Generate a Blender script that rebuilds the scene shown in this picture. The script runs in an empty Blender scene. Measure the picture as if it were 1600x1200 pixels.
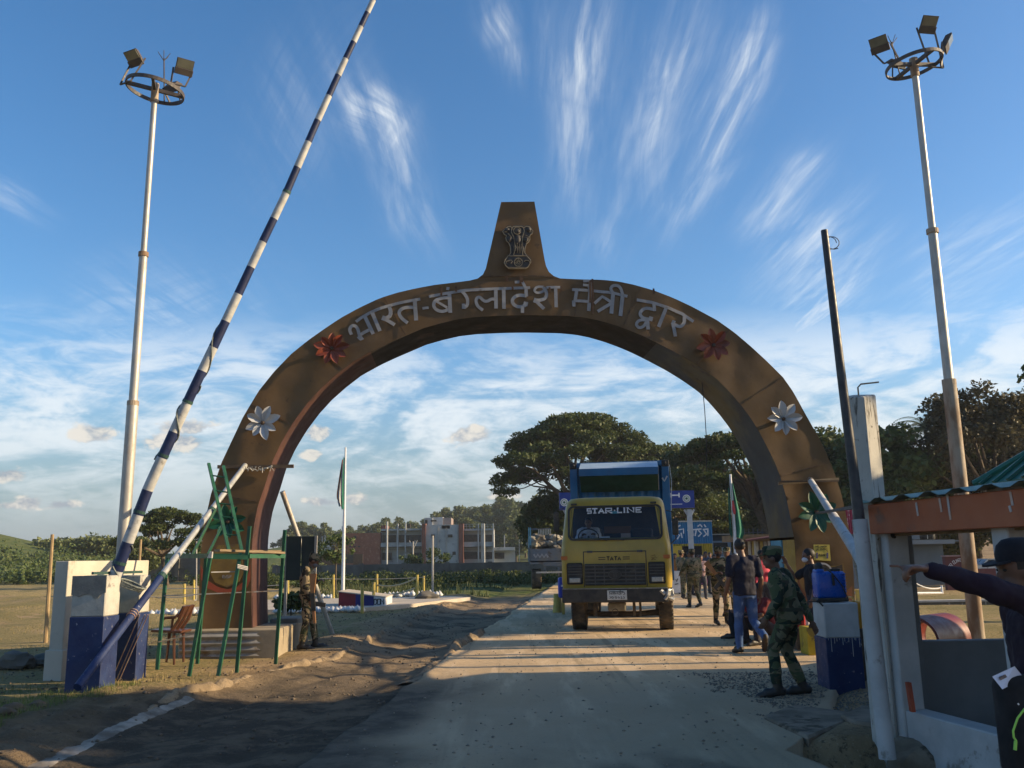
import bpy, bmesh, math, random
import numpy as np
from mathutils import Vector, Matrix, noise as mnoise
random.seed(7); rs = np.random.RandomState(7)
PI = math.pi
scn = bpy.context.scene
col = scn.collection

# ------------------------------------------------------------------ camera
CZ = 1.55
FPX = 1400.0            # focal length in pixels of a 1600 px wide frame
PITCH = math.radians(11.0)
ROLL = 0.017
camd = bpy.data.cameras.new("camera")
cam = bpy.data.objects.new("camera", camd); col.objects.link(cam)
camd.sensor_width = 36.0; camd.lens = 36.0 * FPX / 1600.0
camd.clip_start = 0.05; camd.clip_end = 9000
_f = Vector((0, math.cos(PITCH), math.sin(PITCH)))
_u = Vector((0, -math.sin(PITCH), math.cos(PITCH)))
_r = Vector((1, 0, 0))
# the camera is rolled a little: world up leans left in the frame
_up = (_u * math.cos(ROLL) + _r * math.sin(ROLL)).normalized()
_rt = (_r * math.cos(ROLL) - _u * math.sin(ROLL)).normalized()
m = Matrix.Identity(4)
for i in range(3):
    m[i][0] = _rt[i]; m[i][1] = _up[i]; m[i][2] = -_f[i]
m[0][3], m[1][3], m[2][3] = 0, 0, CZ
cam.matrix_world = m
scn.camera = cam

def ray(px, py):
    return _f + _rt * ((px - 800) / FPX) + _up * ((600 - py) / FPX)
def P(px, py, Y):
    """point in the place seen at that pixel of the photograph at depth Y"""
    d = ray(px, py); return Vector((0, 0, CZ)) + d * (Y / d.y)
def G(px, py, z=0.0):
    d = ray(px, py); return Vector((0, 0, CZ)) + d * ((z - CZ) / d.z)

# ------------------------------------------------------------------ sun and sky
SUN_EL, SUN_AZ = 20.0, -1.0      # degrees; azimuth from +X, negative = toward the camera side
sd = Vector((math.cos(math.radians(SUN_EL)) * math.cos(math.radians(SUN_AZ)),
             math.cos(math.radians(SUN_EL)) * math.sin(math.radians(SUN_AZ)), math.sin(math.radians(SUN_EL))))
sl = bpy.data.lights.new("sun", 'SUN'); sl.energy = 5.0; sl.angle = math.radians(0.53); sl.color = (1.0, 0.77, 0.47)
so = bpy.data.objects.new("sun", sl); col.objects.link(so)
so.rotation_euler = sd.to_track_quat('Z', 'Y').to_euler(); so.location = sd * 200
scn.view_settings.view_transform = 'Standard'
scn.view_settings.look = 'None'
scn.view_settings.gamma = 1.0
scn.view_settings.exposure = 0.75
scn.view_settings.use_curve_mapping = False

world = bpy.data.worlds.new("World"); scn.world = world; world.use_nodes = True
wt = world.node_tree; wt.nodes.clear()
class NB:
    """small node builder"""
    def __init__(s, tree): s.t = tree
    def n(s, typ, **kw):
        nd = s.t.nodes.new(typ)
        for k, v in kw.items(): setattr(nd, k, v)
        return nd
    def put(s, sock, v):
        if v is None: return
        if hasattr(v, 'is_output') or isinstance(v, bpy.types.NodeSocket): s.t.links.new(v, sock)
        else: sock.default_value = v
    def math(s, op, a, b=None, c=None, clamp=False):
        nd = s.n('ShaderNodeMath', operation=op, use_clamp=clamp)
        s.put(nd.inputs[0], a); s.put(nd.inputs[1], b)
        if c is not None: s.put(nd.inputs[2], c)
        return nd.outputs[0]
    def vmath(s, op, a, b=None, scale=None):
        nd = s.n('ShaderNodeVectorMath', operation=op)
        s.put(nd.inputs[0], a); s.put(nd.inputs[1], b)
        if scale is not None: s.put(nd.inputs['Scale'], scale)
        return nd.outputs['Value'] if op in ('LENGTH', 'DOT_PRODUCT', 'DISTANCE') else nd.outputs[0]
    def noise(s, vec, scale, detail=4, rough=0.55, dist=0.0, out='Fac'):
        nd = s.n('ShaderNodeTexNoise'); s.put(nd.inputs['Vector'], vec)
        nd.inputs['Scale'].default_value = scale; nd.inputs['Detail'].default_value = detail
        nd.inputs['Roughness'].default_value = rough; nd.inputs['Distortion'].default_value = dist
        return nd.outputs[out]
    def smooth(s, v, a, b, lo=0.0, hi=1.0):
        nd = s.n('ShaderNodeMapRange', interpolation_type='SMOOTHSTEP')
        s.put(nd.inputs[0], v); nd.inputs[1].default_value = a; nd.inputs[2].default_value = b
        nd.inputs[3].default_value = lo; nd.inputs[4].default_value = hi
        return nd.outputs[0]
    def mix(s, fac, a, b, mode='MIX'):
        nd = s.n('ShaderNodeMix', data_type='RGBA', blend_type=mode)
        s.put(nd.inputs[0], fac); s.put(nd.inputs[6], a if not isinstance(a, tuple) else (*a, 1)[:4])
        s.put(nd.inputs[7], b if not isinstance(b, tuple) else (*b, 1)[:4])
        return nd.outputs[2]
    def comb(s, x, y, z=0.0):
        nd = s.n('ShaderNodeCombineXYZ'); s.put(nd.inputs[0], x); s.put(nd.inputs[1], y); s.put(nd.inputs[2], z)
        return nd.outputs[0]

W = NB(wt)
sky = W.n('ShaderNodeTexSky', sky_type='NISHITA')
sky.sun_disc = False; sky.sun_elevation = math.radians(SUN_EL)
sky.sun_rotation = math.radians(90 - SUN_AZ); sky.altitude = 50
sky.air_density = 1.0; sky.dust_density = 1.0; sky.ozone_density = 3.0
tc = W.n('ShaderNodeTexCoord')
sep = W.n('ShaderNodeSeparateXYZ'); wt.links.new(tc.outputs['Generated'], sep.inputs[0])
dx, dy, dz = sep.outputs
zc = W.math('MAXIMUM', dz, 0.03)
uu = W.math('DIVIDE', dx, zc); vv = W.math('DIVIDE', dy, zc)
az = W.math('ARCTAN2', dx, dy); el = W.math('ARCSINE', dz)
def azel(px, py):
    d = ray(px, py).normalized(); return math.atan2(d.x, d.y), math.asin(d.z)
warp = W.noise(W.comb(W.math('MULTIPLY', az, 1.0), el), 5.0, 2, 0.4, 0, 'Color')
warp = W.vmath('SCALE', W.vmath('SUBTRACT', warp, (0.5, 0.5, 0.5)), None, 0.10)
q = W.vmath('ADD', W.comb(az, el, 0.0), warp)
# fibres: noise on the cloud plane stretched along the wind
streak = W.noise(W.comb(W.math('MULTIPLY', uu, 5.5), W.math('MULTIPLY', vv, 0.7)), 1.6, 6, 0.62, 0.5)
fine = W.noise(W.comb(W.math('MULTIPLY', uu, 16.0), W.math('MULTIPLY', vv, 1.6)), 1.5, 5, 0.6, 0.3)
fib = W.smooth(W.math('ADD', W.math('MULTIPLY', streak, 0.6), W.math('MULTIPLY', fine, 0.4)), 0.40, 0.64)
# group: soft distance to a segment
gw = bpy.data.node_groups.new('wisp', 'ShaderNodeTree')
for nm, ty in (('Q', 'NodeSocketVector'), ('A', 'NodeSocketVector'), ('B', 'NodeSocketVector'), ('Width', 'NodeSocketFloat'), ('Strength', 'NodeSocketFloat')):
    gw.interface.new_socket(nm, in_out='INPUT', socket_type=ty)
gw.interface.new_socket('Mask', in_out='OUTPUT', socket_type='NodeSocketFloat')
g = NB(gw); gi = g.n('NodeGroupInput'); go = g.n('NodeGroupOutput')
pa = g.vmath('SUBTRACT', gi.outputs['Q'], gi.outputs['A']); ba = g.vmath('SUBTRACT', gi.outputs['B'], gi.outputs['A'])
tr_ = g.math('DIVIDE', g.vmath('DOT_PRODUCT', pa, ba), g.vmath('DOT_PRODUCT', ba, ba)); tt = g.math('MAXIMUM', g.math('MINIMUM', tr_, 1.0), 0.0)
bl = g.vmath('LENGTH', ba); perp = g.math('DIVIDE', g.vmath('DOT_PRODUCT', g.vmath('CROSS_PRODUCT', ba, pa), (0, 0, 1)), bl); along_ = g.math('MULTIPLY', tr_, bl)
bend = g.noise(g.comb(g.math('MULTIPLY', along_, 3.5), 0.0, gi.outputs['Width']), 1.0, 2, .5)
str_ = g.noise(g.comb(g.math('MULTIPLY', along_, 4.5), g.math('MULTIPLY', g.math('ADD', perp, g.math('MULTIPLY', bend, 0.09)), 105.0), gi.outputs['Strength']), 1.0, 4, .68)
ds = g.vmath('LENGTH', g.vmath('SUBTRACT', pa, g.vmath('SCALE', ba, None, tt)))
rr = g.math('DIVIDE', ds, gi.outputs['Width'])
mk = g.math('POWER', 2.718, g.math('MULTIPLY', g.math('MULTIPLY', rr, rr), -1.0))
taper = g.math('ADD', 0.35, g.math('MULTIPLY', g.math('MULTIPLY', tt, g.math('SUBTRACT', 1.0, tt)), 2.6))
gw.links.new(g.math('MULTIPLY', g.math('MULTIPLY', g.math('MULTIPLY', mk, taper), gi.outputs['Strength']), g.smooth(str_, .28, .74, .38, 1.15)), go.inputs[0])
def wisp(a, b, width, st):
    nd = W.n('ShaderNodeGroup'); nd.node_tree = gw
    wt.links.new(q, nd.inputs['Q'])
    nd.inputs['A'].default_value = (*azel(*a), 0); nd.inputs['B'].default_value = (*azel(*b), 0)
    nd.inputs['Width'].default_value = width; nd.inputs['Strength'].default_value = st
    return nd.outputs[0]
tot = None
for a, b, w_, s_ in (
    ((565, 130), (610, 200), .016, .95), ((612, 185), (618, 330), .013, .5), ((620, 300), (665, 380), .014, .3),
    ((640, 190), (600, 240), .008, .5),
    ((762, -20), (790, 60), .014, .6), ((800, 50), (806, 130), .009, .45),
    ((915, -30), (893, 150), .020, .85), ((893, 150), (878, 310), .013, .55),
    ((1090, -30), (1030, 160), .020, .55), ((1035, 60), (1005, 290), .016, .55),
    ((1190, 20), (1160, 120), .014, .95), ((1175, 110), (1100, 250), .014, .7), ((1110, 220), (1030, 350), .016, .5),
    ((965, 200), (940, 340), .012, .35), ((945, 330), (920, 400), .012, .25),
    ((1300, 185), (1230, 270), .010, .75), ((1235, 265), (1160, 360), .012, .5),
    ((1310, 310), (1180, 450), .022, .45), ((1390, 370), (1200, 545), .016, .7), ((1330, 300), (1290, 370), .014, .45),
    ((0, 295), (90, 345), .012, .4), ((1620, 350), (1440, 440), .014, .4), ((530, 60), (420, 260), .03, .16),
    ((350, 500), (120, 560), .03, .4), ((1450, 480), (1620, 470), .03, .2)):
    w1 = wisp(a, b, w_ * 1.6, s_ * .88)
    tot = w1 if tot is None else W.math('ADD', tot, w1)
tot = W.math('MULTIPLY', tot, W.math('ADD', 0.18, W.math('MULTIPLY', fib, 1.05)), clamp=True)
# low bank of torn altocumulus
low = W.noise(W.comb(W.math('MULTIPLY', az, 1.0), W.math('MULTIPLY', el, 2.6)), 5.2, 7, 0.60, 0.9)
rip = W.noise(W.comb(W.math('MULTIPLY', az, 2.0), W.math('MULTIPLY', el, 6.5)), 11.0, 6, 0.62, 0.6)
lowm = W.smooth(W.math('ADD', W.math('MULTIPLY', low, 0.7), W.math('MULTIPLY', rip, 0.3)), 0.40, 0.60)
eband = W.math('MULTIPLY', W.smooth(el, 0.28, 0.18), W.smooth(el, 0.0, 0.14, 0.04, 1.0))
lowm = W.math('MULTIPLY', lowm, W.math('MULTIPLY', eband, 0.85))
cir = W.math('MAXIMUM', tot, lowm)
# small cumulus puffs near the horizon
gp = bpy.data.node_groups.new('puff', 'ShaderNodeTree')
for nm, ty in (('Q', 'NodeSocketVector'), ('C', 'NodeSocketVector'), ('R', 'NodeSocketVector'), ('Nz', 'NodeSocketFloat')):
    gp.interface.new_socket(nm, in_out='INPUT', socket_type=ty)
gp.interface.new_socket('Mask', in_out='OUTPUT', socket_type='NodeSocketFloat')
g = NB(gp); gi = g.n('NodeGroupInput'); go = g.n('NodeGroupOutput')
dd = g.vmath('LENGTH', g.vmath('DIVIDE', g.vmath('SUBTRACT', gi.outputs['Q'], gi.outputs['C']), gi.outputs['R']))
v_ = g.math('ADD', g.math('SUBTRACT', 1.0, dd), g.math('MULTIPLY', g.math('SUBTRACT', gi.outputs['Nz'], 0.5), 2.6))
gp.links.new(g.smooth(v_, 0.05, 0.55), go.inputs[0])
pn = W.noise(W.comb(az, W.math('MULTIPLY', el, 1.5)), 38.0, 6, 0.62, 0.3)
puffs = None; pshade = None
for cx, cy, rx, ry in ((145, 678, 34, 17), (290, 668, 52, 14), (275, 690, 55, 16), (735, 680, 45, 20), (497, 676, 22, 14), (488, 711, 18, 9),
                       (555, 780, 24, 10), (503, 784, 36, 9), (15, 742, 26, 12), (45, 786, 22, 12), (95, 788, 30, 9), (790, 775, 36, 9), (20, 790, 22, 6)):
    a0, e0 = azel(cx, cy)
    nd = W.n('ShaderNodeGroup'); nd.node_tree = gp; wt.links.new(W.comb(az, el, 0.0), nd.inputs['Q'])
    nd.inputs['C'].default_value = (a0, e0, 0); nd.inputs['R'].default_value = (rx / FPX, ry / FPX, 1)
    wt.links.new(pn, nd.inputs['Nz'])
    puffs = nd.outputs[0] if puffs is None else W.math('MAXIMUM', puffs, nd.outputs[0])
skyc = W.n('ShaderNodeHueSaturation'); skyc.inputs['Saturation'].default_value = 1.22
wt.links.new(sky.outputs[0], skyc.inputs['Color'])
skcol = skyc.outputs[0]
# a thin whitish veil towards the horizon
veil = W.smooth(el, 0.24, 0.0, 0.0, 0.90)
skcol = W.mix(veil, skcol, (1.30, 1.72, 1.98))
c1 = W.mix(W.math('MULTIPLY', cir, 0.88, clamp=True), skcol, (4.9, 5.15, 5.3))
pc = W.mix(W.smooth(pn, 0.42, 0.62), (1.9, 2.15, 2.5), (4.5, 4.2, 3.7))
c2 = W.mix(W.math('MULTIPLY', puffs, 0.85), c1, pc)
bg = W.n('ShaderNodeBackground'); wt.links.new(c2, bg.inputs[0]); bg.inputs[1].default_value = 0.117
wo = W.n('ShaderNodeOutputWorld'); wt.links.new(bg.outputs[0], wo.inputs[0])

# ------------------------------------------------------------------ object helpers
def settag(o, label=None, cat=None, group=None, kind=None):
    if label: o['label'] = label
    if cat: o['category'] = cat
    if group: o['group'] = group
    if kind: o['kind'] = kind
    return o
ORG = {}
def thing(name, label, cat, loc=(0, 0, 0), group=None, rz=0.0):
    """an Empty at the thing's base; parts given in world coordinates are shifted to it"""
    o = bpy.data.objects.new(name, None); col.objects.link(o)
    o.location = loc; o.rotation_euler = (0, 0, rz); o.empty_display_size = 0.2
    return settag(o, label, cat, group)
def frame_of(o):
    m = Matrix.Translation(o.location) @ o.rotation_euler.to_matrix().to_4x4()
    return m if o.parent is None else frame_of(o.parent) @ m
def dup(root, loc=None, rz=None, label=None, group=None, scale=None):
    r = root.copy(); col.objects.link(r)
    if loc is not None: r.location = loc
    if rz is not None: r.rotation_euler = (0, 0, rz)
    if scale is not None: r.scale = scale if hasattr(scale, '__len__') else (scale,) * 3
    if label: r['label'] = label
    if group: r['group'] = group
    for ch in list(root.children):
        c = ch.copy(); col.objects.link(c); c.parent = r
        for gch in list(ch.children):
            d = gch.copy(); col.objects.link(d); d.parent = c
    return r

def ortho(d):
    d = d.normalized(); a = Vector((0, 0, 1)) if abs(d.z) < 0.95 else Vector((1, 0, 0))
    x = d.cross(a).normalized(); y = x.cross(d).normalized(); return x, y
class MB:
    def __init__(s): s.v = []; s.f = []; s.fm = []; s.mi = 0
    def _add(s, vs, fs):
        b = len(s.v); s.v += [tuple(v) for v in vs]; s.f += [tuple(i + b for i in f) for f in fs]; s.fm += [s.mi] * len(fs); return s
    def box(s, c, size, rot=None, taper=1.0):
        c = Vector(c); hx, hy, hz = size[0] / 2, size[1] / 2, size[2] / 2
        vs = []
        for z in (-hz, hz):
            k = taper if z > 0 else 1.0
            for x, y in ((-hx, -hy), (hx, -hy), (hx, hy), (-hx, hy)):
                v = Vector((x * k, y * k, z))
                if rot is not None: v = rot @ v
                vs.append(c + v)
        return s._add(vs, [(3, 2, 1, 0), (4, 5, 6, 7), (0, 1, 5, 4), (1, 2, 6, 5), (2, 3, 7, 6), (3, 0, 4, 7)])
    def rbox(s, c, size, bev=0.02, rot=None, n=2):
        """box with rounded edges"""
        bm = bmesh.new(); bmesh.ops.create_cube(bm, size=1.0)
        for v in bm.verts: v.co = Vector((v.co.x * size[0], v.co.y * size[1], v.co.z * size[2]))
        bmesh.ops.bevel(bm, geom=list(bm.edges), offset=bev, segments=n, affect='EDGES', profile=0.5)
        bm.verts.ensure_lookup_table(); c = Vector(c)
        vs = [c + (rot @ v.co if rot is not None else v.co) for v in bm.verts]
        fs = [[v.index for v in f.verts] for f in bm.faces]; bm.free()
        return s._add(vs, fs)
    def beam(s, a, b, w, h=None, up=None):
        a = Vector(a); b = Vector(b); d = (b - a); h = h or w
        x, y = ortho(d)
        if up is not None:
            x = d.cross(Vector(up)).normalized(); y = x.cross(d).normalized()
        vs = []
        for p in (a, b):
            for i, j in ((-1, -1), (1, -1), (1, 1), (-1, 1)): vs.append(p + x * (i * w / 2) + y * (j * h / 2))
        return s._add(vs, [(3, 2, 1, 0), (4, 5, 6, 7), (0, 1, 5, 4), (1, 2, 6, 5), (2, 3, 7, 6), (3, 0, 4, 7)])
    def tube(s, pts, rad, n=10, caps=True, round_ends=False):
        pts = [Vector(p) for p in pts]
        if not hasattr(rad, '__len__'): rad = [rad] * len(pts)
        rad = list(rad)
        if round_ends:
            d0 = (pts[0] - pts[1]).normalized(); d1 = (pts[-1] - pts[-2]).normalized()
            r0, r1 = rad[0], rad[-1]
            pts = [pts[0] + d0 * r0 * k for k in (0.97, 0.72, 0.38)] + pts + [pts[-1] + d1 * r1 * k for k in (0.38, 0.72, 0.97)]
            rad = [r0 * k for k in (0.25, 0.69, 0.92)] + rad + [r1 * k for k in (0.92, 0.69, 0.25)]
        vs = []; px = None
        for i, p in enumerate(pts):
            d = (pts[min(i + 1, len(pts) - 1)] - pts[max(i - 1, 0)])
            if d.length < 1e-9: d = Vector((0, 0, 1))
            d.normalize()
            if px is None: px, py = ortho(d)
            else:
                px = (px - d * px.dot(d))
                if px.length < 1e-6: px, _ = ortho(d)
                px.normalize(); py = px.cross(d)
            for k in range(n):
                a = 2 * PI * k / n; vs.append(p + (px * math.cos(a) + py * math.sin(a)) * rad[i])
        fs = []
        for i in range(len(pts) - 1):
            for k in range(n):
                k2 = (k + 1) % n; fs.append((i * n + k, i * n + k2, (i + 1) * n + k2, (i + 1) * n + k))
        if caps:
            fs.append(tuple(range(n - 1, -1, -1))); fs.append(tuple((len(pts) - 1) * n + k for k in range(n)))
        return s._add(vs, fs)
    def ell(s, c, r, rot=None, nu=14, nv=9):
        c = Vector(c); vs = [c + (rot @ Vector((0, 0, r[2])) if rot is not None else Vector((0, 0, r[2])))]
        for j in range(1, nv):
            t = PI * j / nv
            for i in range(nu):
                a = 2 * PI * i / nu
                v = Vector((r[0] * math.sin(t) * math.cos(a), r[1] * math.sin(t) * math.sin(a), r[2] * math.cos(t)))
                vs.append(c + (rot @ v if rot is not None else v))
        v = Vector((0, 0, -r[2])); vs.append(c + (rot @ v if rot is not None else v))
        fs = [(0, 1 + i, 1 + (i + 1) % nu) for i in range(nu)]
        for j in range(nv - 2):
            for i in range(nu):
                a = 1 + j * nu; fs.append((a + i, a + nu + i, a + nu + (i + 1) % nu, a + (i + 1) % nu))
        l = len(vs) - 1; a = 1 + (nv - 2) * nu
        fs += [(l, a + (i + 1) % nu, a + i) for i in range(nu)]
        return s._add(vs, fs)
    def prism(s, poly, n, d):
        """poly: 3D points of a flat outline, extruded by d along n"""
        poly = [Vector(p) for p in poly]; n = Vector(n).normalized() * d; k = len(poly)
        return s._add(poly + [p + n for p in poly], [tuple(range(k - 1, -1, -1)), tuple(range(k, 2 * k))] +
                      [(i, (i + 1) % k, k + (i + 1) % k, k + i) for i in range(k)])
    def quad(s, *p): return s._add(p, [tuple(range(len(p)))])
    def lathe(s, c, prof, n=20, axis=None):
        """prof: (r, z) pairs from bottom to top"""
        c = Vector(c); R = Vector((0, 0, 1)).rotation_difference(Vector(axis)).to_matrix() if axis is not None else Matrix.Identity(3)
        vs = []
        for r, z in prof:
            for k in range(n):
                a = 2 * PI * k / n; vs.append(c + R @ Vector((r * math.cos(a), r * math.sin(a), z)))
        fs = []
        for i in range(len(prof) - 1):
            for k in range(n): fs.append((i * n + k, i * n + (k + 1) % n, (i + 1) * n + (k + 1) % n, (i + 1) * n + k))
        fs.append(tuple(range(n - 1, -1, -1))); fs.append(tuple((len(prof) - 1) * n + k for k in range(n)))
        return s._add(vs, fs)
    def stroke(s, pts, w, n, d, z0=0.0):
        """flat painted / cut-out stroke of width w along pts, lying on a surface with normal n, d thick"""
        pts = [Vector(p) for p in pts]; n = Vector(n).normalized()
        L, R = [], []
        for i, p in enumerate(pts):
            if i == 0: t = pts[1] - pts[0]
            elif i == len(pts) - 1: t = pts[-1] - pts[-2]
            else: t = (pts[i + 1] - pts[i]).normalized() + (pts[i] - pts[i - 1]).normalized()
            t.normalize(); sd_ = t.cross(n).normalized() * (w / 2)
            L.append(p + sd_ + n * z0); R.append(p - sd_ + n * z0)
        for i in range(len(pts) - 1):
            a, b, c, e = L[i], L[i + 1], R[i + 1], R[i]
            s._add([a, b, c, e, a + n * d, b + n * d, c + n * d, e + n * d],
                   [(4, 7, 6, 5), (0, 4, 5, 1), (3, 2, 6, 7), (0, 3, 7, 4), (1, 5, 6, 2)])
        return s
    def build(s, name, mat, parent=None, smooth=False, bev=0.0, ang=40):
        me = bpy.data.meshes.new(name); vs = s.v
        if parent is not None and getattr(s, 'world', True):
            inv = frame_of(parent).inverted(); vs = [tuple(inv @ Vector(v)) for v in vs]
        me.from_pydata(vs, [], s.f); me.update()
        mats = mat if isinstance(mat, (list, tuple)) else [mat]
        for mm in mats: me.materials.append(mm)
        if len(mats) > 1: me.polygons.foreach_set('material_index', s.fm)
        bm = bmesh.new(); bm.from_mesh(me)
        if bev: bmesh.ops.bevel(bm, geom=[e for e in bm.edges if len(e.link_faces) == 2 and e.calc_face_angle(0) > 0.6], offset=bev, segments=1, affect='EDGES')
        bmesh.ops.recalc_face_normals(bm, faces=bm.faces); bm.to_mesh(me); bm.free()
        if smooth:
            me.polygons.foreach_set('use_smooth', [True] * len(me.polygons)); 
            try: me.set_sharp_from_angle(angle=math.radians(ang))
            except Exception: pass
        o = bpy.data.objects.new(name, me); col.objects.link(o)
        if parent is not None: o.parent = parent
        return o
def np_mesh(name, verts, faces, mat, parent=None, smooth=False):
    """fast mesh from numpy arrays; faces (n, k)"""
    me = bpy.data.meshes.new(name); n, k = faces.shape
    me.vertices.add(len(verts)); me.vertices.foreach_set('co', verts.astype(np.float32).ravel())
    me.loops.add(n * k); me.loops.foreach_set('vertex_index', faces.astype(np.int32).ravel())
    me.polygons.add(n); me.polygons.foreach_set('loop_start', np.arange(0, n * k, k, dtype=np.int32))
    try: me.polygons.foreach_set('loop_total', np.full(n, k, dtype=np.int32))
    except Exception: pass
    if smooth: me.polygons.foreach_set('use_smooth', np.ones(n, dtype=bool))
    me.update(calc_edges=True); me.validate()
    me.materials.append(mat)
    o = bpy.data.objects.new(name, me); col.objects.link(o)
    if parent is not None: o.parent = parent
    return o
def cop(*names_then):
    pass

# ------------------------------------------------------------------ materials
MATS = {}
def M(name, c1, c2=None, scale=3.0, rough=0.75, bump=0.0, bscale=None, metal=0.0, c3=None, s3=1.2, t3=(0.55, 0.62), spec=0.4,
      stretch=(1, 1, 1), detail=6, contrast=(0.35, 0.65), coat=0.0, bdist=0.01, c4=None, s4=9.0, t4=(0.6, 0.68), stretch3=None):
    if name in MATS: return MATS[name]
    mt = bpy.data.materials.new(name); mt.use_nodes = True; t = mt.node_tree; b = NB(t)
    pr = t.nodes['Principled BSDF']
    pr.inputs['Roughness'].default_value = rough; pr.inputs['Metallic'].default_value = metal
    pr.inputs['Specular IOR Level'].default_value = spec
    if coat: pr.inputs['Coat Weight'].default_value = coat
    tcn = b.n('ShaderNodeTexCoord'); ob = tcn.outputs['Object']
    vec = ob
    if stretch != (1, 1, 1): vec = b.vmath('MULTIPLY', ob, stretch)
    colr = (*c1, 1)
    if c2 is not None:
        nz = b.noise(vec, scale, detail, 0.6)
        colr = b.mix(b.smooth(nz, *contrast), c1, c2)
    if c3 is not None:
        v3 = b.vmath('MULTIPLY', ob, stretch3) if stretch3 else vec
        nz3 = b.noise(b.vmath('ADD', v3, (13.1, 7.7, 3.3)), s3, 7, 0.65)
        colr = b.mix(b.smooth(nz3, *t3), colr, c3)
    if c4 is not None:
        nz4 = b.noise(b.vmath('ADD', ob, (3.1, 17.7, 23.3)), s4, 5, 0.7)
        colr = b.mix(b.smooth(nz4, *t4), colr, c4)
    if isinstance(colr, tuple): pr.inputs['Base Color'].default_value = colr
    else: t.links.new(colr, pr.inputs['Base Color'])
    if c2 is not None:
        rn = b.noise(ob, scale * 2.3, 4, 0.6)
        t.links.new(b.smooth(rn, 0.3, 0.7, max(rough - 0.1, 0.03), min(rough + 0.12, 1)), pr.inputs['Roughness'])
    if bump:
        bn = b.n('ShaderNodeBump'); bn.inputs['Strength'].default_value = bump; bn.inputs['Distance'].default_value = bdist
        t.links.new(b.noise(vec, bscale or scale * 4, 6, 0.65), bn.inputs['Height'])
        t.links.new(bn.outputs[0], pr.inputs['Normal'])
    mt.diffuse_color = (*c1, 1)
    MATS[name] = mt; return mt
def camo(name, cols, scale=7.0):
    mt = bpy.data.materials.new(name); mt.use_nodes = True; t = mt.node_tree; b = NB(t)
    pr = t.nodes['Principled BSDF']; pr.inputs['Roughness'].default_value = 0.9; pr.inputs['Specular IOR Level'].default_value = 0.15
    ob = b.n('ShaderNodeTexCoord').outputs['Object']
    c = (*cols[0], 1)
    for i, (cc, th) in enumerate(zip(cols[1:], (0.50, 0.55, 0.60))):
        nz = b.noise(b.vmath('MULTIPLY', b.vmath('ADD', ob, (5.3 * i, 2.1 * i, 9.7 * i)), (1.0, 1.0, 1.35)), scale * (1 + 0.12 * i), 2.2, 0.5, 0.8)
        c = b.mix(b.smooth(nz, th, th + 0.012), c, cc)
    t.links.new(c, pr.inputs['Base Color'])
    bn = b.n('ShaderNodeBump'); bn.inputs['Strength'].default_value = 0.35; bn.inputs['Distance'].default_value = 0.02
    t.links.new(b.noise(b.vmath('MULTIPLY', ob, (1.3, 1.3, 0.8)), 14, 4, 0.6), bn.inputs['Height']); t.links.new(bn.outputs[0], pr.inputs['Normal'])
    MATS[name] = mt; return mt
def leafmat(name, c1, c2, c3=None, trans=0.25):
    mt = bpy.data.materials.new(name); mt.use_nodes = True; t = mt.node_tree; b = NB(t)
    pr = t.nodes['Principled BSDF']; pr.inputs['Roughness'].default_value = 0.6; pr.inputs['Specular IOR Level'].default_value = 0.3
    geo = b.n('ShaderNodeNewGeometry')
    ri = geo.outputs['Random Per Island']
    ob = b.n('ShaderNodeTexCoord').outputs['Object']
    c = b.mix(b.smooth(b.noise(ob, 0.5, 3), 0.35, 0.65), c1, c2)
    c = b.mix(b.math('MULTIPLY', ri, 0.6), c, c3 or tuple(min(x * 1.7, 1) for x in c2))
    t.links.new(c, pr.inputs['Base Color'])
    tr = b.n('ShaderNodeBsdfTranslucent'); t.links.new(c, tr.inputs[0])
    mx = b.n('ShaderNodeMixShader'); mx.inputs[0].default_value = trans
    t.links.new(pr.outputs[0], mx.inputs[1]); t.links.new(tr.outputs[0], mx.inputs[2])
    t.links.new(mx.outputs[0], t.nodes['Material Output'].inputs[0])
    MATS[name] = mt; return mt

# numpy value noise
def _hash(ix, iy, seed):
    h = (ix.astype(np.int64) * 374761393 + iy.astype(np.int64) * 668265263 + seed * 982451653) & 0xFFFFFFFF
    h = ((h ^ (h >> 13)) * 1274126177) & 0xFFFFFFFF
    return ((h ^ (h >> 16)) & 0xFFFF) / 65535.0
def vnoise(x, y, seed=0):
    ix = np.floor(x); iy = np.floor(y); fx = x - ix; fy = y - iy
    fx = fx * fx * (3 - 2 * fx); fy = fy * fy * (3 - 2 * fy)
    a = _hash(ix, iy, seed); b = _hash(ix + 1, iy, seed); c = _hash(ix, iy + 1, seed); d = _hash(ix + 1, iy + 1, seed)
    return (a * (1 - fx) + b * fx) * (1 - fy) + (c * (1 - fx) + d * fx) * fy
def fbm(x, y, seed=0, oct=4):
    x = np.asarray(x, dtype=float); y = np.asarray(y, dtype=float)
    s = np.zeros(np.broadcast(x, y).shape); a = 0.5
    for o in range(oct):
        s = s + a * vnoise(x * 2 ** o, y * 2 ** o, seed + o); a *= 0.5
    return s / (1 - 0.5 ** oct) - 0.5      # about -0.5..0.5
def sstep(x, a, b):
    t = np.clip((x - a) / (b - a), 0, 1); return t * t * (3 - 2 * t)
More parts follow.
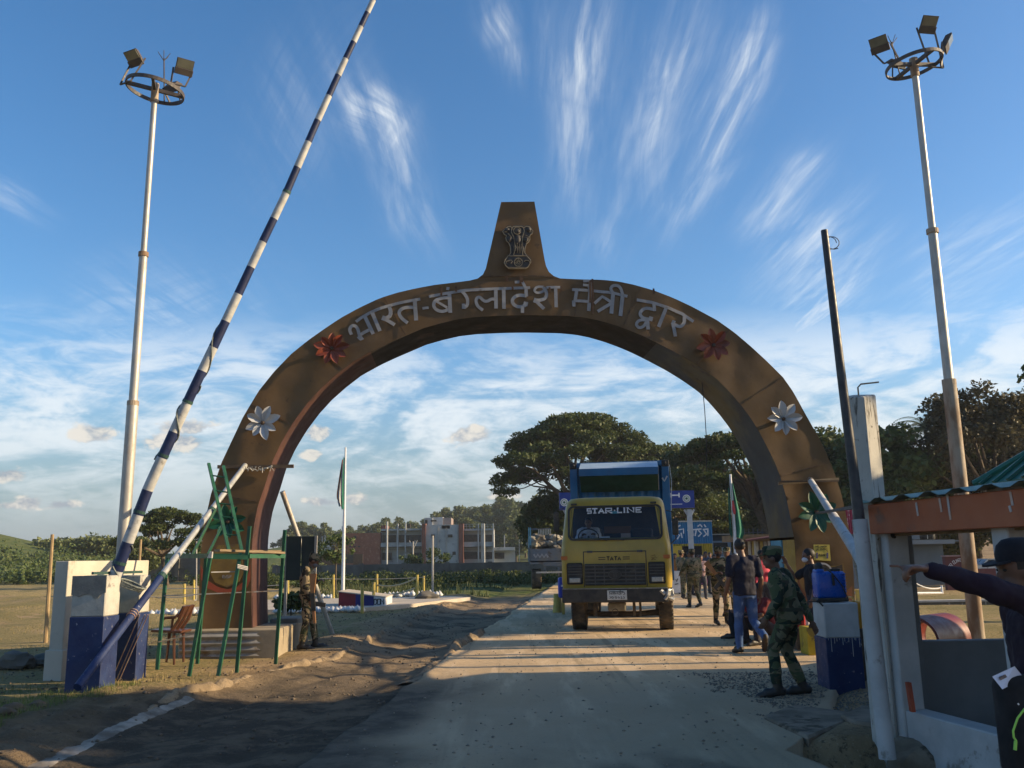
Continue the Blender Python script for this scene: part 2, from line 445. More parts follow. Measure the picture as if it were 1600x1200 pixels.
# ================================================================== ground and roads
def xk(y): return np.interp(y, [0, 7, 10.6, 16.2, 32.7, 60, 120], [-4.5, -4.3, -4.15, -3.0, -2.3, -0.6, 3.5])
def xl(y): return -1.4 + (np.asarray(y, dtype=float) - 12.2) * 0.0887 + np.where(np.asarray(y) < 12.2, (12.2 - np.asarray(y)) * 0.03, 0)
def xr(y): return np.interp(y, [0, 6.4, 7.6, 9, 12, 16, 25, 45, 120], [2.6, 2.35, 2.1, 2.9, 4.2, 4.9, 6.2, 13.0, 26.0])
def hgt(x, y):
    x = np.asarray(x, dtype=float); y = np.asarray(y, dtype=float)
    near = sstep(y, 90, 40) * sstep(np.abs(x), 60, 30)
    z = (0.10 * fbm(x * 0.35, y * 0.35, 3, 4) + 0.03 * fbm(x * 2.6, y * 2.6, 5, 4)) * near
    k = xk(y); l = xl(y); r = xr(y)
    # dug strip left of the slab
    strip = sstep(x, k - 0.1, k + 0.35) * sstep(x, l + 0.5, l + 0.1)
    z = z * (1 - strip) + strip * (-0.085 + 0.05 * fbm(x * 1.6, y * 0.8, 9, 5) - 0.035 * np.exp(-((x - k - .75) / .16) ** 2) - 0.035 * np.exp(-((x - l + .75) / .16) ** 2) + 0.025 * fbm(x * 7, y * 7, 11, 3))
    under = sstep(x, l, l + 0.25) * sstep(x, r + 0.3, r - 0.1)
    z = z * (1 - under) - 0.07 * under
    # churned soil beside the kerb near the barrier pillars
    ch = np.exp(-((x + 4.75) / 0.75) ** 2) * sstep(y, 6.0, 8.0) * sstep(y, 13.5, 10.5)
    z = z + ch * (0.05 + 0.34 * np.abs(fbm(x * 2.4, y * 2.4, 21, 5)) - 0.03)
    # soil heap along the strip further back
    hp = np.exp(-((x - (k - 0.5)) / 0.7) ** 2) * sstep(y, 15, 19) * sstep(y, 45, 34)
    z = z + hp * (0.10 + 0.30 * fbm(x * 1.1, y * 0.6, 31, 5))
    # ditch at the booth
    d = sstep(x, 2.15, 2.45) * sstep(x, 3.7, 3.2) * sstep(y, 8.05, 7.8) * sstep(y, 3.5, 4.6)
    z = z - 0.42 * d
    # mounds in the field, hill far left, rise behind
    md = sstep(x, -9, -13) * sstep(y, 22, 28) * sstep(y, 75, 45)
    z = z + md * (0.15 + 1.1 * np.clip(fbm(x * 0.16, y * 0.16, 41, 5), -0.1, 1))
    z = z + 11.5 * np.exp(-((x + 104) / 40) ** 2 - ((y - 120) / 34) ** 2) * (1 + 0.22 * fbm(x * 0.05, y * 0.05, 51, 4))
    z = z + 5 * np.exp(-((x + 42) / 22) ** 2 - ((y - 190) / 26) ** 2)
    z = z + 15 * np.exp(-((x - 30) / 75) ** 2 - ((y - 330) / 60) ** 2)
    z = z + 8 * np.exp(-((x - 75) / 35) ** 2 - ((y - 120) / 40) ** 2)
    return z
def h0(x, y): return float(hgt(np.array([x]), np.array([y]))[0])
def axis(lo, segs, hi):
    out = []
    a = segs[0][0]; st = segs[0][2]; left = []
    v = a; s = st
    while v > lo: s *= 1.18; v -= s; left.append(v)
    out = left[::-1]
    for a, b, st in segs: out += list(np.arange(a, b, st))
    v = segs[-1][1]; s = segs[-1][2]; out.append(v)
    while v < hi: s *= 1.14; v += s; out.append(v)
    return np.array(out)
gx = axis(-1300, [(-30, -9, .35), (-9, 5.5, .07), (5.5, 30, .35)], 1300)
gy = axis(-300, [(4.5, 17, .07), (17, 45, .22), (45, 140, 2.0)], 1500)
X, Y = np.meshgrid(gx, gy); Z = hgt(X, Y)
nx, ny = len(gx), len(gy)
V = np.stack([X.ravel(), Y.ravel(), Z.ravel()], 1)
ii = (np.arange(ny - 1)[:, None] * nx + np.arange(nx - 1)[None, :]).ravel()
F = np.stack([ii, ii + 1, ii + nx + 1, ii + nx], 1)

def groundmat():
    mt = bpy.data.materials.new('soil_and_grass'); mt.use_nodes = True; t = mt.node_tree; b = NB(t)
    pr = t.nodes['Principled BSDF']; pr.inputs['Roughness'].default_value = 0.95; pr.inputs['Specular IOR Level'].default_value = 0.15
    ob = b.n('ShaderNodeTexCoord').outputs['Object']
    at = lambda nm: b.n('ShaderNodeAttribute', attribute_name=nm).outputs['Fac']
    n1 = b.noise(ob, 1.3, 8, 0.65); n2 = b.noise(ob, 14, 6, 0.7); n3 = b.noise(ob, 0.22, 6, 0.6)
    soil = b.mix(b.smooth(n1, .35, .65), (.42, .295, .16), (.27, .185, .10))
    soil = b.mix(b.smooth(n2, .52, .66), soil, (.15, .105, .062)); soil = b.mix(b.smooth(b.noise(ob, 45, 4, .7), .58, .68), soil, (.46, .36, .24))
    strip = b.mix(b.smooth(b.noise(ob, 2.2, 8, .7), .42, .62), (.075, .060, .042), (.165, .125, .082))
    dusty = b.math('MULTIPLY', at('far'), b.smooth(b.noise(ob, .9, 7, .65), .36, .58)); strip = b.mix(dusty, strip, (.30, .22, .135))  # dust, plus the sunlit tan of the farther strip put into the colour
    strip = b.mix(b.smooth(b.noise(ob, 60, 3, .6), .62, .72), strip, (.20, .165, .12))
    grass = b.mix(b.smooth(n3, .4, .6), (.24, .19, .085), (.38, .28, .135))
    grass = b.mix(b.smooth(n2, .4, .65), grass, (.17, .155, .055))
    grass = b.mix(b.smooth(b.noise(ob, .9, 6, .7), .56, .68), grass, (.36, .26, .15))
    green = b.mix(b.smooth(n1, .4, .6), (.055, .085, .022), (.12, .13, .04))
    c = b.mix(at('strip'), soil, strip); c = b.mix(at('grass'), c, grass); c = b.mix(at('green'), c, green)
    t.links.new(c, pr.inputs['Base Color'])
    bn = b.n('ShaderNodeBump'); bn.inputs['Strength'].default_value = 0.95; bn.inputs['Distance'].default_value = 0.06
    t.links.new(b.math('ADD', b.noise(ob, 9, 8, 0.7), b.math('MULTIPLY', b.noise(ob, 55, 4, .7), .5)), bn.inputs['Height'])
    t.links.new(bn.outputs[0], pr.inputs['Normal'])
    return mt
def setattr_f(o, nm, arr):
    a = o.data.attributes.new(nm, 'FLOAT', 'POINT'); a.data.foreach_set('value', np.asarray(arr, dtype=np.float32).ravel())
ground = np_mesh('ground', V, F, groundmat(), smooth=True); settag(ground, kind='structure')
nz = fbm(X * 0.5, Y * 0.5, 61, 5)
K = xk(Y); L_ = xl(Y)
g_strip = sstep(X, K - 0.4 + nz * 0.8, K + 0.3 + nz * 0.8) * sstep(X, L_ + 0.5, L_ + .3) * sstep(Y, 75, 55)
dk = np.exp(-((X + 4.7) / 0.9) ** 2) * sstep(Y, 14, 11) * 0.8
g_strip = np.maximum(g_strip, dk)
g_grass = sstep(X, K - 0.5 + nz * 2.0, K - 1.3 + nz * 2.0) * sstep(nz, -.30, -.08)
g_grass = np.maximum(g_grass, sstep(X, xr(Y) + 1.5 + nz * 2, xr(Y) + 3.0 + nz * 2) * sstep(Y, 10, 13) * sstep(Y, 40, 30))
g_green = sstep(Y, 36, 42) * sstep(X, 4 + (Y - 40) * .1 + nz * 6, 0 + (Y - 40) * .1 + nz * 6) * sstep(X, -9, -5)
g_green = np.maximum(g_green, sstep(np.hypot(X + 104, (Y - 120) * 1.1) + nz * 18, 92, 72))
g_green = np.maximum(g_green, sstep(Y, 95, 130))
g_green = np.maximum(g_green, 0.85 * np.exp(-((X + 6.2) / 1.0) ** 2 - ((Y - 10.2) / 1.3) ** 2))
for nm, a in (('far', sstep(Y, 11.5, 15)), ('strip', g_strip), ('grass', g_grass), ('green', g_green)): setattr_f(ground, nm, a)

# ---- the pale road slab with its broken left edge
def roadz(x, y): return 0.045 * fbm(x * 0.35 + 7, y * 0.28, 71, 3) + 0.006 * fbm(x * 5, y * 5, 73, 3)
ry = np.concatenate([np.arange(2.0, 20, .06), np.arange(20, 48, .2), np.arange(48, 110, 1.5)])
tn = 110
T = np.linspace(0, 1, tn) ** 1.0
YY = np.repeat(ry[:, None], tn, 1)
lft = xl(YY) + 0.16 * fbm(YY * 1.7, YY * 0 + 3.3, 81, 5) + 0.35 * fbm(YY * 0.35, YY * 0 + 9.3, 83, 3)
rgt = xr(YY) + 0.25 * fbm(YY * 0.9, YY * 0 + 5.3, 85, 4)
XX = lft + (rgt - lft) * T[None, :]
ZZ = roadz(XX, YY)
rim = np.exp(-((XX - lft) / 0.12) ** 2)
ZZ = ZZ + rim * (0.01 + 0.05 * fbm(XX * 5, YY * 3, 87, 4)) * (YY > 11)
YJ = YY + 0
# skirts down both sides
XX = np.concatenate([lft[:, :1] - 0.05, XX, rgt[:, -1:] + 0.06], 1); YJ = np.concatenate([YY[:, :1], YY, YY[:, :1]], 1)
sk = np.full((len(ry), 1), -0.13); ZZ = np.concatenate([sk, ZZ, np.where(YY[:, :1] < 8.2, -0.5, -0.13)], 1)
n2 = tn + 2
V = np.stack([XX.ravel(), YJ.ravel(), ZZ.ravel()], 1)
ii = (np.arange(len(ry) - 1)[:, None] * n2 + np.arange(n2 - 1)[None, :]).ravel()
F = np.stack([ii, ii + 1, ii + n2 + 1, ii + n2], 1)
def roadmat():
    mt = bpy.data.materials.new('dusty_concrete'); mt.use_nodes = True; t = mt.node_tree; b = NB(t)
    pr = t.nodes['Principled BSDF']; pr.inputs['Roughness'].default_value = 0.92; pr.inputs['Specular IOR Level'].default_value = 0.2
    ob = b.n('ShaderNodeTexCoord').outputs['Object']
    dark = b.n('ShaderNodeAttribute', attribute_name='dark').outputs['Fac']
    along = b.vmath('MULTIPLY', ob, (1.6, 0.22, 1))
    n1 = b.noise(ob, 0.8, 8, 0.62); n2 = b.noise(along, 1.4, 7, .6)
    c = b.mix(b.smooth(n1, .38, .62), (.56, .405, .235), (.45, .33, .195))
    c = b.mix(b.smooth(n2, .5, .60), c, (.64, .475, .29)); c = b.mix(b.smooth(b.noise(b.vmath('MULTIPLY', ob, (3.2, .12, 1)), 1.6, 6, .6), .56, .66), c, (.38, .28, .165))
    c = b.mix(b.smooth(b.noise(ob, 22, 6, .7), .56, .70), c, (.33, .24, .145))
    c = b.mix(b.smooth(b.noise(ob, 75, 3, .6), .66, .74), c, (.47, .41, .31))
    near = b.n('ShaderNodeAttribute', attribute_name='bare_shaded').outputs['Fac']  # foreground mask: barer concrete, with some of its shade put into the colour
    bare_shaded = b.mix(b.smooth(n1, .35, .65), (.30, .225, .14), (.37, .28, .18))
    bare_shaded = b.mix(b.smooth(b.noise(ob, 30, 6, .7), .57, .72), bare_shaded, (.18, .14, .095))
    bare_shaded = b.mix(b.smooth(n2, .54, .70), bare_shaded, (.43, .325, .205))
    c = b.mix(near, c, bare_shaded)
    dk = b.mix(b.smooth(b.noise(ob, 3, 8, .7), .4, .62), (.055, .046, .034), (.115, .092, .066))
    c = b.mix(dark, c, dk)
    t.links.new(c, pr.inputs['Base Color'])
    bn = b.n('ShaderNodeBump'); bn.inputs['Strength'].default_value = 0.7; bn.inputs['Distance'].default_value = 0.015
    t.links.new(b.math('ADD', b.noise(ob, 12, 8, 0.7), b.math('MULTIPLY', b.noise(ob, 80, 4, .7), .5)), bn.inputs['Height'])
    t.links.new(bn.outputs[0], pr.inputs['Normal'])
    return mt
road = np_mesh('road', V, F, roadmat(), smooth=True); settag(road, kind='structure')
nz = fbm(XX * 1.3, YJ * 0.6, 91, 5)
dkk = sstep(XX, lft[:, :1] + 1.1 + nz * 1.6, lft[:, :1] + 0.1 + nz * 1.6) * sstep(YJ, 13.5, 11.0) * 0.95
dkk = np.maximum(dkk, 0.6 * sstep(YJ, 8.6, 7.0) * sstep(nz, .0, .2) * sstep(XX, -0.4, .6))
setattr_f(road, 'dark', dkk); setattr_f(road, 'bare_shaded', sstep(YJ + nz * 3, 14.5, 10.0) * .8)

# ---- broken kerb along the dug strip, and the white lime line beside it
def ridge(name, ys, cx, wid, hh, mat, seed, gate=None, kind='structure', n=9):
    ys = np.asarray(ys); T = np.linspace(-1, 1, n)
    YY = np.repeat(ys[:, None], n, 1); c = cx(ys)[:, None]
    w = wid * (1 + 0.9 * fbm(YY * 1.3, YY * 0, seed, 4))
    XX = c + w * T[None, :] + 0.05 * fbm(YY * 2, XX0(T, YY), seed + 3, 3)
    prof = np.clip(1 - np.abs(T[None, :]) ** 2.6, 0, 1)
    gt = gate(ys)[:, None] if gate is not None else 1.0
    if hh < .02: ZZ = hgt(XX, YY) + .007 * prof
    else: ZZ = -0.10 + (0.10 + hh * (0.7 + 2.4 * fbm(XX * 5.5, YY * 4.0, seed + 7, 5))) * prof * gt
    V = np.stack([XX.ravel(), YY.ravel(), ZZ.ravel()], 1)
    ii = (np.arange(len(ys) - 1)[:, None] * n + np.arange(n - 1)[None, :]).ravel()
    F = np.stack([ii, ii + 1, ii + n + 1, ii + n], 1)
    o = np_mesh(name, V, F, mat, smooth=True); settag(o, kind=kind); return o
def XX0(T, YY): return np.repeat(T[None, :], YY.shape[0], 0)
m_kerb = M('crumbled_kerb_concrete', (.29, .215, .13), (.19, .14, .085), 4, .95, 1.0, 22, bdist=.03, c3=(.11, .08, .05), s3=5)
ridge('kerb', np.arange(9.5, 33, .05), lambda y: xk(y) + .25 * fbm(y * 1.1, y * 0 + 4, 107, 4), .11, .095, m_kerb, 101, gate=lambda y: sstep(y, 9.5, 11.5) * (0.9 + 0.9 * fbm(y * 0.7, y * 0, 105, 3)))
ridge('kerb', np.arange(6.0, 11.2, .06), lambda y: xk(y) + 0.15 + 0.10 * (11.2 - y) * .5, .075, .006, M('limed_kerb', (.34, .30, .24), (.12, .10, .075), 2.5, .9, .5, 20), 121)
ridge('kerb', np.arange(12.4, 46, .06), lambda y: xl(y) - 0.03 + 0.12 * fbm(y * .6, y * 0, 133, 3), .15, .13, m_kerb, 131, gate=lambda y: np.clip(0.55 + 2.2 * fbm(y * 0.42, y * 0 + 2, 137, 4), 0.15, 1.3))

# hills on the horizon
def hills(name, Y0, x0, x1, hfun, mat, n=160):
    xs = np.linspace(x0, x1, n); rows = []
    for j, (fy, fh) in enumerate(((0, 0), (.35, .55), (.7, .9), (1, 1.0), (1.5, .5), (2, 0))):
        rows.append(np.stack([xs, Y0 + 0 * xs + fy * 160 + 40 * fbm(xs * .01, xs * 0 + j, 5, 3), np.maximum(hfun(xs) * fh, 0) - (3 if fh == 0 else 0)], 1))
    V = np.concatenate(rows); ii = (np.arange(5)[:, None] * n + np.arange(n - 1)[None, :]).ravel()
    o = np_mesh(name, V, np.stack([ii, ii + 1, ii + n + 1, ii + n], 1), mat, smooth=True); settag(o, kind='structure'); return o
m_far = M('distant_woods', (.05, .08, .03), (.09, .11, .05), .02, 1, 0)
hills('hills', 950, -1150, 500, lambda x: np.clip(11 + 22 * fbm(x * .006, x * 0 + 1.5, 151, 4) + 10 * np.exp(-((x + 500) / 80) ** 2), 0, 27), m_far)

# ---- loose stones and clods (nobody could count them)
def pebbles(name, n, area, s0, s1, mat, seed, zf=None, keep=None):
    r = np.random.RandomState(seed); 
    x = r.uniform(area[0], area[1], n); y = area[2] + (area[3] - area[2]) * r.rand(n) ** 1.5
    if keep is not None: k = keep(x, y); x = x[k]; y = y[k]
    n = len(x); s = s0 + (s1 - s0) * r.rand(n) ** 3
    z = (zf or hgt)(x, y) + s * 0.25
    base = np.array([[1, 0, 0], [0, 1, 0], [-1, 0, 0], [0, -1, 0], [0, 0, .75], [0, 0, -.6]], float)
    f = np.array([[0, 1, 4], [1, 2, 4], [2, 3, 4], [3, 0, 4], [1, 0, 5], [2, 1, 5], [3, 2, 5], [0, 3, 5]])
    V = base[None] * s[:, None, None] * (0.6 + 0.8 * r.rand(n, 6, 1))
    a = r.rand(n) * 6.28; ca, sa = np.cos(a), np.sin(a)
    V = np.stack([V[..., 0] * ca[:, None] - V[..., 1] * sa[:, None], V[..., 0] * sa[:, None] + V[..., 1] * ca[:, None], V[..., 2]], -1)
    V += np.stack([x, y, z], 1)[:, None]
    F = (f[None] + (np.arange(n) * 6)[:, None, None]).reshape(-1, 3)
    o = np_mesh(name, V.reshape(-1, 3), F, mat); settag(o, kind='stuff'); return o
m_peb = M('stone_chips', (.30, .25, .18), (.18, .15, .12), 3, .95)
onroad = lambda x, y: (x > xl(y) + .1) & (x < xr(y) - .1)
o = pebbles('gravel', 2600, (-2, 5, 5, 22), .004, .022, m_peb, 1, zf=roadz, keep=onroad); settag(o, 'loose small stone chips scattered over the dusty road', 'gravel')
o = pebbles('gravel', 7000, (-9, 0, 5, 34), .004, .03, M('earth_crumbs', (.15, .115, .08), (.09, .07, .05), 3, .95), 2, keep=lambda x, y: ~onroad(x, y) & (x < 1)); settag(o, 'crumbs of earth and stone on the dug strip and verge', 'gravel')
o = pebbles('gravel', 9000, (2.2, 4.6, 8.9, 12.5), .004, .019, M('stone_chips_dark', (.20, .17, .13), (.13, .11, .09), 3, .95), 3, zf=lambda x, y: np.maximum(hgt(x, y), np.where(onroad(x, y), roadz(x, y), -1)), keep=lambda x, y: (x > 2.4 + .9 * fbm(x * 2, y * 2, 5)) ); settag(o, 'patch of dark gravel around the blue and white pillar', 'gravel')

# ---- grass
def blades(name, n, area, h0_, h1_, w, mat, seed, keep=None, clump=0.0, power=1.4):
    r = np.random.RandomState(seed)
    x = r.uniform(area[0], area[1], n); y = area[2] + (area[3] - area[2]) * r.rand(n) ** power
    if clump:
        k = fbm(x * clump, y * clump, seed + 1, 3) > -0.02; x = x[k]; y = y[k]
    if keep is not None: k = keep(x, y); x = x[k]; y = y[k]
    n = len(x); h = h0_ + (h1_ - h0_) * r.rand(n) ** 1.6; z = hgt(x, y) - .01
    a = r.rand(n) * 6.28; lean = r.rand(n) * .5 * h; b = r.rand(n) * 6.28
    W = w * (0.6 + .8 * r.rand(n))
    p = np.stack([x, y, z], 1); dxy = np.stack([np.cos(a), np.sin(a), 0 * a], 1) * (W / 2)[:, None]
    mid = p + np.stack([np.cos(b) * lean * .35, np.sin(b) * lean * .35, h * .6], 1)
    tip = p + np.stack([np.cos(b) * lean, np.sin(b) * lean, h], 1)
    V = np.stack([p - dxy, p + dxy, mid + dxy * .7, tip, mid - dxy * .7], 1).reshape(-1, 3)
    F4 = (np.array([[0, 1, 2, 4]])[None] + (np.arange(n) * 5)[:, None, None]).reshape(-1, 4)
    F = np.concatenate([F4[:, [0, 1, 2]], F4[:, [0, 2, 3]], (np.array([[4, 2, 3]])[None] + (np.arange(n) * 5)[:, None, None]).reshape(-1, 3)])
    o = np_mesh(name, V, F, mat); settag(o, kind='stuff'); return o
g_dry = leafmat('dry_grass_blades', (.22, .18, .065), (.32, .25, .11), (.40, .31, .15), .3)
g_grn = leafmat('green_grass_blades', (.06, .10, .02), (.12, .16, .04), (.20, .22, .07), .3)
g_weed = leafmat('weed_leaves', (.025, .045, .014), (.055, .075, .022), (.12, .13, .045), .3)
offr = lambda x, y: (x < xk(y) - .35)
o = blades('grass', 14000, (-8.5, -4.6, 8.5, 11.8), .03, .10, .006, g_grn, 11, keep=lambda x, y: (x < -4.9 + .8 * fbm(x, y, 4)) & (y > 8.8), clump=.9); settag(o, 'short green grass at the foot of the barrier pillars', 'grass')
o = blades('grass', 42000, (-26, -3.8, 12, 34), .02, .09, .009, g_dry, 12, keep=offr, clump=.35); settag(o, 'sparse dry grass over the field left of the arch', 'grass')
o = blades('grass', 30000, (5.5, 26, 11, 34), .02, .08, .010, g_dry, 13, keep=lambda x, y: x > xr(y) + 2.0, clump=.3); settag(o, 'dry yellow grass behind the guard booth', 'grass')
o = blades('weeds', 16000, (-20, 4, 37.5, 71), .10, .42, .05, g_weed, 14, keep=lambda x, y: (x < -1.5 + (y - 37) * .10) & (x > -9 - (y - 37) * .2) & (y > 38.5), clump=.18, power=1.0); settag(o, 'rank green weeds in front of the compound wall', 'weeds')
# ================================================================== trees
bark = M('bark', (.12, .09, .06), (.07, .055, .04), 6, .95, .5, 14)
def leaves(centers, radii, counts, size, seed, droop=0.0):
    r = np.random.RandomState(seed); Vs = []
    C = np.repeat(np.array(centers), counts, 0); R = np.repeat(np.array(radii), counts, 0); n = len(C)
    d = r.normal(size=(n, 3)); d /= np.linalg.norm(d, axis=1)[:, None]
    rad = r.rand(n) ** 0.45
    p = C + d * R * rad[:, None]
    nrm = r.normal(size=(n, 3)) * 0.75 + np.array([0, 0, .75]); nrm /= np.linalg.norm(nrm, axis=1)[:, None]
    a = r.normal(size=(n, 3)); a -= (a * nrm).sum(1)[:, None] * nrm; a /= np.linalg.norm(a, axis=1)[:, None]
    b = np.cross(nrm, a); s = size * (0.55 + 0.9 * r.rand(n))[:, None]
    V = np.stack([p - a * s * .6, p + b * s * .32 + a * s * .05, p + a * s * .6, p - b * s * .32 + a * s * .05], 1).reshape(-1, 3)
    F = np.arange(n * 4).reshape(-1, 4)
    return V, F
def tree(name, label, cat, base, H, rx, ry, zb, style, nclus, nleaf, lsize, leaf, seed, group=None, trunk_r=0.3, crad=None, fork=0.3, lean=(0, 0), limbs=7, gap=1.0, shift=(0, 0)):
    r = np.random.RandomState(seed); base = Vector(base); H = H - base.z if base.z > .3 else H
    t = thing(name, label, cat, base, group)
    cs = []; rd = []
    cr = crad or (rx + ry) / 2 * 0.26
    while len(cs) < nclus:
        th = r.rand() * 2 * PI
        if style == 'umbrella':
            q = math.sqrt(r.rand()); z = H - cr * .4 - (H - zb) * (0.06 + 0.72 * q ** 2.2) * (0.75 + 0.4 * r.rand())
            if r.rand() < .28: z -= (H - zb) * .28 * r.rand()
            z = max(z, zb); k = (1.0 + .25 * math.sin(th * 3 + seed) * .6)
            c = (shift[0] + math.cos(th) * q * rx * k, shift[1] + math.sin(th) * q * ry * k, z); rr = cr * (0.6 + .7 * r.rand()); rd.append((rr, rr, rr * .42))
        elif style == 'round':
            ph = math.acos(1 - 2 * r.rand()); q = 0.45 + .5 * r.rand() ** .5; zc = (H + zb) / 2
            k = 1 + .22 * math.sin(th * 2.3 + seed) + .15 * math.sin(ph * 5 + seed * 2)
            c = (shift[0] + math.sin(ph) * math.cos(th) * rx * q * k, shift[1] + math.sin(ph) * math.sin(th) * ry * q * k, zc + math.cos(ph) * (H - zb) / 2 * q); rr = cr * (0.6 + .7 * r.rand()); rd.append((rr, rr, rr * .75))
        elif style == 'hang':      # tall narrow crown with drooping skirts
            z = zb + (H - zb) * r.rand(); f = math.sin(PI * min(max((z - zb) / (H - zb) * .85 + .12, 0), 1)) ** .7
            q = math.sqrt(r.rand()) * f; c = (shift[0] + math.cos(th) * q * rx, shift[1] + math.sin(th) * q * ry, z); rr = cr * (0.6 + .7 * r.rand()); rd.append((rr, rr, rr * .9))
        cs.append(c)
    cs_ = np.array(cs); per = max(1, int(nleaf / nclus)); w_ = np.array([x[0] for x in rd]); cnt = np.maximum(2, (per * (w_ / w_.mean()) ** 2).astype(int))
    V, F = leaves(cs_, np.array(rd), cnt, lsize, seed + 1)
    np_mesh('crown', V, F, leaf, parent=t)
    mb = MB(); mb.world = False
    fk = Vector((lean[0], lean[1], H * fork))
    nseg = 5; pts = [Vector((lean[0] * (i / nseg) ** 1.5 + .05 * trunk_r * r.normal(), lean[1] * (i / nseg) ** 1.5, -0.3 + (H * fork + .3) * i / nseg)) for i in range(nseg + 1)]
    mb.tube(pts, [trunk_r * (1.35 if i == 0 else 1.0 - .35 * i / nseg) for i in range(nseg + 1)], 9)
    order = r.permutation(len(cs))[:limbs]
    lp = []
    for i in order:
        e = Vector(cs[i]); m1 = fk.lerp(e, .33) + Vector((0, 0, (e.z - fk.z) * .05)); m2 = fk.lerp(e, .68) + Vector((r.normal() * .04, r.normal() * .04, .05)) * (e - fk).length
        pp = [fk, m1, m2, e]; mb.tube(pp, [trunk_r * .6, trunk_r * .4, trunk_r * .22, trunk_r * .07], 6); lp += [(m1, .36), (m1.lerp(m2, .5), .28), (m2, .2), (m2.lerp(e, .5), .14)]
    for c in cs:
        e = Vector(c); j = min(range(len(lp)), key=lambda k: (lp[k][0] - e).length)
        a, k = lp[j]; md = a.lerp(e, .5) + Vector((0, 0, -.06 * (e - a).length))
        mb.tube([a, md, e], [trunk_r * k * .55, trunk_r * k * .35, trunk_r * .04], 5, caps=False)
    mb.build('trunk', bark, t, smooth=True)
    return t
lf_dark = leafmat('dark_rain_tree_leaves', (.028, .048, .012), (.055, .08, .018), (.11, .125, .028), .25)
lf_mid = leafmat('mid_green_leaves', (.04, .07, .018), (.075, .11, .028), (.13, .16, .045), .25)
lf_lite = leafmat('pale_green_leaves', (.075, .10, .03), (.12, .15, .05), (.20, .21, .08), .25)
lf_hill = leafmat('hazed_hill_leaves', (.06, .085, .028), (.10, .13, .042), (.17, .19, .07), .25)  # hill foliage paled so its colour carries part of the distance haze
lf_dry = leafmat('dry_twig_leaves', (.045, .045, .022), (.075, .065, .03), (.12, .10, .045), .2)

def at(px, py, Y, z=0.0):     # ground position under that column of the picture
    p = P(px, py, Y); return (p.x, Y, z if z is not None else h0(p.x, Y))
def top(px, py, Y): return P(px, py, Y).z
# the big rain tree behind the truck and its neighbours
tree('rain_tree', 'great spreading rain tree behind the yellow lorry, widest and topmost crown', 'tree', at(912, 830, 72), top(900, 638, 72), 6.6, 6.5, 6.6, 'umbrella', 170, 52000, .23, lf_dark, 21, 'rain trees behind the road', .42, crad=1.0, fork=.42, shift=(-.3, 0), limbs=11, lean=(-.6, 0))
tree('rain_tree', 'dark rain tree with dense crown, touching the great tree on its right', 'tree', at(1010, 830, 80), top(1020, 680, 80), 7.0, 6.5, 4.2, 'umbrella', 130, 42000, .26, lf_dark, 22, 'rain trees behind the road', .4, crad=1.7, fork=.35)
tree('rain_tree', 'dark rain tree filling the arch just left of its right leg, sky showing through', 'tree', at(1225, 880, 60), top(1180, 668, 60), 5.6, 5.0, 5.0, 'umbrella', 85, 22000, .23, lf_dark, 23, 'rain trees behind the road', .4, crad=.9, fork=.45, shift=(-2.6, 0), limbs=9, lean=(-1.5, 0))
tree('shrubby_tree', 'dark dense tree hanging low over the stone-laden truck', 'tree', at(868, 860, 74), top(868, 772, 74), 2.7, 2.7, 1.5, 'round', 42, 13000, .28, lf_dark, 24, None, .22, crad=.95)
tree('jungle_tree', 'dark tree closing the view behind the green and red flag', 'tree', at(1110, 860, 92), top(1120, 735, 92), 7.5, 5.5, 1.5, 'round', 85, 26000, .40, lf_dark, 25, 'dark trees behind the shops', .4, crad=1.9)
tree('jungle_tree', 'dark tree behind the shop roofs, between flag and arch leg', 'tree', at(1190, 860, 88), top(1190, 745, 88), 6.5, 5.5, 1.5, 'round', 75, 22000, .40, lf_dark, 26, 'dark trees behind the shops', .4, crad=1.9)
tree('jungle_tree', 'dark tree seen between truck container and blue gate sign', 'tree', at(1045, 860, 100), top(1050, 750, 100), 7.5, 5.5, 1.0, 'round', 70, 20000, .42, lf_dark, 27, 'dark trees behind the shops', .4, crad=2.1)
# right of the arch
tree('broadleaf_tree', 'leafy tree between the arch and the white column, lower crown', 'tree', at(1310, 880, 62), top(1320, 678, 62), 4.0, 4.0, 2.0, 'round', 60, 18000, .32, lf_dark, 28, 'trees behind the grey building', .3, crad=1.2)
tree('broadleaf_tree', 'sunlit green tree just right of the white column', 'tree', at(1392, 880, 55), top(1390, 668, 55), 3.2, 3.4, 3.0, 'round', 60, 17000, .32, lf_mid, 29, 'trees behind the grey building', .3, crad=1.0)
tree('broadleaf_tree', 'dark tree under the palm behind the orange beam', 'tree', at(1450, 880, 64), top(1450, 712, 64), 5.2, 4.5, 1.5, 'round', 75, 20000, .34, lf_dark, 30, 'trees behind the grey building', .3, crad=1.5)
tree('broadleaf_tree', 'dark tree behind the rusty lamp post, right of the palm', 'tree', at(1530, 880, 58), top(1520, 700, 58), 4.2, 4.0, 1.5, 'round', 65, 17000, .33, lf_dark, 32, 'trees behind the grey building', .3, crad=1.3)
tree('bare_tree', 'tall brownish tree with dry twigs at the right edge above the green roof', 'tree', at(1570, 880, 54), top(1575, 600, 54), 4.2, 3.6, 4.0, 'round', 75, 16000, .24, lf_dry, 31, None, .32, crad=1.05, limbs=16)
tree('broadleaf_tree', 'dark tree behind the green roof at the right edge', 'tree', at(1605, 880, 66), top(1600, 640, 66), 5.2, 4.2, 2, 'round', 75, 18000, .36, lf_dark, 33, 'trees behind the grey building', .3, crad=1.6)
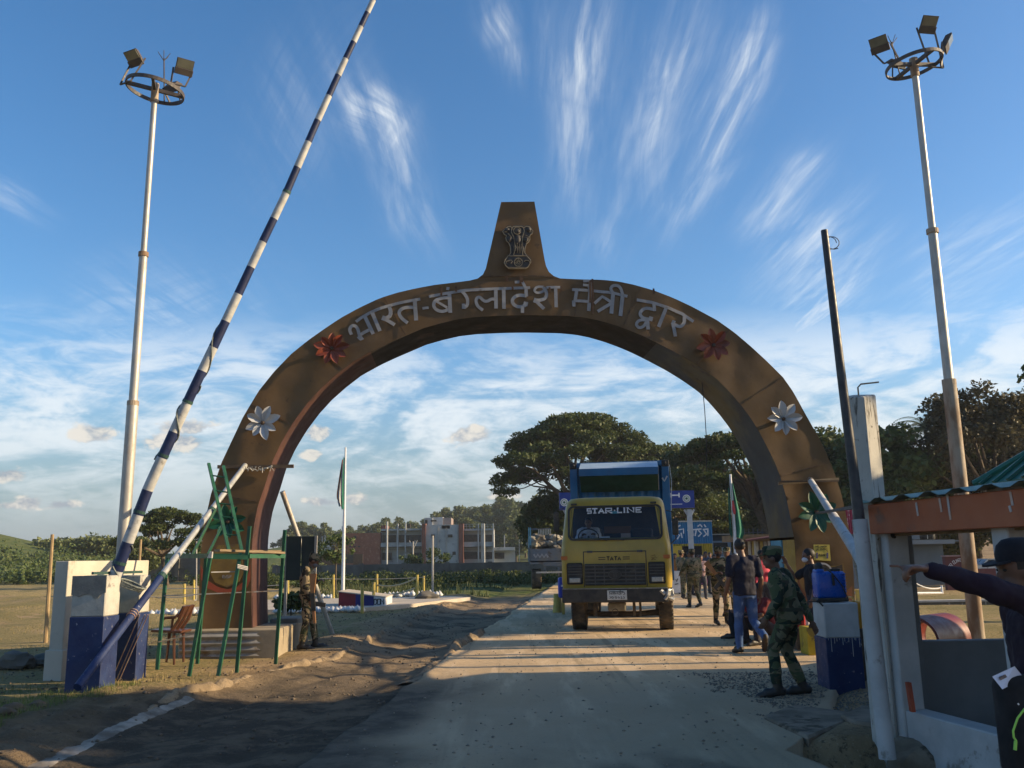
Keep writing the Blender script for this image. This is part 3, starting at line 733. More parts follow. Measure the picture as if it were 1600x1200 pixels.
# palm
def palm():
    b = Vector(at(1468, 880, 57)); H = top(1466, 668, 57); t = thing('palm_tree', 'tall palm with ragged fronds standing above the other trees', 'palm', b)
    mb = MB(); mb.world = False
    mb.tube([(0, 0, -.2), (.1, 0, H * .4), (.05, 0, H * .8), (0, 0, H)], [.2, .15, .13, .12], 8); mb.build('trunk', bark, t, smooth=True)
    r = random.Random(5); mb = MB(); mb.world = False
    for k in range(34):
        a = k * 2.399; up = r.uniform(-.3, 1.25); L = r.uniform(2.0, 2.8); pts = []
        for i in range(9):
            s = i / 8; pts.append(Vector((math.cos(a) * L * s * math.cos(up * (1 - .5 * s)), math.sin(a) * L * s * math.cos(up * (1 - .5 * s)), H + L * (math.sin(up) * s - .75 * s * s))))
        mb.tube(pts, [.025 * (1 - .8 * i / 8) for i in range(9)], 4, caps=False)
        for i in range(1, 9):
            d = (pts[i] - pts[i - 1]).normalized(); x, y = ortho(d)
            for sgn in (-1, 1):
                for q in (0, .33, .66):
                    p = pts[i - 1].lerp(pts[i], q); l = .50 * (1 - .55 * abs(i / 8 - .45)); tip = p + x * sgn * l * .75 + d * l * .6 + Vector((0, 0, -.3 * l))
                    mb._add([p, p + d * .05, tip], [(0, 1, 2)])
    mb.build('crown', leafmat('palm_fronds', (.05, .07, .02), (.10, .12, .03), (.17, .17, .05), .25), t)
palm()
# umbrella tree far left and scrub trees on the left
tree('rain_tree', 'flat-topped umbrella tree in the field behind the ladder', 'tree', at(262, 880, 62, None), top(260, 791, 62), 3.4, 3.0, 2.2, 'umbrella', 55, 13000, .18, lf_dark, 41, None, .2, crad=.62, fork=.36, limbs=8, lean=(-.4, 0), shift=(.1, 0))
tree('scrub_tree', 'bushy yellow-green tree behind the white wall, left of the umbrella tree', 'tree', at(222, 880, 75, None), top(222, 838, 75), 1.9, 1.8, 1.2, 'round', 26, 6000, .20, lf_lite, 42, None, .12, crad=.6)
for i, (px, py, Y, rx, lab) in enumerate(((120, 846, 120, 4.0, 'feathery grey-green bamboo clump left of the lamp post foot'), (150, 850, 135, 4.2, 'dark green scrub tree behind the top edge of the white wall'),
                                          (185, 858, 125, 3.0, 'low round scrub tree close beside the leaning boom'), (95, 858, 140, 3.4, 'small rounded scrub tree right of the bamboo pole'))):
    tree('scrub_tree', lab, 'tree', at(px, 880, Y, None), top(px, py, Y), rx, rx, .8, 'round', 30, 4200, .42, lf_lite if i == 0 else lf_mid, 50 + i, 'scrub trees on the far field', .15, crad=rx * .33)
# wooded rise behind the buildings: copies of three prototypes
protos = []
for i in range(3):
    p = tree('hill_tree', 'x', 'tree', (0, 900 + 40 * i, 0), 12.0, 4.0, 4.0, 2.0, 'round', 38, 5200, .62, (lf_hill, lf_lite, lf_hill)[i], 60 + i, 'trees on the wooded rise behind the buildings', .25, crad=1.35)
    protos.append(p)
hz = [(232, 842), (246, 848), (452, 822), (470, 812), (488, 822), (508, 818), (528, 826), (548, 824), (566, 822), (584, 818), (600, 812), (618, 810), (634, 812), (650, 818), (668, 812), (683, 806), (698, 796), (714, 792), (728, 788), (742, 796),
      (756, 792), (772, 784), (788, 780), (804, 782), (820, 782), (838, 778), (856, 788), (876, 792), (730, 812), (768, 808), (806, 806), (836, 810)]
used = [0, 0, 0]
words = ['pale', 'dark', 'bushy', 'tall', 'narrow', 'broad', 'rounded', 'ragged']
for i, (px, py) in enumerate(hz):
    Y = 215 + (i * 37 % 23) * 2.0 - (30 if i >= 28 else 0); k = i % 3; p = P(px, py, Y); zg = h0(p.x, Y); H = max(p.z - zg, 4.0); s = H / 12.0
    ref = ('left of the white flagpole' if px < 530 else 'above the red brick block' if px < 598 else 'above the left wing of the grey building' if px < 676 else 'above the stair tower of the grey building' if px < 728 else 'right of the grey building' if px < 800 else 'above the stone-laden truck')
    same = [q for q, _ in hz if abs(q - px) > 0 and ((px < 530 and q < 530) or (530 <= px < 598 and 530 <= q < 598) or (598 <= px < 676 and 598 <= q < 676) or (676 <= px < 728 and 676 <= q < 728) or (728 <= px < 800 and 728 <= q < 800) or (px >= 800 and q >= 800))]
    rank = sorted(same + [px]).index(px); ordn = ['first', 'second', 'third', 'fourth', 'fifth', 'sixth', 'seventh', 'eighth', 'ninth'][rank]
    lab = f'{ordn} hazy crown from left {ref}'
    o = protos[k] if not used[k] else dup(protos[k]); used[k] += 1
    o.location = (p.x, Y, zg); o['label'] = lab; o.rotation_euler = (0, 0, i * 1.3); o.scale = (s * (1.0 + .12 * math.sin(i * 2.1)), s, s)
# off to the right of the frame: trees whose shade falls in bands on the road; last two added for shade alone
for i, (x, y, H, rx, zb) in enumerate(((24, 20.3, 11.5, 2.0, 8.3), (29, 27.5, 13, 2.4, 9.0), (26, 36, 12, 3.4, 3.5), (15.5, 9.5, 9.0, 1.3, 5.8), (16, 5.2, 8.6, 1.9, 5.2))):
    tree('roadside_tree', 'roadside tree right of the frame shading the road, ' + (('third nearest', 'second farthest', 'farthest', 'added for verge shade beside the hut roof', 'added for verge shade nearest the camera')[i]), 'tree', (x, y, 0), H, rx, rx, zb, 'round', 36, 7000, .26, lf_mid, 80 + i, 'trees beyond the right edge', .16, crad=.8)
# scrub over the far-left hill
def scrub(name, label, n, region, size, mat, seed):
    r = np.random.RandomState(seed); x = r.uniform(region[0], region[1], n); y = r.uniform(region[2], region[3], n)
    k = fbm(x * .06, y * .06, seed, 3) > -.12; x = x[k]; y = y[k]; z = hgt(x, y)
    s = size * (.4 + r.rand(len(x)))
    V, F = leaves(np.stack([x, y, z + s * .4], 1), np.stack([s, s, s * .7], 1), 60 if size > .7 else 110, .30 if size > .7 else .15, seed)
    o = np_mesh(name, V, F, mat); settag(o, label, 'shrubs', kind='stuff')
scrub('shrubs', 'low green scrub covering the far-left hill', 750, (-125, -38, 70, 135), 1.5, lf_mid, 91)
scrub('shrubs', 'pale bushes along the edge of the far field', 260, (-75, -18, 62, 110), 1.0, lf_lite, 92)
scrub('shrubs', 'low green shrubs at the foot of the compound wall', 330, (-19, 5, 52, 71), .62, lf_dark, 93)
# ================================================================== the arch
AS = 0.06                      # slope of the face plane: Y = 16 + AS * X
AN = Vector((AS, -1, 0)).normalized()       # out of the face, towards the camera
AT = Vector((1, AS, 0)).normalized()
A0 = Vector((0, 16.0, 0))
def PA(px, py, off=0.0):
    d = ray(px, py); o = Vector((0, 0, CZ)); t = (A0 + AN * off - o).dot(AN) / d.dot(AN); return o + d * t
outer = [(312, 984), (311, 920), (313, 870), (319, 820), (330, 770), (346, 723), (363, 687), (380, 651), (404, 611), (428, 581), (455, 553), (481, 532), (508, 513), (532, 497), (561, 481), (593, 466), (620, 457.5),
         (650, 450.5), (680, 445), (710, 441.5), (736, 438), (747, 435), (754, 430), (759, 420), (762, 407), (783, 315.6), (835, 315), (851, 406), (854.5, 421), (862, 430), (875, 435),
         (905, 436.5), (939, 437), (965, 439.5), (991, 445), (1021, 453.5), (1051, 465), (1081, 479), (1120, 500), (1147, 519), (1173, 541), (1200, 566), (1224, 590), (1240, 613), (1253, 637), (1267, 662), (1280, 685), (1293, 712), (1304, 739), (1314, 770), (1321, 800), (1327, 830), (1331, 860), (1334, 900), (1336, 940), (1337, 990)]
inner = [(393.5, 984), (392.6, 908), (393.5, 872), (394, 844), (397, 820), (402.6, 791), (415, 755), (425, 722), (441, 688), (460, 657), (481, 629), (503, 605), (527, 584), (553, 564), (586, 546), (612, 534), (639, 522.5), (661, 513), (689, 505), (717, 498.5), (747, 495), (792, 493), (830, 492.5),
         (884, 493.5), (912, 496), (935, 500.5), (961, 508), (987, 517.5), (1010, 527.5), (1032, 538.5), (1053, 549.5), (1067, 557), (1093, 573), (1120, 592), (1139, 611), (1157, 632), (1173, 653), (1187, 676), (1200, 701), (1211, 723), (1219, 744), (1227, 771), (1234, 803), (1241, 842), (1244, 880), (1246, 990)]
def resample(pts, n):
    pts = [Vector((p[0], p[1], 0)) for p in pts]; L = [0]
    for i in range(1, len(pts)): L.append(L[-1] + (pts[i] - pts[i - 1]).length)
    out = []
    for k in range(n):
        s = L[-1] * k / (n - 1); i = max(j for j in range(len(L)) if L[j] <= s + 1e-9); i = min(i, len(pts) - 2)
        out.append(pts[i].lerp(pts[i + 1], (s - L[i]) / max(L[i + 1] - L[i], 1e-9)))
    return out
arch = thing('arch', 'tall brown sheet-metal arch spanning the road with painted letters and flowers', 'arch', (-0.3, 15.98, 0))
# split the outline into ring (without the crest) by skipping the crest points
o_ring = [p for p in outer if not (747 < p[0] < 870)]
NS = 90
# pair outer and inner points by their angle around the arch centre
cx0, cy0 = 822, 850
def byangle(pts, ang):
    res = []
    A = [math.atan2(cy0 - p[1], cx0 - p[0]) if p[1] < cy0 else None for p in pts]
    return A
def ringpts(pts, n):
    """n points: leg parts by height, curve by angle"""
    out = []
    left = [p for p in pts if p[0] < cx0]; right = [p for p in pts if p[0] >= cx0]
    hs = [984 - i * (984 - 850) / 8 for i in range(8)]
    for h in hs:
        for a, b in zip(left, left[1:]):
            if b[1] <= h <= a[1]:
                k = (a[1] - h) / (a[1] - b[1] + 1e-9); out.append((a[0] + (b[0] - a[0]) * k, h)); break
        else: out.append(left[0])
    for i in range(n + 1):
        th = PI * i / n; dx, dy = -math.cos(th), -math.sin(th)   # from left over the top to right
        best = None
        for a, b in zip(pts, pts[1:]):
            ex, ey = b[0] - a[0], b[1] - a[1]; det = dx * (-ey) + ex * dy
            if abs(det) < 1e-9: continue
            rx_, ry_ = a[0] - cx0, a[1] - cy0
            t = (rx_ * (-ey) + ex * ry_) / det; u = (dx * ry_ - dy * rx_) / det
            if t > 0 and -1e-6 <= u <= 1 + 1e-6: best = (cx0 + dx * t, cy0 + dy * t) if best is None else best
        out.append(best)
    for h in hs[::-1]:
        for a, b in zip(right, right[1:]):
            if a[1] <= h <= b[1]:
                k = (h - a[1]) / (b[1] - a[1] + 1e-9); out.append((a[0] + (b[0] - a[0]) * k, h)); break
        else: out.append(right[-1])
    return out
ro, ri = ringpts(o_ring, 120), ringpts(inner, 120)
TH = 1.30                       # thickness of the arch, front to back
nr = len(ro); ncx = 9
def dent(p, s=1.0):
    u = p.dot(AT); return s * (0.034 * (mnoise.noise(Vector((u * 1.1, p.z * 1.1, 3.3)))) + 0.022 * mnoise.noise(Vector((u * 2.7, p.z * 2.7, 8.3))) - 0.01 * abs(mnoise.noise(Vector((u * 5, p.z * 5, 1)))))
vs = []; fs = []
for i in range(nr):
    for j in range(ncx):
        t = j / (ncx - 1); px = ro[i][0] * (1 - t) + ri[i][0] * t; py = ro[i][1] * (1 - t) + ri[i][1] * t
        p = PA(px, py); edge = min(t, 1 - t) * 6; p = p + AN * dent(p, min(edge, 1)); vs.append(p)
for i in range(nr - 1):
    for j in range(ncx - 1): a = i * ncx + j; fs.append((a, a + 1, a + ncx + 1, a + ncx))
def archmat(name, c1, c2, cs, cr):
    mt = M(name, c1, c2, 1.3, .62, .25, 7, c3=cs, s3=.9, t3=(.52, .70), spec=.3, c4=cr, s4=5, t4=(.62, .72)); return mt
m_face = archmat('mustard_brown_sheet_metal', (.130, .077, .031), (.100, .058, .024), (.142, .087, .039), (.070, .042, .021))
m_out = archmat('edge_sheet_metal', (.16, .11, .06), (.10, .07, .04), (.12, .09, .06), (.30, .24, .15))
m_red = M('oxide_red_sheet_metal', (.085, .036, .025), (.06, .026, .019), 1.2, .6, .25, 7, c3=(.11, .05, .034), s3=.8, t3=(.55, .7), c4=(.04, .02, .014), s4=2.5, t4=(.55, .66))
m_ygrey = M('yellowed_grey_sheet_metal', (.055, .058, .058), (.14, .105, .042), .55, .6, .2, 7, contrast=(.42, .58), c3=(.11, .10, .07), s3=.9, t3=(.5, .68), c4=(.06, .05, .045), s4=2.2, t4=(.56, .68))
mb = MB(); mb._add(vs, fs); fr = mb.build('front_face', m_face, arch, smooth=True, ang=60)
# outer rim
def strip(pts, a, b, name, mat, nseg=4):
    vs = []; fs = []
    for p in pts:
        q = PA(*p)
        for k in range(nseg + 1): vs.append(q - AN * (a + (b - a) * k / nseg))
    for i in range(len(pts) - 1):
        for k in range(nseg): v = i * (nseg + 1) + k; fs.append((v, v + 1, v + nseg + 2, v + nseg + 1))
    mb = MB(); mb._add(vs, fs); return mb.build(name, mat, arch, smooth=True, ang=35)
strip(ro, 0.004, TH, 'outer_rim', m_out)
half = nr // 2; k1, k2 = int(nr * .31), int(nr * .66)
m_rimdark = M('dark_underside', (.030, .024, .02), (.02, .017, .015), 1.2, .8, .2, 7, c3=(.06, .04, .03), s3=1)  # middle stretch of the inner rim, darker than both ends
strip(ri[:k1 + 1], 0.004, TH, 'inner_rim', m_red); strip(ri[k1:k2 + 1], 0.004, TH, 'inner_rim', m_rimdark)
# the right inner sheet ends above head height
ricut = [p for p in ri[k2:] if p[1] < 846]
strip(ricut, 0.004, TH, 'inner_rim', m_ygrey)
mb = MB(); mb._add([Vector(v) - AN * (TH + .004) - AN * 0 for v in [PA(*p) for p in ro] + [PA(*p) for p in ri]], [(i, i + 1, nr + i + 1, nr + i) for i in range(nr - 1)]); mb.build('back_face', m_face, arch)
# crest with its flared foot
cp_ = [p for p in outer if 736 <= p[0] <= 880]
vs = []; fs = []; rows = 14
lft_ = resample([p for p in cp_ if p[0] < 800], rows); rgt_ = resample([p for p in cp_ if p[0] > 800][::-1], rows)
for i in range(rows):
    for j in range(9):
        t = j / 8; p = PA(lft_[i].x * (1 - t) + rgt_[i].x * t, lft_[i].y * (1 - t) + rgt_[i].y * t, 0.006); e = min(t, 1 - t) * 5
        vs.append(p + AN * (0.8 * dent(p, min(e, 1)) * (1 if 0 < i < rows - 1 else 0)))
for i in range(rows - 1):
    for j in range(8): a = i * 9 + j; fs.append((a, a + 1, a + 10, a + 9))
mb = MB(); mb._add(vs, fs); cr = mb.build('crest', m_face, arch, smooth=True, ang=60)
vs = []; fs = []
loop = [PA(p.x, p.y, .006) for p in lft_] + [PA(p.x, p.y, .006) for p in rgt_[::-1]]
for q in loop: vs += [q, q - AN * (TH * .9)]
for i in range(len(loop) - 1): fs.append((2 * i, 2 * i + 1, 2 * i + 3, 2 * i + 2))
fs.append(tuple(2 * i + 1 for i in range(len(loop))))
mb = MB(); mb._add(vs, fs); mb.build('crest_rim', m_out, arch)
# seams between the sheets, with a little rust
m_seam = M('seam_line', (.06, .038, .022), (.12, .07, .035), 9, .8)
for i in (14, 26, 37, 48, 76, 84, 97, 106, 118):
    if i < nr: 
        pts = [PA(ro[i][0] * (1 - t) + ri[i][0] * t, ro[i][1] * (1 - t) + ri[i][1] * t, 0) for t in (0.02, .25, .5, .75, .98)]
        mb = MB(); mb.stroke([p + AN * dent(p) for p in pts], .018, AN, .006, .004); mb.build('sheet_seam', m_seam, arch)
mb = MB(); pts = [PA(x, y) for x, y in ((752, 432), (790, 431.5), (830, 431.5), (866, 433))]; mb.stroke(pts, .02, AN, .01, .012)
mb.build('sheet_seam', m_seam, arch)
for x, y, l in ((925, 437, 55), (921, 440, 34), (712, 449, 8), (876, 449, 7), (858, 450, 9), (791, 432, 9), (812, 433, 12), (815, 433, 9), (689, 449, 14), (1020, 452, 9), (800, 449, 5)):
    mb = MB(); mb.stroke([PA(x, y), PA(x + 1, y + l * .5), PA(x + .5, y + l)], .035, AN, .003, .05); mb.build('rust_run', M('rust_run', (.055, .03, .02), (.10, .055, .03), 14, .9), arch)

# ---- letters, cut out of the photograph's strokes
m_let = M('faded_white_letter_paint', (.27, .27, .275), (.21, .21, .215), 5, .7, c3=(.12, .10, .085), s3=3, t3=(.6, .7))
def LL(pts): return [(530 + x / 5.333, 430 + y / 5.333) for x, y in pts]
def LR(pts): return [(800 + x / 5.333, 430 + y / 5.333) for x, y in pts]
def curve(pts, it=2):
    for _ in range(it):
        q = [pts[0]]
        for a, b in zip(pts, pts[1:]):
            q += [(a[0] * .75 + b[0] * .25, a[1] * .75 + b[1] * .25), (a[0] * .25 + b[0] * .75, a[1] * .25 + b[1] * .75)]
        q.append(pts[-1]); pts = q
    return pts
words_ = {
 'bharat': (LL, [([(140, 388), (205, 340), (290, 300), (430, 252), (560, 222), (676, 202)], 24, 1), ([(102, 495), (84, 455), (100, 425), (130, 418), (155, 445), (165, 490), (176, 525)], 26, 1), ([(160, 508), (180, 530), (196, 518)], 34, 0), ([(172, 500), (205, 480), (262, 452)], 26, 0), ([(212, 340), (284, 492)], 30, 0),
                 ([(272, 305), (340, 468)], 30, 0), ([(415, 262), (432, 300), (425, 345), (395, 362), (372, 362)], 30, 1), ([(358, 358), (385, 368)], 40, 0), ([(385, 372), (420, 390), (462, 416)], 28, 0),
                 ([(630, 215), (642, 380)], 32, 0), ([(636, 272), (570, 268), (515, 285), (495, 318), (520, 362), (570, 400)], 27, 1)]),
 'hyphen': (LL, [([(694, 278), (746, 272)], 22, 0)]),
 'bangla': (LL, [([(748, 182), (900, 152), (1050, 130), (1300, 116), (1590, 108)], 24, 0), ([(925, 190), (865, 190), (800, 212), (783, 250), (805, 290), (860, 308), (922, 282)], 27, 1), ([(918, 160), (926, 315)], 32, 0), ([(812, 222), (900, 272)], 20, 0), ([(893, 112), (918, 116)], 26, 0),
                 ([(1022, 138), (1050, 165), (1072, 205), (1068, 255), (1040, 275)], 26, 1), ([(1022, 262), (1048, 262)], 44, 0),
                 ([(1305, 205), (1265, 202), (1238, 222), (1205, 222), (1165, 178), (1135, 208), (1150, 262), (1196, 296)], 25, 1), ([(1304, 122), (1306, 282)], 30, 0), ([(1370, 120), (1372, 284)], 30, 0),
                 ([(1555, 112), (1558, 182)], 28, 0), ([(1560, 178), (1490, 168), (1440, 200), (1445, 245), (1495, 272), (1552, 255)], 28, 1), ([(1535, 240), (1570, 248)], 36, 0), ([(1526, 262), (1526, 318)], 28, 0), ([(1462, 62), (1525, 60), (1552, 112)], 24, 0)]),
 'sha': (LR, [([(262, 100), (205, 98), (182, 130), (205, 152), (255, 142), (278, 112)], 20, 1), ([(262, 104), (290, 150), (280, 195), (235, 212), (200, 212)], 28, 1), ([(180, 210), (208, 220)], 40, 0), ([(205, 225), (265, 284)], 28, 0), ([(285, 106), (400, 104)], 22, 0), ([(362, 108), (367, 270)], 28, 0)]),
 'maitri': (LR, [([(500, 122), (670, 132), (830, 148), (962, 176)], 24, 0), ([(538, 126), (524, 222)], 28, 0), ([(500, 238), (528, 238)], 52, 0), ([(520, 214), (650, 224)], 24, 0), ([(652, 60), (650, 130), (638, 300)], 30, 0), ([(592, 52), (650, 50)], 22, 0), ([(590, 84), (635, 88), (650, 128)], 22, 0),
                  ([(842, 140), (826, 324)], 32, 0), ([(684, 240), (750, 182), (832, 232)], 24, 0), ([(712, 306), (828, 236)], 26, 0), ([(922, 165), (902, 342)], 32, 0), ([(840, 152), (815, 112), (848, 84), (900, 96), (922, 165)], 25, 1)]),
 'dvar': (LR, [([(1040, 206), (1160, 226), (1300, 272), (1420, 322), (1512, 386)], 26, 0), ([(1182, 236), (1186, 300)], 28, 0), ([(1190, 290), (1110, 268), (1062, 312), (1078, 352), (1130, 368), (1170, 362)], 27, 1), ([(1140, 358), (1172, 368)], 38, 0),
                ([(1128, 375), (1062, 372), (1030, 408), (1056, 442), (1098, 428), (1120, 390)], 25, 1), ([(1128, 370), (1134, 452)], 30, 0), ([(1284, 272), (1222, 430)], 30, 0), ([(1436, 345), (1436, 400), (1400, 436), (1352, 412)], 28, 1), ([(1330, 390), (1356, 402)], 38, 0), ([(1338, 400), (1360, 512)], 28, 0)]),
}
for wname, (fn, strokes) in words_.items():
    mb = MB(); q = 0
    for pts, w, cv in strokes:
        pp = curve(pts) if cv else pts
        if not cv:      # densify so the strokes follow the buckled sheet
            dd = []
            for a, b in zip(pp, pp[1:]):
                for k in range(3): dd.append((a[0] + (b[0] - a[0]) * k / 3, a[1] + (b[1] - a[1]) * k / 3))
            pp = dd + [pp[-1]]
        p3 = [PA(*c) for c in fn(pp)]
        p3 = [p + AN * dent(p) for p in p3]
        mb.stroke(p3, w / 5.333 * 16 / FPX * 1.04, AN, .012, .006 + .0009 * q); q += 1
    mb.build('lettering', m_let, arch)

# ---- sheet metal flowers
def flower(cx, cy, R, mat, n=8, rot=0.0, seed=0):
    r = random.Random(seed); c = PA(cx, cy, 0.03)
    fl = bpy.data.objects.new('flower', None); col.objects.link(fl); fl.parent = arch; fl.location = frame_of(arch).inverted() @ c
    up = Vector((0, 0, 1))
    for k in range(n):
        a = rot + 2 * PI * k / n + r.uniform(-.09, .09); d = AT * math.cos(a) + up * math.sin(a); s = d.cross(AN)
        L = R * r.uniform(.9, 1.08); w = L * .25; lift = r.uniform(.10, .30); cup = r.uniform(.03, .07)
        vs = []
        prof = [(0.04, .10, .02), (.25, .62, .10), (.5, 1.0, .22), (.75, .78, .30), (.9, .42, .33), (1.0, .02, .34)]
        for t, ww, z in prof:
            for e in (-1, 0, 1): vs.append(c + d * (L * t) + s * (e * w * ww) + AN * (lift * z * L * 2.4 + (cup if e else 0) * ww + .02))
        fs = []
        for i in range(len(prof) - 1):
            for j in range(2): b = i * 3 + j; fs.append((b, b + 1, b + 4, b + 3))
        mb = MB(); mb._add(vs, fs); mb.build('petal', mat, fl, smooth=True, ang=50)
    mb = MB(); mb.lathe(c, [(.035, -.03), (.035, .06), (.02, .075)], 10, axis=AN); mb.build('boss', M('rusty_iron', (.09, .05, .03), (.05, .035, .025), 10, .85), fl)
m_or = M('orange_petal_paint', (.24, .05, .02), (.17, .035, .016), 3, .5, c3=(.12, .03, .015), s3=2)
m_wh = M('white_petal_paint', (.42, .42, .42), (.34, .35, .36), 3, .5)
m_gn = M('green_petal_paint', (.015, .10, .05), (.01, .065, .035), 3, .45)
flower(519, 545, .31, m_or, 9, .2, 1); flower(411, 661, .31, m_wh, 8, .3, 2); flower(357, 815, .32, m_gn, 8, .25, 3)
flower(1114, 540, .34, m_or, 8, .15, 4); flower(1223, 655, .33, m_wh, 8, .05, 5); flower(1274, 800, .37, m_gn, 8, .3, 6)

# ---- the four-lion emblem on the crest
m_emb = M('weathered_bronze_relief', (.055, .05, .045), (.03, .028, .027), 18, .6, .6, 50)
m_gold = M('dull_gold_outline', (.34, .27, .17), (.24, .19, .12), 12, .6)
def LE(pts): return [(740 + x / 8, 300 + y / 8) for x, y in pts]
emb = bpy.data.objects.new('emblem', None); col.objects.link(emb); emb.parent = arch; emb.location = frame_of(arch).inverted() @ PA(808, 388)
def pe(pts, off=.02): return [PA(x, y, off) for x, y in LE(pts)]
body = [(498, 432), (600, 432), (625, 450), (660, 430), (700, 438), (742, 490), (735, 520), (712, 535), (700, 560), (705, 590), (690, 625), (660, 650), (645, 700), (640, 760), (665, 800), (440, 800), (465, 760), (460, 690), (440, 640), (410, 610), (402, 575), (410, 545), (385, 535), (362, 495), (375, 480), (400, 462), (425, 438), (462, 432), (480, 455)]
base = [(430, 800), (665, 800), (712, 850), (715, 875), (680, 940), (650, 960), (440, 960), (400, 920), (385, 885), (395, 850)]
mb = MB(); mb.prism(pe(body), AN, .07); mb.prism(pe(base), AN, .08)
def bump_(x, y, r_, d=.05, sx=1, sy=1):
    R_ = Matrix((AT, Vector((0, 0, 1)), AN)).transposed(); k = 16 / FPX / 8
    mb.ell(PA(*LE([(x, y)])[0], .085), (r_ * k * sx, r_ * k * sy, d), R_, 12, 7)
bump_(548, 500, 52, .07); bump_(550, 600, 55, .06, 1, 1.5); bump_(450, 590, 45, .05); bump_(650, 600, 42, .05); bump_(420, 480, 35, .05); bump_(690, 475, 35, .05)
for x in (500, 530, 560, 590, 620): bump_(x, 720, 13, .04, 1, 4)
bump_(430, 880, 14, .03, 2.6, 1.4); bump_(660, 865, 14, .03, 2.6, 1.2)
mb.build('relief', m_emb, emb)
mb = MB(); wl = 9 / 8 * 16 / FPX
def gl(pts, w=wl, close=False, off=.092): 
    pts = pts + [pts[0]] if close else pts; mb.stroke(pe(pts, off), w, AN, .014)
gl(body, close=True); gl(base, close=True, off=.102)
ring = lambda x, y, r_, n=20: [(x + r_ * math.cos(2 * PI * k / n), y + r_ * math.sin(2 * PI * k / n)) for k in range(n)]
gl(ring(545, 485, 45), wl * .8, True, .125); gl([(480, 455), (470, 500), (500, 560), (515, 640), (518, 720), (500, 790)], off=.10); gl([(625, 450), (635, 490), (612, 560), (605, 660), (615, 790)], off=.10)
gl(ring(560, 880, 52), wl * .8, True, .106)
for k in range(12): a = k * PI / 6; gl([(560 + 10 * math.cos(a), 880 + 10 * math.sin(a)), (560 + 48 * math.cos(a), 880 + 48 * math.sin(a))], wl * .4, False, .106)
for ps in ([(520, 475), (540, 480), (535, 495), (555, 500)], [(405, 895), (415, 865), (440, 860), (470, 850), (485, 870), (465, 895)], [(630, 870), (650, 855), (690, 858), (700, 885)], [(525, 660), (520, 740)], [(545, 640), (548, 760)], [(575, 650), (580, 770)], [(430, 945), (665, 945)], [(430, 520), (470, 560), (450, 620)], [(650, 540), (690, 560), (660, 630)], [(385, 500), (420, 500)], [(690, 500), (728, 500)]):
    gl(ps, wl * .55, False, .125)
mb.build('outline', m_gold, emb)

# ---- painted badges low on the legs
def disc(px, py, rx, ry, off, n=24, a0=0, a1=2 * PI, rin=0.0):
    out = []
    for k in range(n + 1): a = a0 + (a1 - a0) * k / n; out.append((px + rx * math.cos(a), py + ry * math.sin(a)))
    return out
def painted(name, poly, off, mat, d=.003):
    mb = MB(); mb.prism([PA(x, y, off) for x, y in poly], AN, d); return mb.build(name, mat, arch)
m_bred = M('badge_red_paint', (.30, .06, .025), (.24, .05, .02), 4, .7); m_byel = M('badge_yellow_paint', (.22, .14, .025), (.15, .09, .022), 4, .7, c3=(.12, .075, .03), s3=3)
m_bblk = M('badge_black_paint', (.02, .017, .015), (.035, .025, .02), 4, .7); m_bor = M('badge_orange_paint', (.24, .09, .035), (.17, .065, .028), 3, .7)
shl = [(315, 885), (318, 893), (326, 908), (340, 920), (355, 925), (370, 921), (384, 908), (389, 893), (391, 880), (391, 905), (387, 920), (370, 926), (355, 928), (335, 926), (320, 922), (314, 908)]
painted('badge_ribbon', [(313.5, 882), (318, 893), (326, 908), (340, 917), (355, 921), (370, 917), (384, 906), (389, 893), (391, 880), (391, 906), (386, 918), (370, 925), (340, 926), (322, 918), (314, 905)], .066, m_bred)
painted('badge_field', [(332, 872), (328, 895), (336, 910), (355, 918), (374, 909), (382, 892), (378, 868), (372, 850), (340, 852)], .064, m_byel)
mb = MB()
for pts in ([(348, 899), (348, 903), (352, 903), (352, 901), (348, 901), (351, 899), (348, 899)], [(357, 899), (353.5, 899), (353.5, 901), (357, 901), (357, 903), (353.5, 903)], [(359, 903), (359, 899), (362, 899)], [(359, 901), (361.5, 901)]):
    mb.stroke([PA(x, y, .07) for x, y in pts], .010, AN, .002)
mb.build('lettering', m_let, arch)
painted('badge_ribbon', [(1247, 900), (1252, 918), (1262, 928), (1276, 935), (1292, 938), (1310, 934), (1322, 925), (1331, 915), (1333, 975), (1247, 978)], .06, m_bor)
sh = [(1256, 879), (1266, 883), (1288, 885), (1306, 884), (1318, 880), (1320, 900), (1318, 915), (1310, 926), (1296, 934), (1283, 936), (1268, 931), (1260, 920), (1257, 905)]
painted('badge_border', sh, .066, m_byel, .004)
c_ = (1288, 905); painted('badge_field', [(c_[0] + (x - c_[0]) * .93, c_[1] + (y - c_[1]) * .93) for x, y in sh], .071, m_bblk, .004)
painted('badge_disc', disc(1284, 893, 16, 14, 0), .076, M('badge_white_paint', (.45, .44, .42), (.35, .34, .33), 4, .7), .003)
painted('badge_disc', disc(1286, 892, 11, 10, 0), .080, m_bblk, .003)
painted('badge_ribbon', [(1262, 908), (1276, 903), (1300, 903), (1312, 908), (1302, 912), (1274, 912)], .080, m_byel, .003)

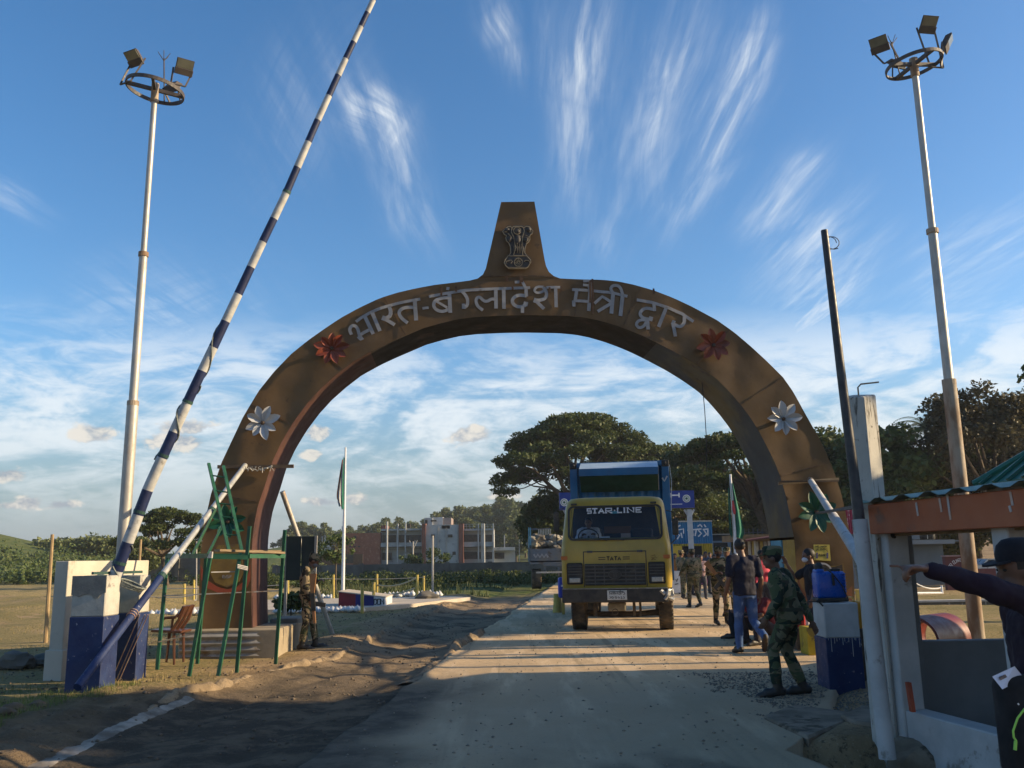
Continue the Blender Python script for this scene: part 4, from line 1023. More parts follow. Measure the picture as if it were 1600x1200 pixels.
# ---- notice pasted on the right leg
nt = thing('notice', 'yellow paper notice asking for masks, pasted on the right arch leg', 'notice', PA(1284, 863, .05))
m_nt = M('yellow_paper', (.52, .42, .08), (.46, .37, .08), 4, .8)
corn = [(1271, 851), (1296, 851), (1298, 876.5), (1272, 875)]
mb = MB(); mb.prism([PA(x, y, .060) for x, y in corn], AN, .004); mb.build('sheet', m_nt, nt)
FONTV = {'O': [[(0, 0), (1, 0), (1, 1), (0, 1), (0, 0)]], 'N': [[(0, 1), (0, 0), (1, 1), (1, 0)]], 'M': [[(0, 1), (0, 0), (.5, .6), (1, 0), (1, 1)]], 'A': [[(0, 1), (.5, 0), (1, 1)], [(.2, .65), (.8, .65)]], 'S': [[(1, 0), (0, 0), (0, .5), (1, .5), (1, 1), (0, 1)]],
         'K': [[(0, 0), (0, 1)], [(1, 0), (0, .55), (1, 1)]], 'E': [[(1, 0), (0, 0), (0, 1), (1, 1)], [(0, .5), (.8, .5)]], 'T': [[(0, 0), (1, 0)], [(.5, 0), (.5, 1)]], 'R': [[(0, 1), (0, 0), (1, 0), (1, .5), (0, .5), (1, 1)]], 'Y': [[(0, 0), (.5, .5), (1, 0)], [(.5, .5), (.5, 1)]],
         'P': [[(0, 1), (0, 0), (1, 0), (1, .5), (0, .5)]], 'L': [[(0, 0), (0, 1), (1, 1)]], 'B': [[(0, 0), (0, 1), (1, 1), (.8, .5), (1, 0), (0, 0)], [(0, .5), (.8, .5)]], 'D': [[(0, 0), (0, 1), (.7, 1), (1, .6), (1, .4), (.7, 0), (0, 0)]], 'G': [[(1, 0), (0, 0), (0, 1), (1, 1), (1, .5), (.5, .5)]],
         'U': [[(0, 0), (0, 1), (1, 1), (1, 0)]], 'H': [[(0, 0), (0, 1)], [(1, 0), (1, 1)], [(0, .5), (1, .5)]], 'I': [[(.5, 0), (.5, 1)]], 'W': [[(0, 0), (.25, 1), (.5, .4), (.75, 1), (1, 0)]], 'C': [[(1, 0), (0, 0), (0, 1), (1, 1)]], 'F': [[(1, 0), (0, 0), (0, 1)], [(0, .5), (.8, .5)]], ' ': []}
def textstroke(mb, txt, fn, x0, y0, w, h, lw, n, off=0, gap=.35, d=.002):
    """block letters: fn maps (x, y) of a flat layout to 3D"""
    k = len(txt); cw = w / (k + gap * (k - 1))
    for i, ch in enumerate(txt):
        for j, st in enumerate(FONTV.get(ch, [])):
            mb.stroke([fn(x0 + i * cw * (1 + gap) + a * cw, y0 + b * h) for a, b in st], lw, n, d, off + .0006 * j)
mb = MB(); fn = lambda x, y: PA(x, y, .0665)
textstroke(mb, 'NO MASK', fn, 1274.5, 852.6, 18, 2.6, .0085, AN); textstroke(mb, 'NO ENTRY', fn, 1275, 857, 18, 2.4, .0075, AN); textstroke(mb, 'PLEASE', fn, 1279.5, 866, 10.5, 2.6, .0085, AN)
mb.stroke([fn(1275, 860), fn(1277, 861.5)], .012, AN, .002); mb.stroke([fn(1291, 860), fn(1293.5, 861.5)], .012, AN, .002)
mb.build('lettering', M('notice_ink', (.05, .05, .02)), nt)
for x in (1276.5, 1292.8): mb = MB(); mb.stroke([fn(x, 863.5), fn(x, 872.5)], .032, AN, .002); mb.build('figure_print', M('notice_violet_ink', (.09, .08, .16)), nt)

# ---- timber battens tied across both legs, pedestals
m_wood = M('raw_timber', (.30, .22, .13), (.20, .14, .08), 8, .85, .4, 30, stretch=(1, 1, 6))
m_woodd = M('dark_timber', (.13, .085, .05), (.08, .055, .035), 8, .85, .4, 30)
def batten(pts, w, h, mat, label, group=None):
    t = MB(); t.beam(*pts, w, h); o = t.build('batten', mat); return settag(o, label, 'batten', group)
batten((PA(340, 729.5, .09), PA(459, 728.5, .09)), .04, .06, m_woodd, 'dark timber batten tied across the left arch leg', 'battens tied across the arch legs')
batten((PA(1216, 756, .09), PA(1310, 748.5, .09)), .05, .05, m_wood, 'pale timber batten across the right arch leg, upper of two', 'battens tied across the arch legs')
batten((PA(1217, 752.5, .15), PA(1310, 751.5, .15)), .035, .03, m_woodd, 'thin timber batten across the right arch leg, lower of two', 'battens tied across the arch legs')
m_ped = M('bare_render', (.34, .28, .19), (.25, .205, .14), 2.2, .9, .5, 12, c3=(.22, .18, .13), s3=2)
pz = PA(350, 982).z
def pedestal(xa, xb, yf, yb, zt, lab):
    t = thing('pedestal', lab, 'pedestal', ((xa + xb) / 2, (yf + yb) / 2, 0), 'concrete pedestals under the arch legs')
    mb = MB(); mb.box(((xa + xb) / 2, (yf + yb) / 2, zt / 2 - .1), (xb - xa, yb - yf, zt + .2)); mb.build('block', m_ped, t, bev=.015)
    return t
ped = pedestal(P(279, 1000, 15.35).x, P(433, 1000, 15.35).x, 15.35, 17.3, pz, 'low concrete pedestal with corrugated front under the left arch leg')
mb = MB(); x0 = P(280, 1000, 15.3).x; x1 = P(404, 1000, 15.3).x
zs = [0.04 + (pz - .08) * k / 30 for k in range(31)]; vs = []; fs = []
for z in zs:
    yy = 15.325 - .022 * math.sin(z / (pz - .08) * 2 * PI * 3.5)
    vs += [(x0, yy, z), (x1 + .04 * math.sin(z * 60), yy, z)]
for i in range(30): fs.append((2 * i, 2 * i + 1, 2 * i + 3, 2 * i + 2))
mb._add(vs, fs); mb.build('corrugated_sheet', M('old_corrugated_iron', (.30, .29, .27), (.20, .185, .165), 3, .6, c3=(.16, .11, .07), s3=2), ped, smooth=True)
pedestal(P(1240, 1000, 16.1).x, P(1345, 1000, 16.1).x, 16.12, 18, PA(1290, 986).z, 'plain concrete pedestal under the right arch leg')
sl_ = thing('slab', 'small grey stone slab beside the left pedestal behind the soldier', 'slab', (P(452, 990, 17.2).x, 17.2, 0)); mb = MB()
mb.box((P(452, 990, 17.2).x, 17.2, .26), (.50, .9, .56)); mb.build('block', M('grey_stone', (.17, .17, .15), (.12, .12, .105), 3, .9, .4), sl_, bev=.02)
# blue and yellow panels closing the foot of the right leg
m_blu = M('pale_blue_sheet', (.12, .32, .42), (.09, .25, .34), 3, .6); m_yel = M('ochre_sheet', (.42, .27, .05), (.34, .21, .05), 3, .6)
mb = MB(); a = PA(1233, 842); 
for (x0, x1, mt, nm) in ((1216.5, 1230, m_blu, 'blue_panel'), (1232, 1243.5, m_yel, 'yellow_panel')):
    mb = MB(); q_ = PA(1243, 843); b_ = [q_ - AN * (1.28 if nm[0] == 'b' else .62), q_ - AN * (.70 if nm[0] == 'b' else .03)]
    mb.beam((b_[0] + b_[1]) / 2 + Vector((0, 0, .0)), Vector(((b_[0] + b_[1]) / 2).xy.to_3d()) + Vector((0, 0, .5)), (b_[1] - b_[0]).length, .03, up=(AT.x, AT.y, 0)); mb.build(nm, mt, arch)
# ================================================================== left side: barrier, lamp, ladder, wall
m_bw = M('whitewash_grimy', (.44, .42, .37), (.33, .315, .275), 3.5, .85, .4, 14, c3=(.20, .19, .17), s3=2.6, t3=(.6, .68))
m_navy = M('navy_paint', (.010, .020, .075), (.016, .032, .10), 4, .6, .3, 16, c4=(.24, .24, .28), s4=17, t4=(.63, .69))
m_teal = M('dark_green_iron', (.03, .075, .06), (.02, .05, .045), 5, .5)
def pillar(x, y, w, dpt, h, zs, label, group, top_uneven=0, name='barrier_pillar', topcol=None, lowcol=None):
    """square pillar whose lower part is painted navy; the paint edge drips"""
    t = thing(name, label, 'pillar', (x, y, 0), group)
    mb = MB(); mb.box((x, y, (h + zs) / 2), (w, dpt, h - zs)); mb.build('upper_shaft', topcol or m_bw, t, bev=.012)
    mb = MB(); mb.box((x, y, zs / 2 - .15), (w + .012, dpt + .012, zs + .3)); mb.build('lower_shaft', lowcol or m_navy, t, bev=.008)
    mb = MB(); r = random.Random(int(x * 10))
    for k in range(0 if x < 0 else 12):
        xx = x - w / 2 + w * (k + .5) / 12 + r.uniform(-.014, .014); L = .02 + .2 * r.random() ** 2.5
        mb.beam((xx, y - dpt / 2 - .008, zs + .01), (xx, y - dpt / 2 - .009, zs - L), .010, .004)
    if x > 0: mb.build('paint_drip', topcol or m_bw, t)
    return t
YP = 11.4
xa, xb = P(112, 980, YP).x, P(160, 980, YP).x
xa, xb = P(104, 1040, YP).x, P(146, 1040, YP).x
zt = P(140, 900, YP).z
wP = .42
pillar(xa + wP / 2, YP + wP / 2, wP, wP, zt, P(130, 964, YP).z, 'blue and white barrier pillar with grey cap coat, nearer of the left pair', 'blue and white barrier pillars', lowcol=m_navy)
mb = MB(); r_ = random.Random(2); po = [Vector((xa - .004, YP - .012, zt + .004)), Vector((xa + wP + .002, YP - .012, zt + .004))] + [Vector((xa + wP + .002 - (wP + .006) * k / 9, YP - .012, zt - .24 + .035 * r_.uniform(-1, 1))) for k in range(10)]; mb.prism(po, (0, 1, 0), .012); o = mb.build('cement_coat', M('cement_coat', (.20, .20, .18), (.14, .14, .13), 5, .9, .6, 16)); settag(o, 'rough grey cement coat around the top of the nearer left pillar', 'coating')
x2 = P(196, 1000, 12.5).x
pillar(x2 - .02, 12.5 + .17, .36, .34, P(200, 899, 12.5).z, P(200, 958, 12.5).z, 'blue and white barrier pillar, farther of the left pair behind the pipe', 'blue and white barrier pillars')
gp_ = thing('bracket', 'dark green iron bracket plate between the two left pillars', 'bracket', (x2 - .3, 12.1, 0)); mb = MB()
mb.box((x2 - .30, 12.15, zt / 2), (.06, .55, zt)); mb.beam((xa + .1, YP + .3, zt + .03), (x2 + .1, 12.65, zt + .03), .035, .035); mb.build('plate', m_teal, gp_)
# the raised boom
bo = thing('barrier_boom', 'blue and white striped barrier boom raised high across the sky', 'barrier', P(178, 905, 12.0))
def boompt(s): # px along the boom
    return (178 + (590 - 178) * s, 905 + (-12 - 905) * s)
ax = [(178, 905), (232, 762), (300, 613), (352, 503), (407, 385), (447, 302), (494, 193), (540, 92), (586, -6), (604, -40)]
AX = [P(x, y, 12.05) for x, y in ax]
import bisect
Ls = [0]
for i in range(1, len(AX)): Ls.append(Ls[-1] + (AX[i] - AX[i - 1]).length)
def bp(s):
    i = min(max(bisect.bisect(Ls, s) - 1, 0), len(AX) - 2); return AX[i].lerp(AX[i + 1], (s - Ls[i]) / (Ls[i + 1] - Ls[i]))
def brad(s): return .077 - .038 * min(s / Ls[-1], 1)
m_bwht = M('boom_white', (.46, .46, .44), (.33, .33, .32), 6, .6, c3=(.18, .17, .155), s3=4, t3=(.6, .7)); m_bblu = M('boom_blue', (.012, .022, .075), (.010, .016, .055), 6, .5, c4=(.3, .3, .36), s4=20, t4=(.68, .74))
# stripe boundaries read along the boom (y pixel of each change)
chg = [(908, 'w'), (892, 'b'), (848, 'w'), (800, 'w'), (762, 'b'), (722, 'w'), (700, 'b'), (672, 'b'), (640, 'w'), (628, 'b'), (590, 'b'), (575, 'w'), (543, 'b'), (502, 'w'), (460, 'b'), (418, 'w'), (378, 'b'), (342, 'w'), (300, 'b'), (262, 'w'), (222, 'b'), (185, 'w'), (148, 'b'), (112, 'w'), (92, 'b'), (62, 'w'), (40, 'b'), (22, 'w'), (4, 'b'), (-20, 'w'), (-40, 'x')]
chg = [(908, 'w'), (892, 'b'), (848, 'w'), (805, 'b'), (766, 'w'), (716, 'b'), (676, 'w'), (630, 'b'), (580, 'w'), (543, 'b'), (502, 'w'), (460, 'b'), (418, 'w'), (378, 'b'), (342, 'w'), (300, 'b'), (262, 'w'), (222, 'b'), (188, 'w'), (150, 'b'), (118, 'w'), (92, 'b'), (66, 'w'), (42, 'b'), (20, 'w'), (0, 'b'), (-22, 'w'), (-40, 'x')]
ys_ = [a[1] for a in ax]; xs_ = [a[0] for a in ax]
def s_of(y):
    for i in range(len(ys_) - 1):
        if ys_[i + 1] <= y <= ys_[i]: return Ls[i] + (Ls[i + 1] - Ls[i]) * (ys_[i] - y) / (ys_[i] - ys_[i + 1])
    return 0 if y > ys_[0] else Ls[-1]
for (ya, c), (yb_, _) in zip(chg, chg[1:]):
    s0, s1 = s_of(ya), s_of(yb_)
    if s1 - s0 < .02: continue
    mb = MB(); mb.tube([bp(s0), bp((s0 + s1) / 2), bp(s1)], [brad(s0), brad((s0 + s1) / 2), brad(s1)], 14)
    mb.build('white_section' if c == 'w' else 'blue_section', m_bwht if c == 'w' else m_bblu, bo, smooth=True)
for y in (880, 800, 712, 628, 300): s = s_of(y); mb = MB(); mb.tube([bp(s - .02), bp(s + .02)], brad(s) + .006, 14); mb.build('joint_collar', m_teal, bo)
m_rope = M('grey_rope', (.22, .24, .21), (.12, .13, .12), 30, .95)
def helix(s0, s1, turns, mat, label, rr=.012, seed=0):
    pts = []; n = int(turns * 14)
    for k in range(n + 1):
        s = s0 + (s1 - s0) * k / n; a = 2 * PI * turns * k / n + seed; c = bp(s); x, y = ortho(bp(s1) - bp(s0)); pts.append(c + (x * math.cos(a) + y * math.sin(a)) * (brad(s) + rr))
    mb = MB(); mb.tube(pts, rr, 5); o = mb.build('rope', mat, smooth=True); settag(o, label, 'rope', 'ropes wound on the barrier boom')
helix(s_of(900), s_of(850), 1.0, m_rope, 'grey rope looped round the foot of the raised boom', .011, 2)
helix(s_of(722), s_of(600), 1.6, m_rope, 'dark rope wound round the striped boom above the lamp post crossing', .011, 1)
helix(s_of(600), s_of(500), .9, m_rope, 'thin rope wound round the middle of the striped boom', .009, 3)
mb = MB(); c = P(183, 902, 12.05); pts = []
for k in range(44): a = k * .45; pts.append(Vector((P(196, 915, 11.75).x + .15 * math.cos(a) + .002 * k - .06, 11.95 + .16 * math.sin(a), P(196, 917, 12).z + .07 * math.cos(a) * -1 + .0010 * k)))
mb.tube(pts, .012, 5); settag(mb.build('rope', m_rope, smooth=True), 'coil of grey rope tying the left pillar tops together', 'rope', 'ropes wound on the barrier boom')
# leaning pipe: silver above, blue below
lp = thing('pipe', 'long pipe, silver above and blue below, leaning from pillar foot to left arch leg', 'pipe', G(120, 1072))
a, b = P(121, 1074, 10.75), PA(383, 727, .12); k = .40
mb = MB(); mb.tube([a, a.lerp(b, k)], [.050, .050], 14); mb.build('blue_section', m_navy, lp, smooth=True)
mb = MB(); mb.tube([a.lerp(b, k), a.lerp(b, .72)], [.046, .046], 14); mb.tube([a.lerp(b, .72), b], [.045, .045], 14); mb.build('silver_section', M('silver_paint', (.50, .50, .47), (.42, .42, .40), 5, .35, metal=.4), lp, smooth=True)
mb = MB(); mb.tube([a.lerp(b, .715), a.lerp(b, .728)], .052, 14); mb.build('joint_collar', m_teal, lp); mb = MB(); mb.tube([a.lerp(b, k - .01), a.lerp(b, k + .004)], .056, 14); mb.build('joint_collar', m_teal, lp)
mb = MB(); pts = []
for i in range(12): pts.append(P(383 + (425 - 383) * i / 11, 731 - 3 * i / 11 + 5 * math.sin(PI * i / 11), 15.5) + Vector((0, .02 * math.sin(i * 2), .02 * math.cos(i * 3))))
mb.tube(pts, .014, 5); 
for i in range(14): p = P(386 + 38 * random.random(), 729 + 5 * random.random(), 15.45); mb.tube([p, p + Vector((random.uniform(-.09, .09), random.uniform(-.04, .02), random.uniform(-.1, .08)))], .006, 4)
settag(mb.build('rope', M('frayed_rope', (.40, .38, .33), (.3, .28, .25), 20, .95)), 'frayed pale rope tying the silver pipe to the left arch leg', 'rope')
mb = MB(); 
for k_ in (.235, .243, .251): c = a.lerp(b, k_); x, y = ortho(b - a); mb.tube([c + (x * math.cos(t) + y * math.sin(t)) * .056 for t in [i * PI / 6 for i in range(13)]], .008, 5)
for dx_ in (0, .07, .11): mb.tube([a.lerp(b, .24) + Vector((.06 + dx_, .1, 0)), Vector((x2 - .12 + dx_, 12.42, .05))], .007, 5)
settag(mb.build('rope', M('red_white_cord', (.42, .34, .30), (.30, .18, .15), 12, .9)), 'reddish cords tying the blue end of the pipe to the rear pillar', 'rope')
# white screen wall
m_ww = M('white_limed_wall', (.50, .46, .385), (.42, .39, .32), 1.6, .9, .25, 10, c3=(.30, .27, .215), s3=1.8, t3=(.6, .72))
wl_ = thing('wall', 'free-standing white wall with plinth behind the barrier pillars', 'wall', (-6.15, 13.6, 0))
A_ = Vector((P(107, 900, 12.7).x, 12.7, 0)); B_ = Vector((P(232.5, 900, 14.8).x, 14.8, 0)); ztop = P(170, 876, 13.7).z
d_ = (B_ - A_).normalized(); nn = Vector((-d_.y, d_.x, 0))
mb = MB(); mb.beam((A_ + B_) / 2 + nn * .11 + Vector((0, 0, .3)), (A_ + B_) / 2 + nn * .11 + Vector((0, 0, ztop)), (B_ - A_).length, .20, up=nn); mb.build('panel', m_ww, wl_, bev=.008)
mb = MB(); mb.beam((A_ + B_) / 2 + nn * .11 + Vector((0, 0, -.1)), (A_ + B_) / 2 + nn * .11 + Vector((0, 0, .42)), (B_ - A_).length + .06, .27, up=nn); mb.build('plinth', m_ww, wl_, bev=.008)
# left lamp post
m_galv = M('galvanised_steel', (.44, .42, .38), (.34, .32, .29), 3, .5, metal=.35, c3=(.26, .15, .08), s3=1.6, t3=(.58, .68), stretch3=(1, 1, .3), stretch=(1, 1, .4))
m_rust = M('rusted_pole_paint', (.20, .12, .065), (.34, .28, .21), 3, .7, .2, 20, contrast=(.4, .6), stretch=(1, 1, .35))
m_iron = M('dark_iron', (.05, .045, .045), (.08, .065, .055), 8, .6)
m_glassd = M('lamp_glass', (.13, .13, .10), (.16, .16, .12), 5, .15, spec=.8)
def lamp_post(foot, head, radii, label, ring_tilt, lamps, spike, ringR=.52):
    t = thing('lamp_post', label, 'lamp post', foot, 'floodlight masts')
    foot = Vector(foot); head = Vector(head); d = head - foot
    sec = [(0, .42), (.42, .68), (.68, 1.0)]
    mats = [m_rust if foot[0] > 0 else m_galv, m_galv, m_galv]
    for i, (s0, s1) in enumerate(sec):
        mb = MB(); mb.tube([foot + d * s0, foot + d * s1], [radii[i] * 1.04, radii[i]], 16); mb.build('pole_section', mats[i], t, smooth=True)
    for s in (.42, .68): mb = MB(); mb.tube([foot + d * (s - .004), foot + d * (s + .004)], radii[0] * (1.02 if s < .5 else .9), 16); mb.build('collar', m_rust, t)
    mb = MB(); mb.tube([head - d.normalized() * .38, head], radii[2] * 1.35, 14); mb.build('collar', m_rust, t)
    C = head + Vector((0, 0, -.12)); R = ring_tilt
    mb = MB(); pts = [C + R @ Vector((ringR * math.cos(a), ringR * math.sin(a), 0)) for a in [2 * PI * k / 40 for k in range(41)]]
    vs = []; fs = []
    for p in pts:
        o_ = (p - C).normalized(); 
        for (u, v) in ((-.012, -.034), (.012, -.034), (.012, .034), (-.012, .034)): vs.append(p + o_ * u + R @ Vector((0, 0, v)))
    for i in range(40):
        for k in range(4): fs.append((i * 4 + k, i * 4 + (k + 1) % 4, (i + 1) * 4 + (k + 1) % 4, (i + 1) * 4 + k))
    mb._add(vs, fs); mb.build('ring', m_iron, t)
    for a in (0.3, 0.3 + PI / 2):
        mb = MB(); mb.beam(C - R @ Vector((ringR * math.cos(a), ringR * math.sin(a), 0)), C + R @ Vector((ringR * math.cos(a), ringR * math.sin(a), 0)), .05, .07); mb.build('spoke', m_iron, t)
    mb = MB(); sp0 = C + R @ Vector(spike[0]); mb.tube([sp0, sp0 + Vector(spike[1])], .013, 6)
    e = sp0 + Vector(spike[1])
    for k in range(5): a = k * 1.257; mb.tube([e - Vector((0, 0, .06)), e + Vector((.12 * math.cos(a), .12 * math.sin(a), .10))], .007, 4)
    mb.build('lightning_rod', m_iron, t)
    for (c, face, w, h) in lamps:
        c = Vector(c); face = Vector(face).normalized(); side = Vector((0, 0, 1)).cross(face).normalized(); up = face.cross(side).normalized()
        if up.z < 0: up = -up
        v_ = c - C; v_.z = 0; p = C + v_.normalized() * ringR + Vector((0, 0, .06))
        Rm = Matrix((side, up, face)).transposed()
        fl = bpy.data.objects.new('floodlight', None); col.objects.link(fl); fl.parent = t; fl.location = frame_of(t).inverted() @ c
        mb = MB(); vs = []
        for (sx, sy, z) in ((.5, .5, .03), (.34, .30, -.07)):
            for i, j in ((-1, -1), (1, -1), (1, 1), (-1, 1)): vs.append(c + Rm @ Vector((i * w * sx, j * h * sy, z)))
        mb._add(vs, [(3, 2, 1, 0), (4, 5, 6, 7), (0, 1, 5, 4), (1, 2, 6, 5), (2, 3, 7, 6), (3, 0, 4, 7)])
        mb.box(c + Rm @ Vector((0, -h * .30, .036)), (w * 1.03, h * .42, .03), Rm); mb.build('housing', m_iron, fl, bev=.006)
        mb = MB(); mb.box(c + Rm @ Vector((0, h * .19, .038)), (w * .90, h * .52, .012), Rm); mb.build('glass', m_glassd, fl)
        mb = MB(); q = c + Rm @ Vector((0, -h * .25, -.05))
        for i in (-1, 1): mb.beam(q + side * (i * w * .54), p + side * (i * w * .40) - Vector((0, 0, .06)), .02, .03)
        mb.beam(p - side * w * .40 - Vector((0, 0, .06)), p + side * w * .40 - Vector((0, 0, .06)), .03, .02); mb.build('bracket', m_iron, fl)
    return t
YL = 15.5
f1 = P(188, 885, YL); f1.z = -.1; f1.x = P(184, 960, YL).x
tz = Matrix.Rotation(math.radians(11), 3, 'Y') @ Matrix.Rotation(math.radians(-2), 3, 'X')
h1 = P(243, 131, YL)
lamp_post(f1, h1, (.098, .072, .052), 'tall galvanised floodlight mast with ring head, left, behind the raised boom', Matrix.Rotation(math.radians(9), 3, 'Y'),
          [(P(210, 90, 15.3), (-.30, -.62, -.72),   .34, .30), (P(288, 104, 15.3), (.42, -.62, -.66), .32, .30), (P(270, 136, 15.9), (.25, .75, -.6), .30, .28)], ((-.02, .5, 0), (-.06, 0, .95)))
f2 = P(1527, 995, 16.0); f2.z = -.1; h2 = P(1427, 92, 16.0)
lamp_post(f2, h2, (.120, .082, .060), 'tall floodlight mast with rusty ring head, right, rising behind the booth', Matrix.Rotation(math.radians(-9), 3, 'Y'),
          [(P(1374, 69, 15.8), (-.5, -.6, -.62), .34, .31), (P(1450, 38, 16.1), (.12, -.75, -.65), .35, .34), (P(1480, 67, 16.0), (.75, -.42, -.5), .32, .31), (P(1400, 100, 16.5), (-.25, .7, -.65), .30, .28)], ((-.1, .4, 0), (-.10, 0, .75)))
# ---- green scaffold and ladder
m_grn = M('green_gloss_paint', (.018, .095, .048), (.013, .065, .036), 5, .45, c4=(.30, .26, .18), s4=10, t4=(.66, .74))
sc = thing('scaffold', 'green steel trestle scaffold with plank top in front of the left arch leg', 'scaffold', G(338, 1047))
legs = [((262, 866, 13.9), (246, 1040, 13.6)), ((329, 868, 12.9), (296, 1049, 12.75)), ((376, 864, 13.1), (341, 1052, 12.75)), ((390, 822, 13.1), (370, 1042, 13.1)), ((445, 828, 13.9), (431, 1023, 14.1)), ((322, 870, 14.3), (309, 1022, 14.3))]
for (ax_, ay, aY), (bx, by, bY) in legs:
    mb = MB(); a = P(ax_, ay, aY); b = P(bx, by, bY); b.z = min(b.z, .04); mb.beam(a, b, .045, .045); mb.build('leg', m_grn, sc)
rails = [((262, 869, 13.9), (331, 869, 13.0)), ((329, 870, 12.95), (388, 871, 13.1)), ((388, 869, 13.1), (444, 869, 13.9)), ((262, 868, 13.95), (444, 868, 14.3)), ((256, 931, 13.7), (436, 923, 14.0)), ((330, 894, 12.9), (372, 893, 13.1)), ((248, 1003, 13.6), (306, 990, 13.3))]
for i, ((ax_, ay, aY), (bx, by, bY)) in enumerate(rails):
    mb = MB(); mb.beam(P(ax_, ay, aY), P(bx, by, bY), .05 if i < 4 else .016, .06 if i < 4 else .016); mb.build('rail', m_grn if i < 4 else m_galv, sc)
for i, ((ax_, ay, aY), (bx, by, bY)) in enumerate((((337, 795, 14.2), (300, 868, 14.0)), ((347, 822, 14.4), (325, 866, 14.3)))):
    mb = MB(); mb.beam(P(ax_, ay, aY), P(bx, by, bY), .035, .035); mb.build('brace', m_grn, sc)
for (a_, b_, lab) in (((339, 862, 13.0), (441, 866, 13.8), 'pale plank lying along the scaffold top, nearer the camera'), ((341, 863, 13.5), (441, 863.5, 14.2), 'pale plank lying along the scaffold top, farther back')):
    mb = MB(); mb.beam(P(*a_) + Vector((0, 0, .02)), P(*b_) + Vector((0, 0, .02)), .16, .03, up=(0, 0, 1)); settag(mb.build('plank', m_wood), lab, 'plank', 'planks on the green scaffold')
mb = MB()
for dx_ in (-.01, .01, .03): mb.tube([P(371, 886, 12.9) + Vector((0, 0, dx_)), P(387, 890, 12.95) + Vector((0, 0, dx_))], .012, 5)
for i in range(4): mb.tube([P(329 + i, 862, 12.85), P(325 + i * 2, 872, 12.85)], .014, 5)
settag(mb.build('rag', M('white_cloth', (.62, .58, .50), (.5, .46, .4), 8, .9)), 'white rag knotted around two green scaffold legs', 'rag')
la = thing('ladder', 'green steel ladder leaning over the scaffold toward the arch', 'ladder', P(368, 865, 13.3))
lt, lb, rt, rb = P(326, 724, 14.3), P(358, 862, 13.5), P(349, 728, 14.3), P(378, 862, 13.5)
for a, b in ((lt, lb), (rt, rb)): mb = MB(); mb.beam(a, b, .045, .03); mb.build('rail', m_grn, la)
for yy, yb in ((744, 746), (769, 771), (789, 790), (810, 811), (837, 838)):
    k = (yy - 724) / (862 - 724); mb = MB(); mb.tube([lt.lerp(lb, k), rt.lerp(rb, k)], .013, 6); mb.build('rung', m_grn, la)
# brown plastic chair
ch = thing('plastic_chair', 'brown plastic armchair tipped beside the corrugated pedestal', 'chair', G(272, 1012)); c0 = G(272, 1012)
m_chr = M('brown_plastic', (.085, .035, .02), (.06, .025, .015), 3, .35)
Yc = 14.6
mb = MB(); mb.rbox(P(268, 985, Yc), (.48, .46, .04), .012, Matrix.Rotation(.05, 3, 'Y')); mb.build('seat', m_chr, ch)
mb = MB(); a = P(276, 984, Yc); b = P(295, 946, Yc)
for sy in (-.2, 0, .2): mb.tube([a + Vector((0, sy, 0)), a.lerp(b, .5) + Vector((.02, sy, -.02)), b + Vector((0, sy, 0))], [.03, .03, .025], 7)
mb.beam(a.lerp(b, .55), b, .5, .025, up=(1, 0, .5)); mb.build('backrest', m_chr, ch)
for sy in (-.24, .24):
    mb = MB(); o_ = Vector((0, sy, 0)); mb.tube([P(259, 988, Yc) + o_, P(261, 968, Yc) + o_, P(267, 964, Yc) + o_, P(283, 963, Yc) + o_, P(287, 958, Yc) + o_], .022, 7); mb.build('armrest', m_chr, ch)
for sx in (258, 279):
    for sy in (-.2, .2): mb = MB(); q = P(sx, 986, Yc) + Vector((0, sy, 0)); mb.tube([q, (q.x + (.03 if sx > 270 else -.03), q.y, 0.02)], [.025, .018], 7); mb.build('leg', m_chr, ch)
# dark notice board on posts
bd = thing('notice_board', 'dark two-panel board seen from behind, on a steel post', 'board', (P(470, 900, 18).x, 18.2, 0)); m_bd = M('dark_green_board', (.035, .045, .038), (.025, .033, .03), 2, .7)
for a, b in ((447.5, 470), (471, 494.5)):
    za, zb_ = P(a, 838, 18.2).z, P(a, 907, 18.2).z; mb = MB(); x0, x1 = P(a, 870, 18.2).x, P(b, 870, 18.2).x; mb.rbox(((x0 + x1) / 2, 18.2, (za + zb_) / 2), (x1 - x0, .04, za - zb_), .008); mb.build('panel', m_bd, bd)
mb = MB(); a = P(494, 837, 18.15); b = P(486, 1008, 18.15); mb.beam(a, (b.x + .03, 18.15, 0), .05, .05); mb.build('post', m_galv, bd); mb = MB(); a = P(449, 837, 18.25); mb.beam(a, (a.x, 18.25, 0), .05, .05); mb.build('post', m_galv, bd)
mb = MB(); a = P(441, 768, 18.6); b = P(520, 982, 19.8); b.z = 0; mb.tube([a, b], .055, 10); settag(mb.build('brace_pole', m_galv, smooth=True), 'steel brace pole slanting from the left arch leg down behind the soldier', 'pole')
mb = MB(); a = P(82, 835, 19); b = P(74, 968, 19); mb.tube([(b.x, 19, -.1), a], [.045, .035], 8); settag(mb.build('bamboo_pole', M('dry_bamboo', (.34, .24, .12), (.26, .18, .09), 5, .6), smooth=True), 'dry bamboo pole standing alone left of the white wall', 'pole', 'thin poles in the left field')
mb = MB(); a = P(220, 843, 24); mb.tube([(a.x, 24, -.1), a], [.04, .035], 8); settag(mb.build('bamboo_pole', MATS['dry_bamboo'], smooth=True), 'short bamboo pole sticking up behind the white wall', 'pole', 'thin poles in the left field')
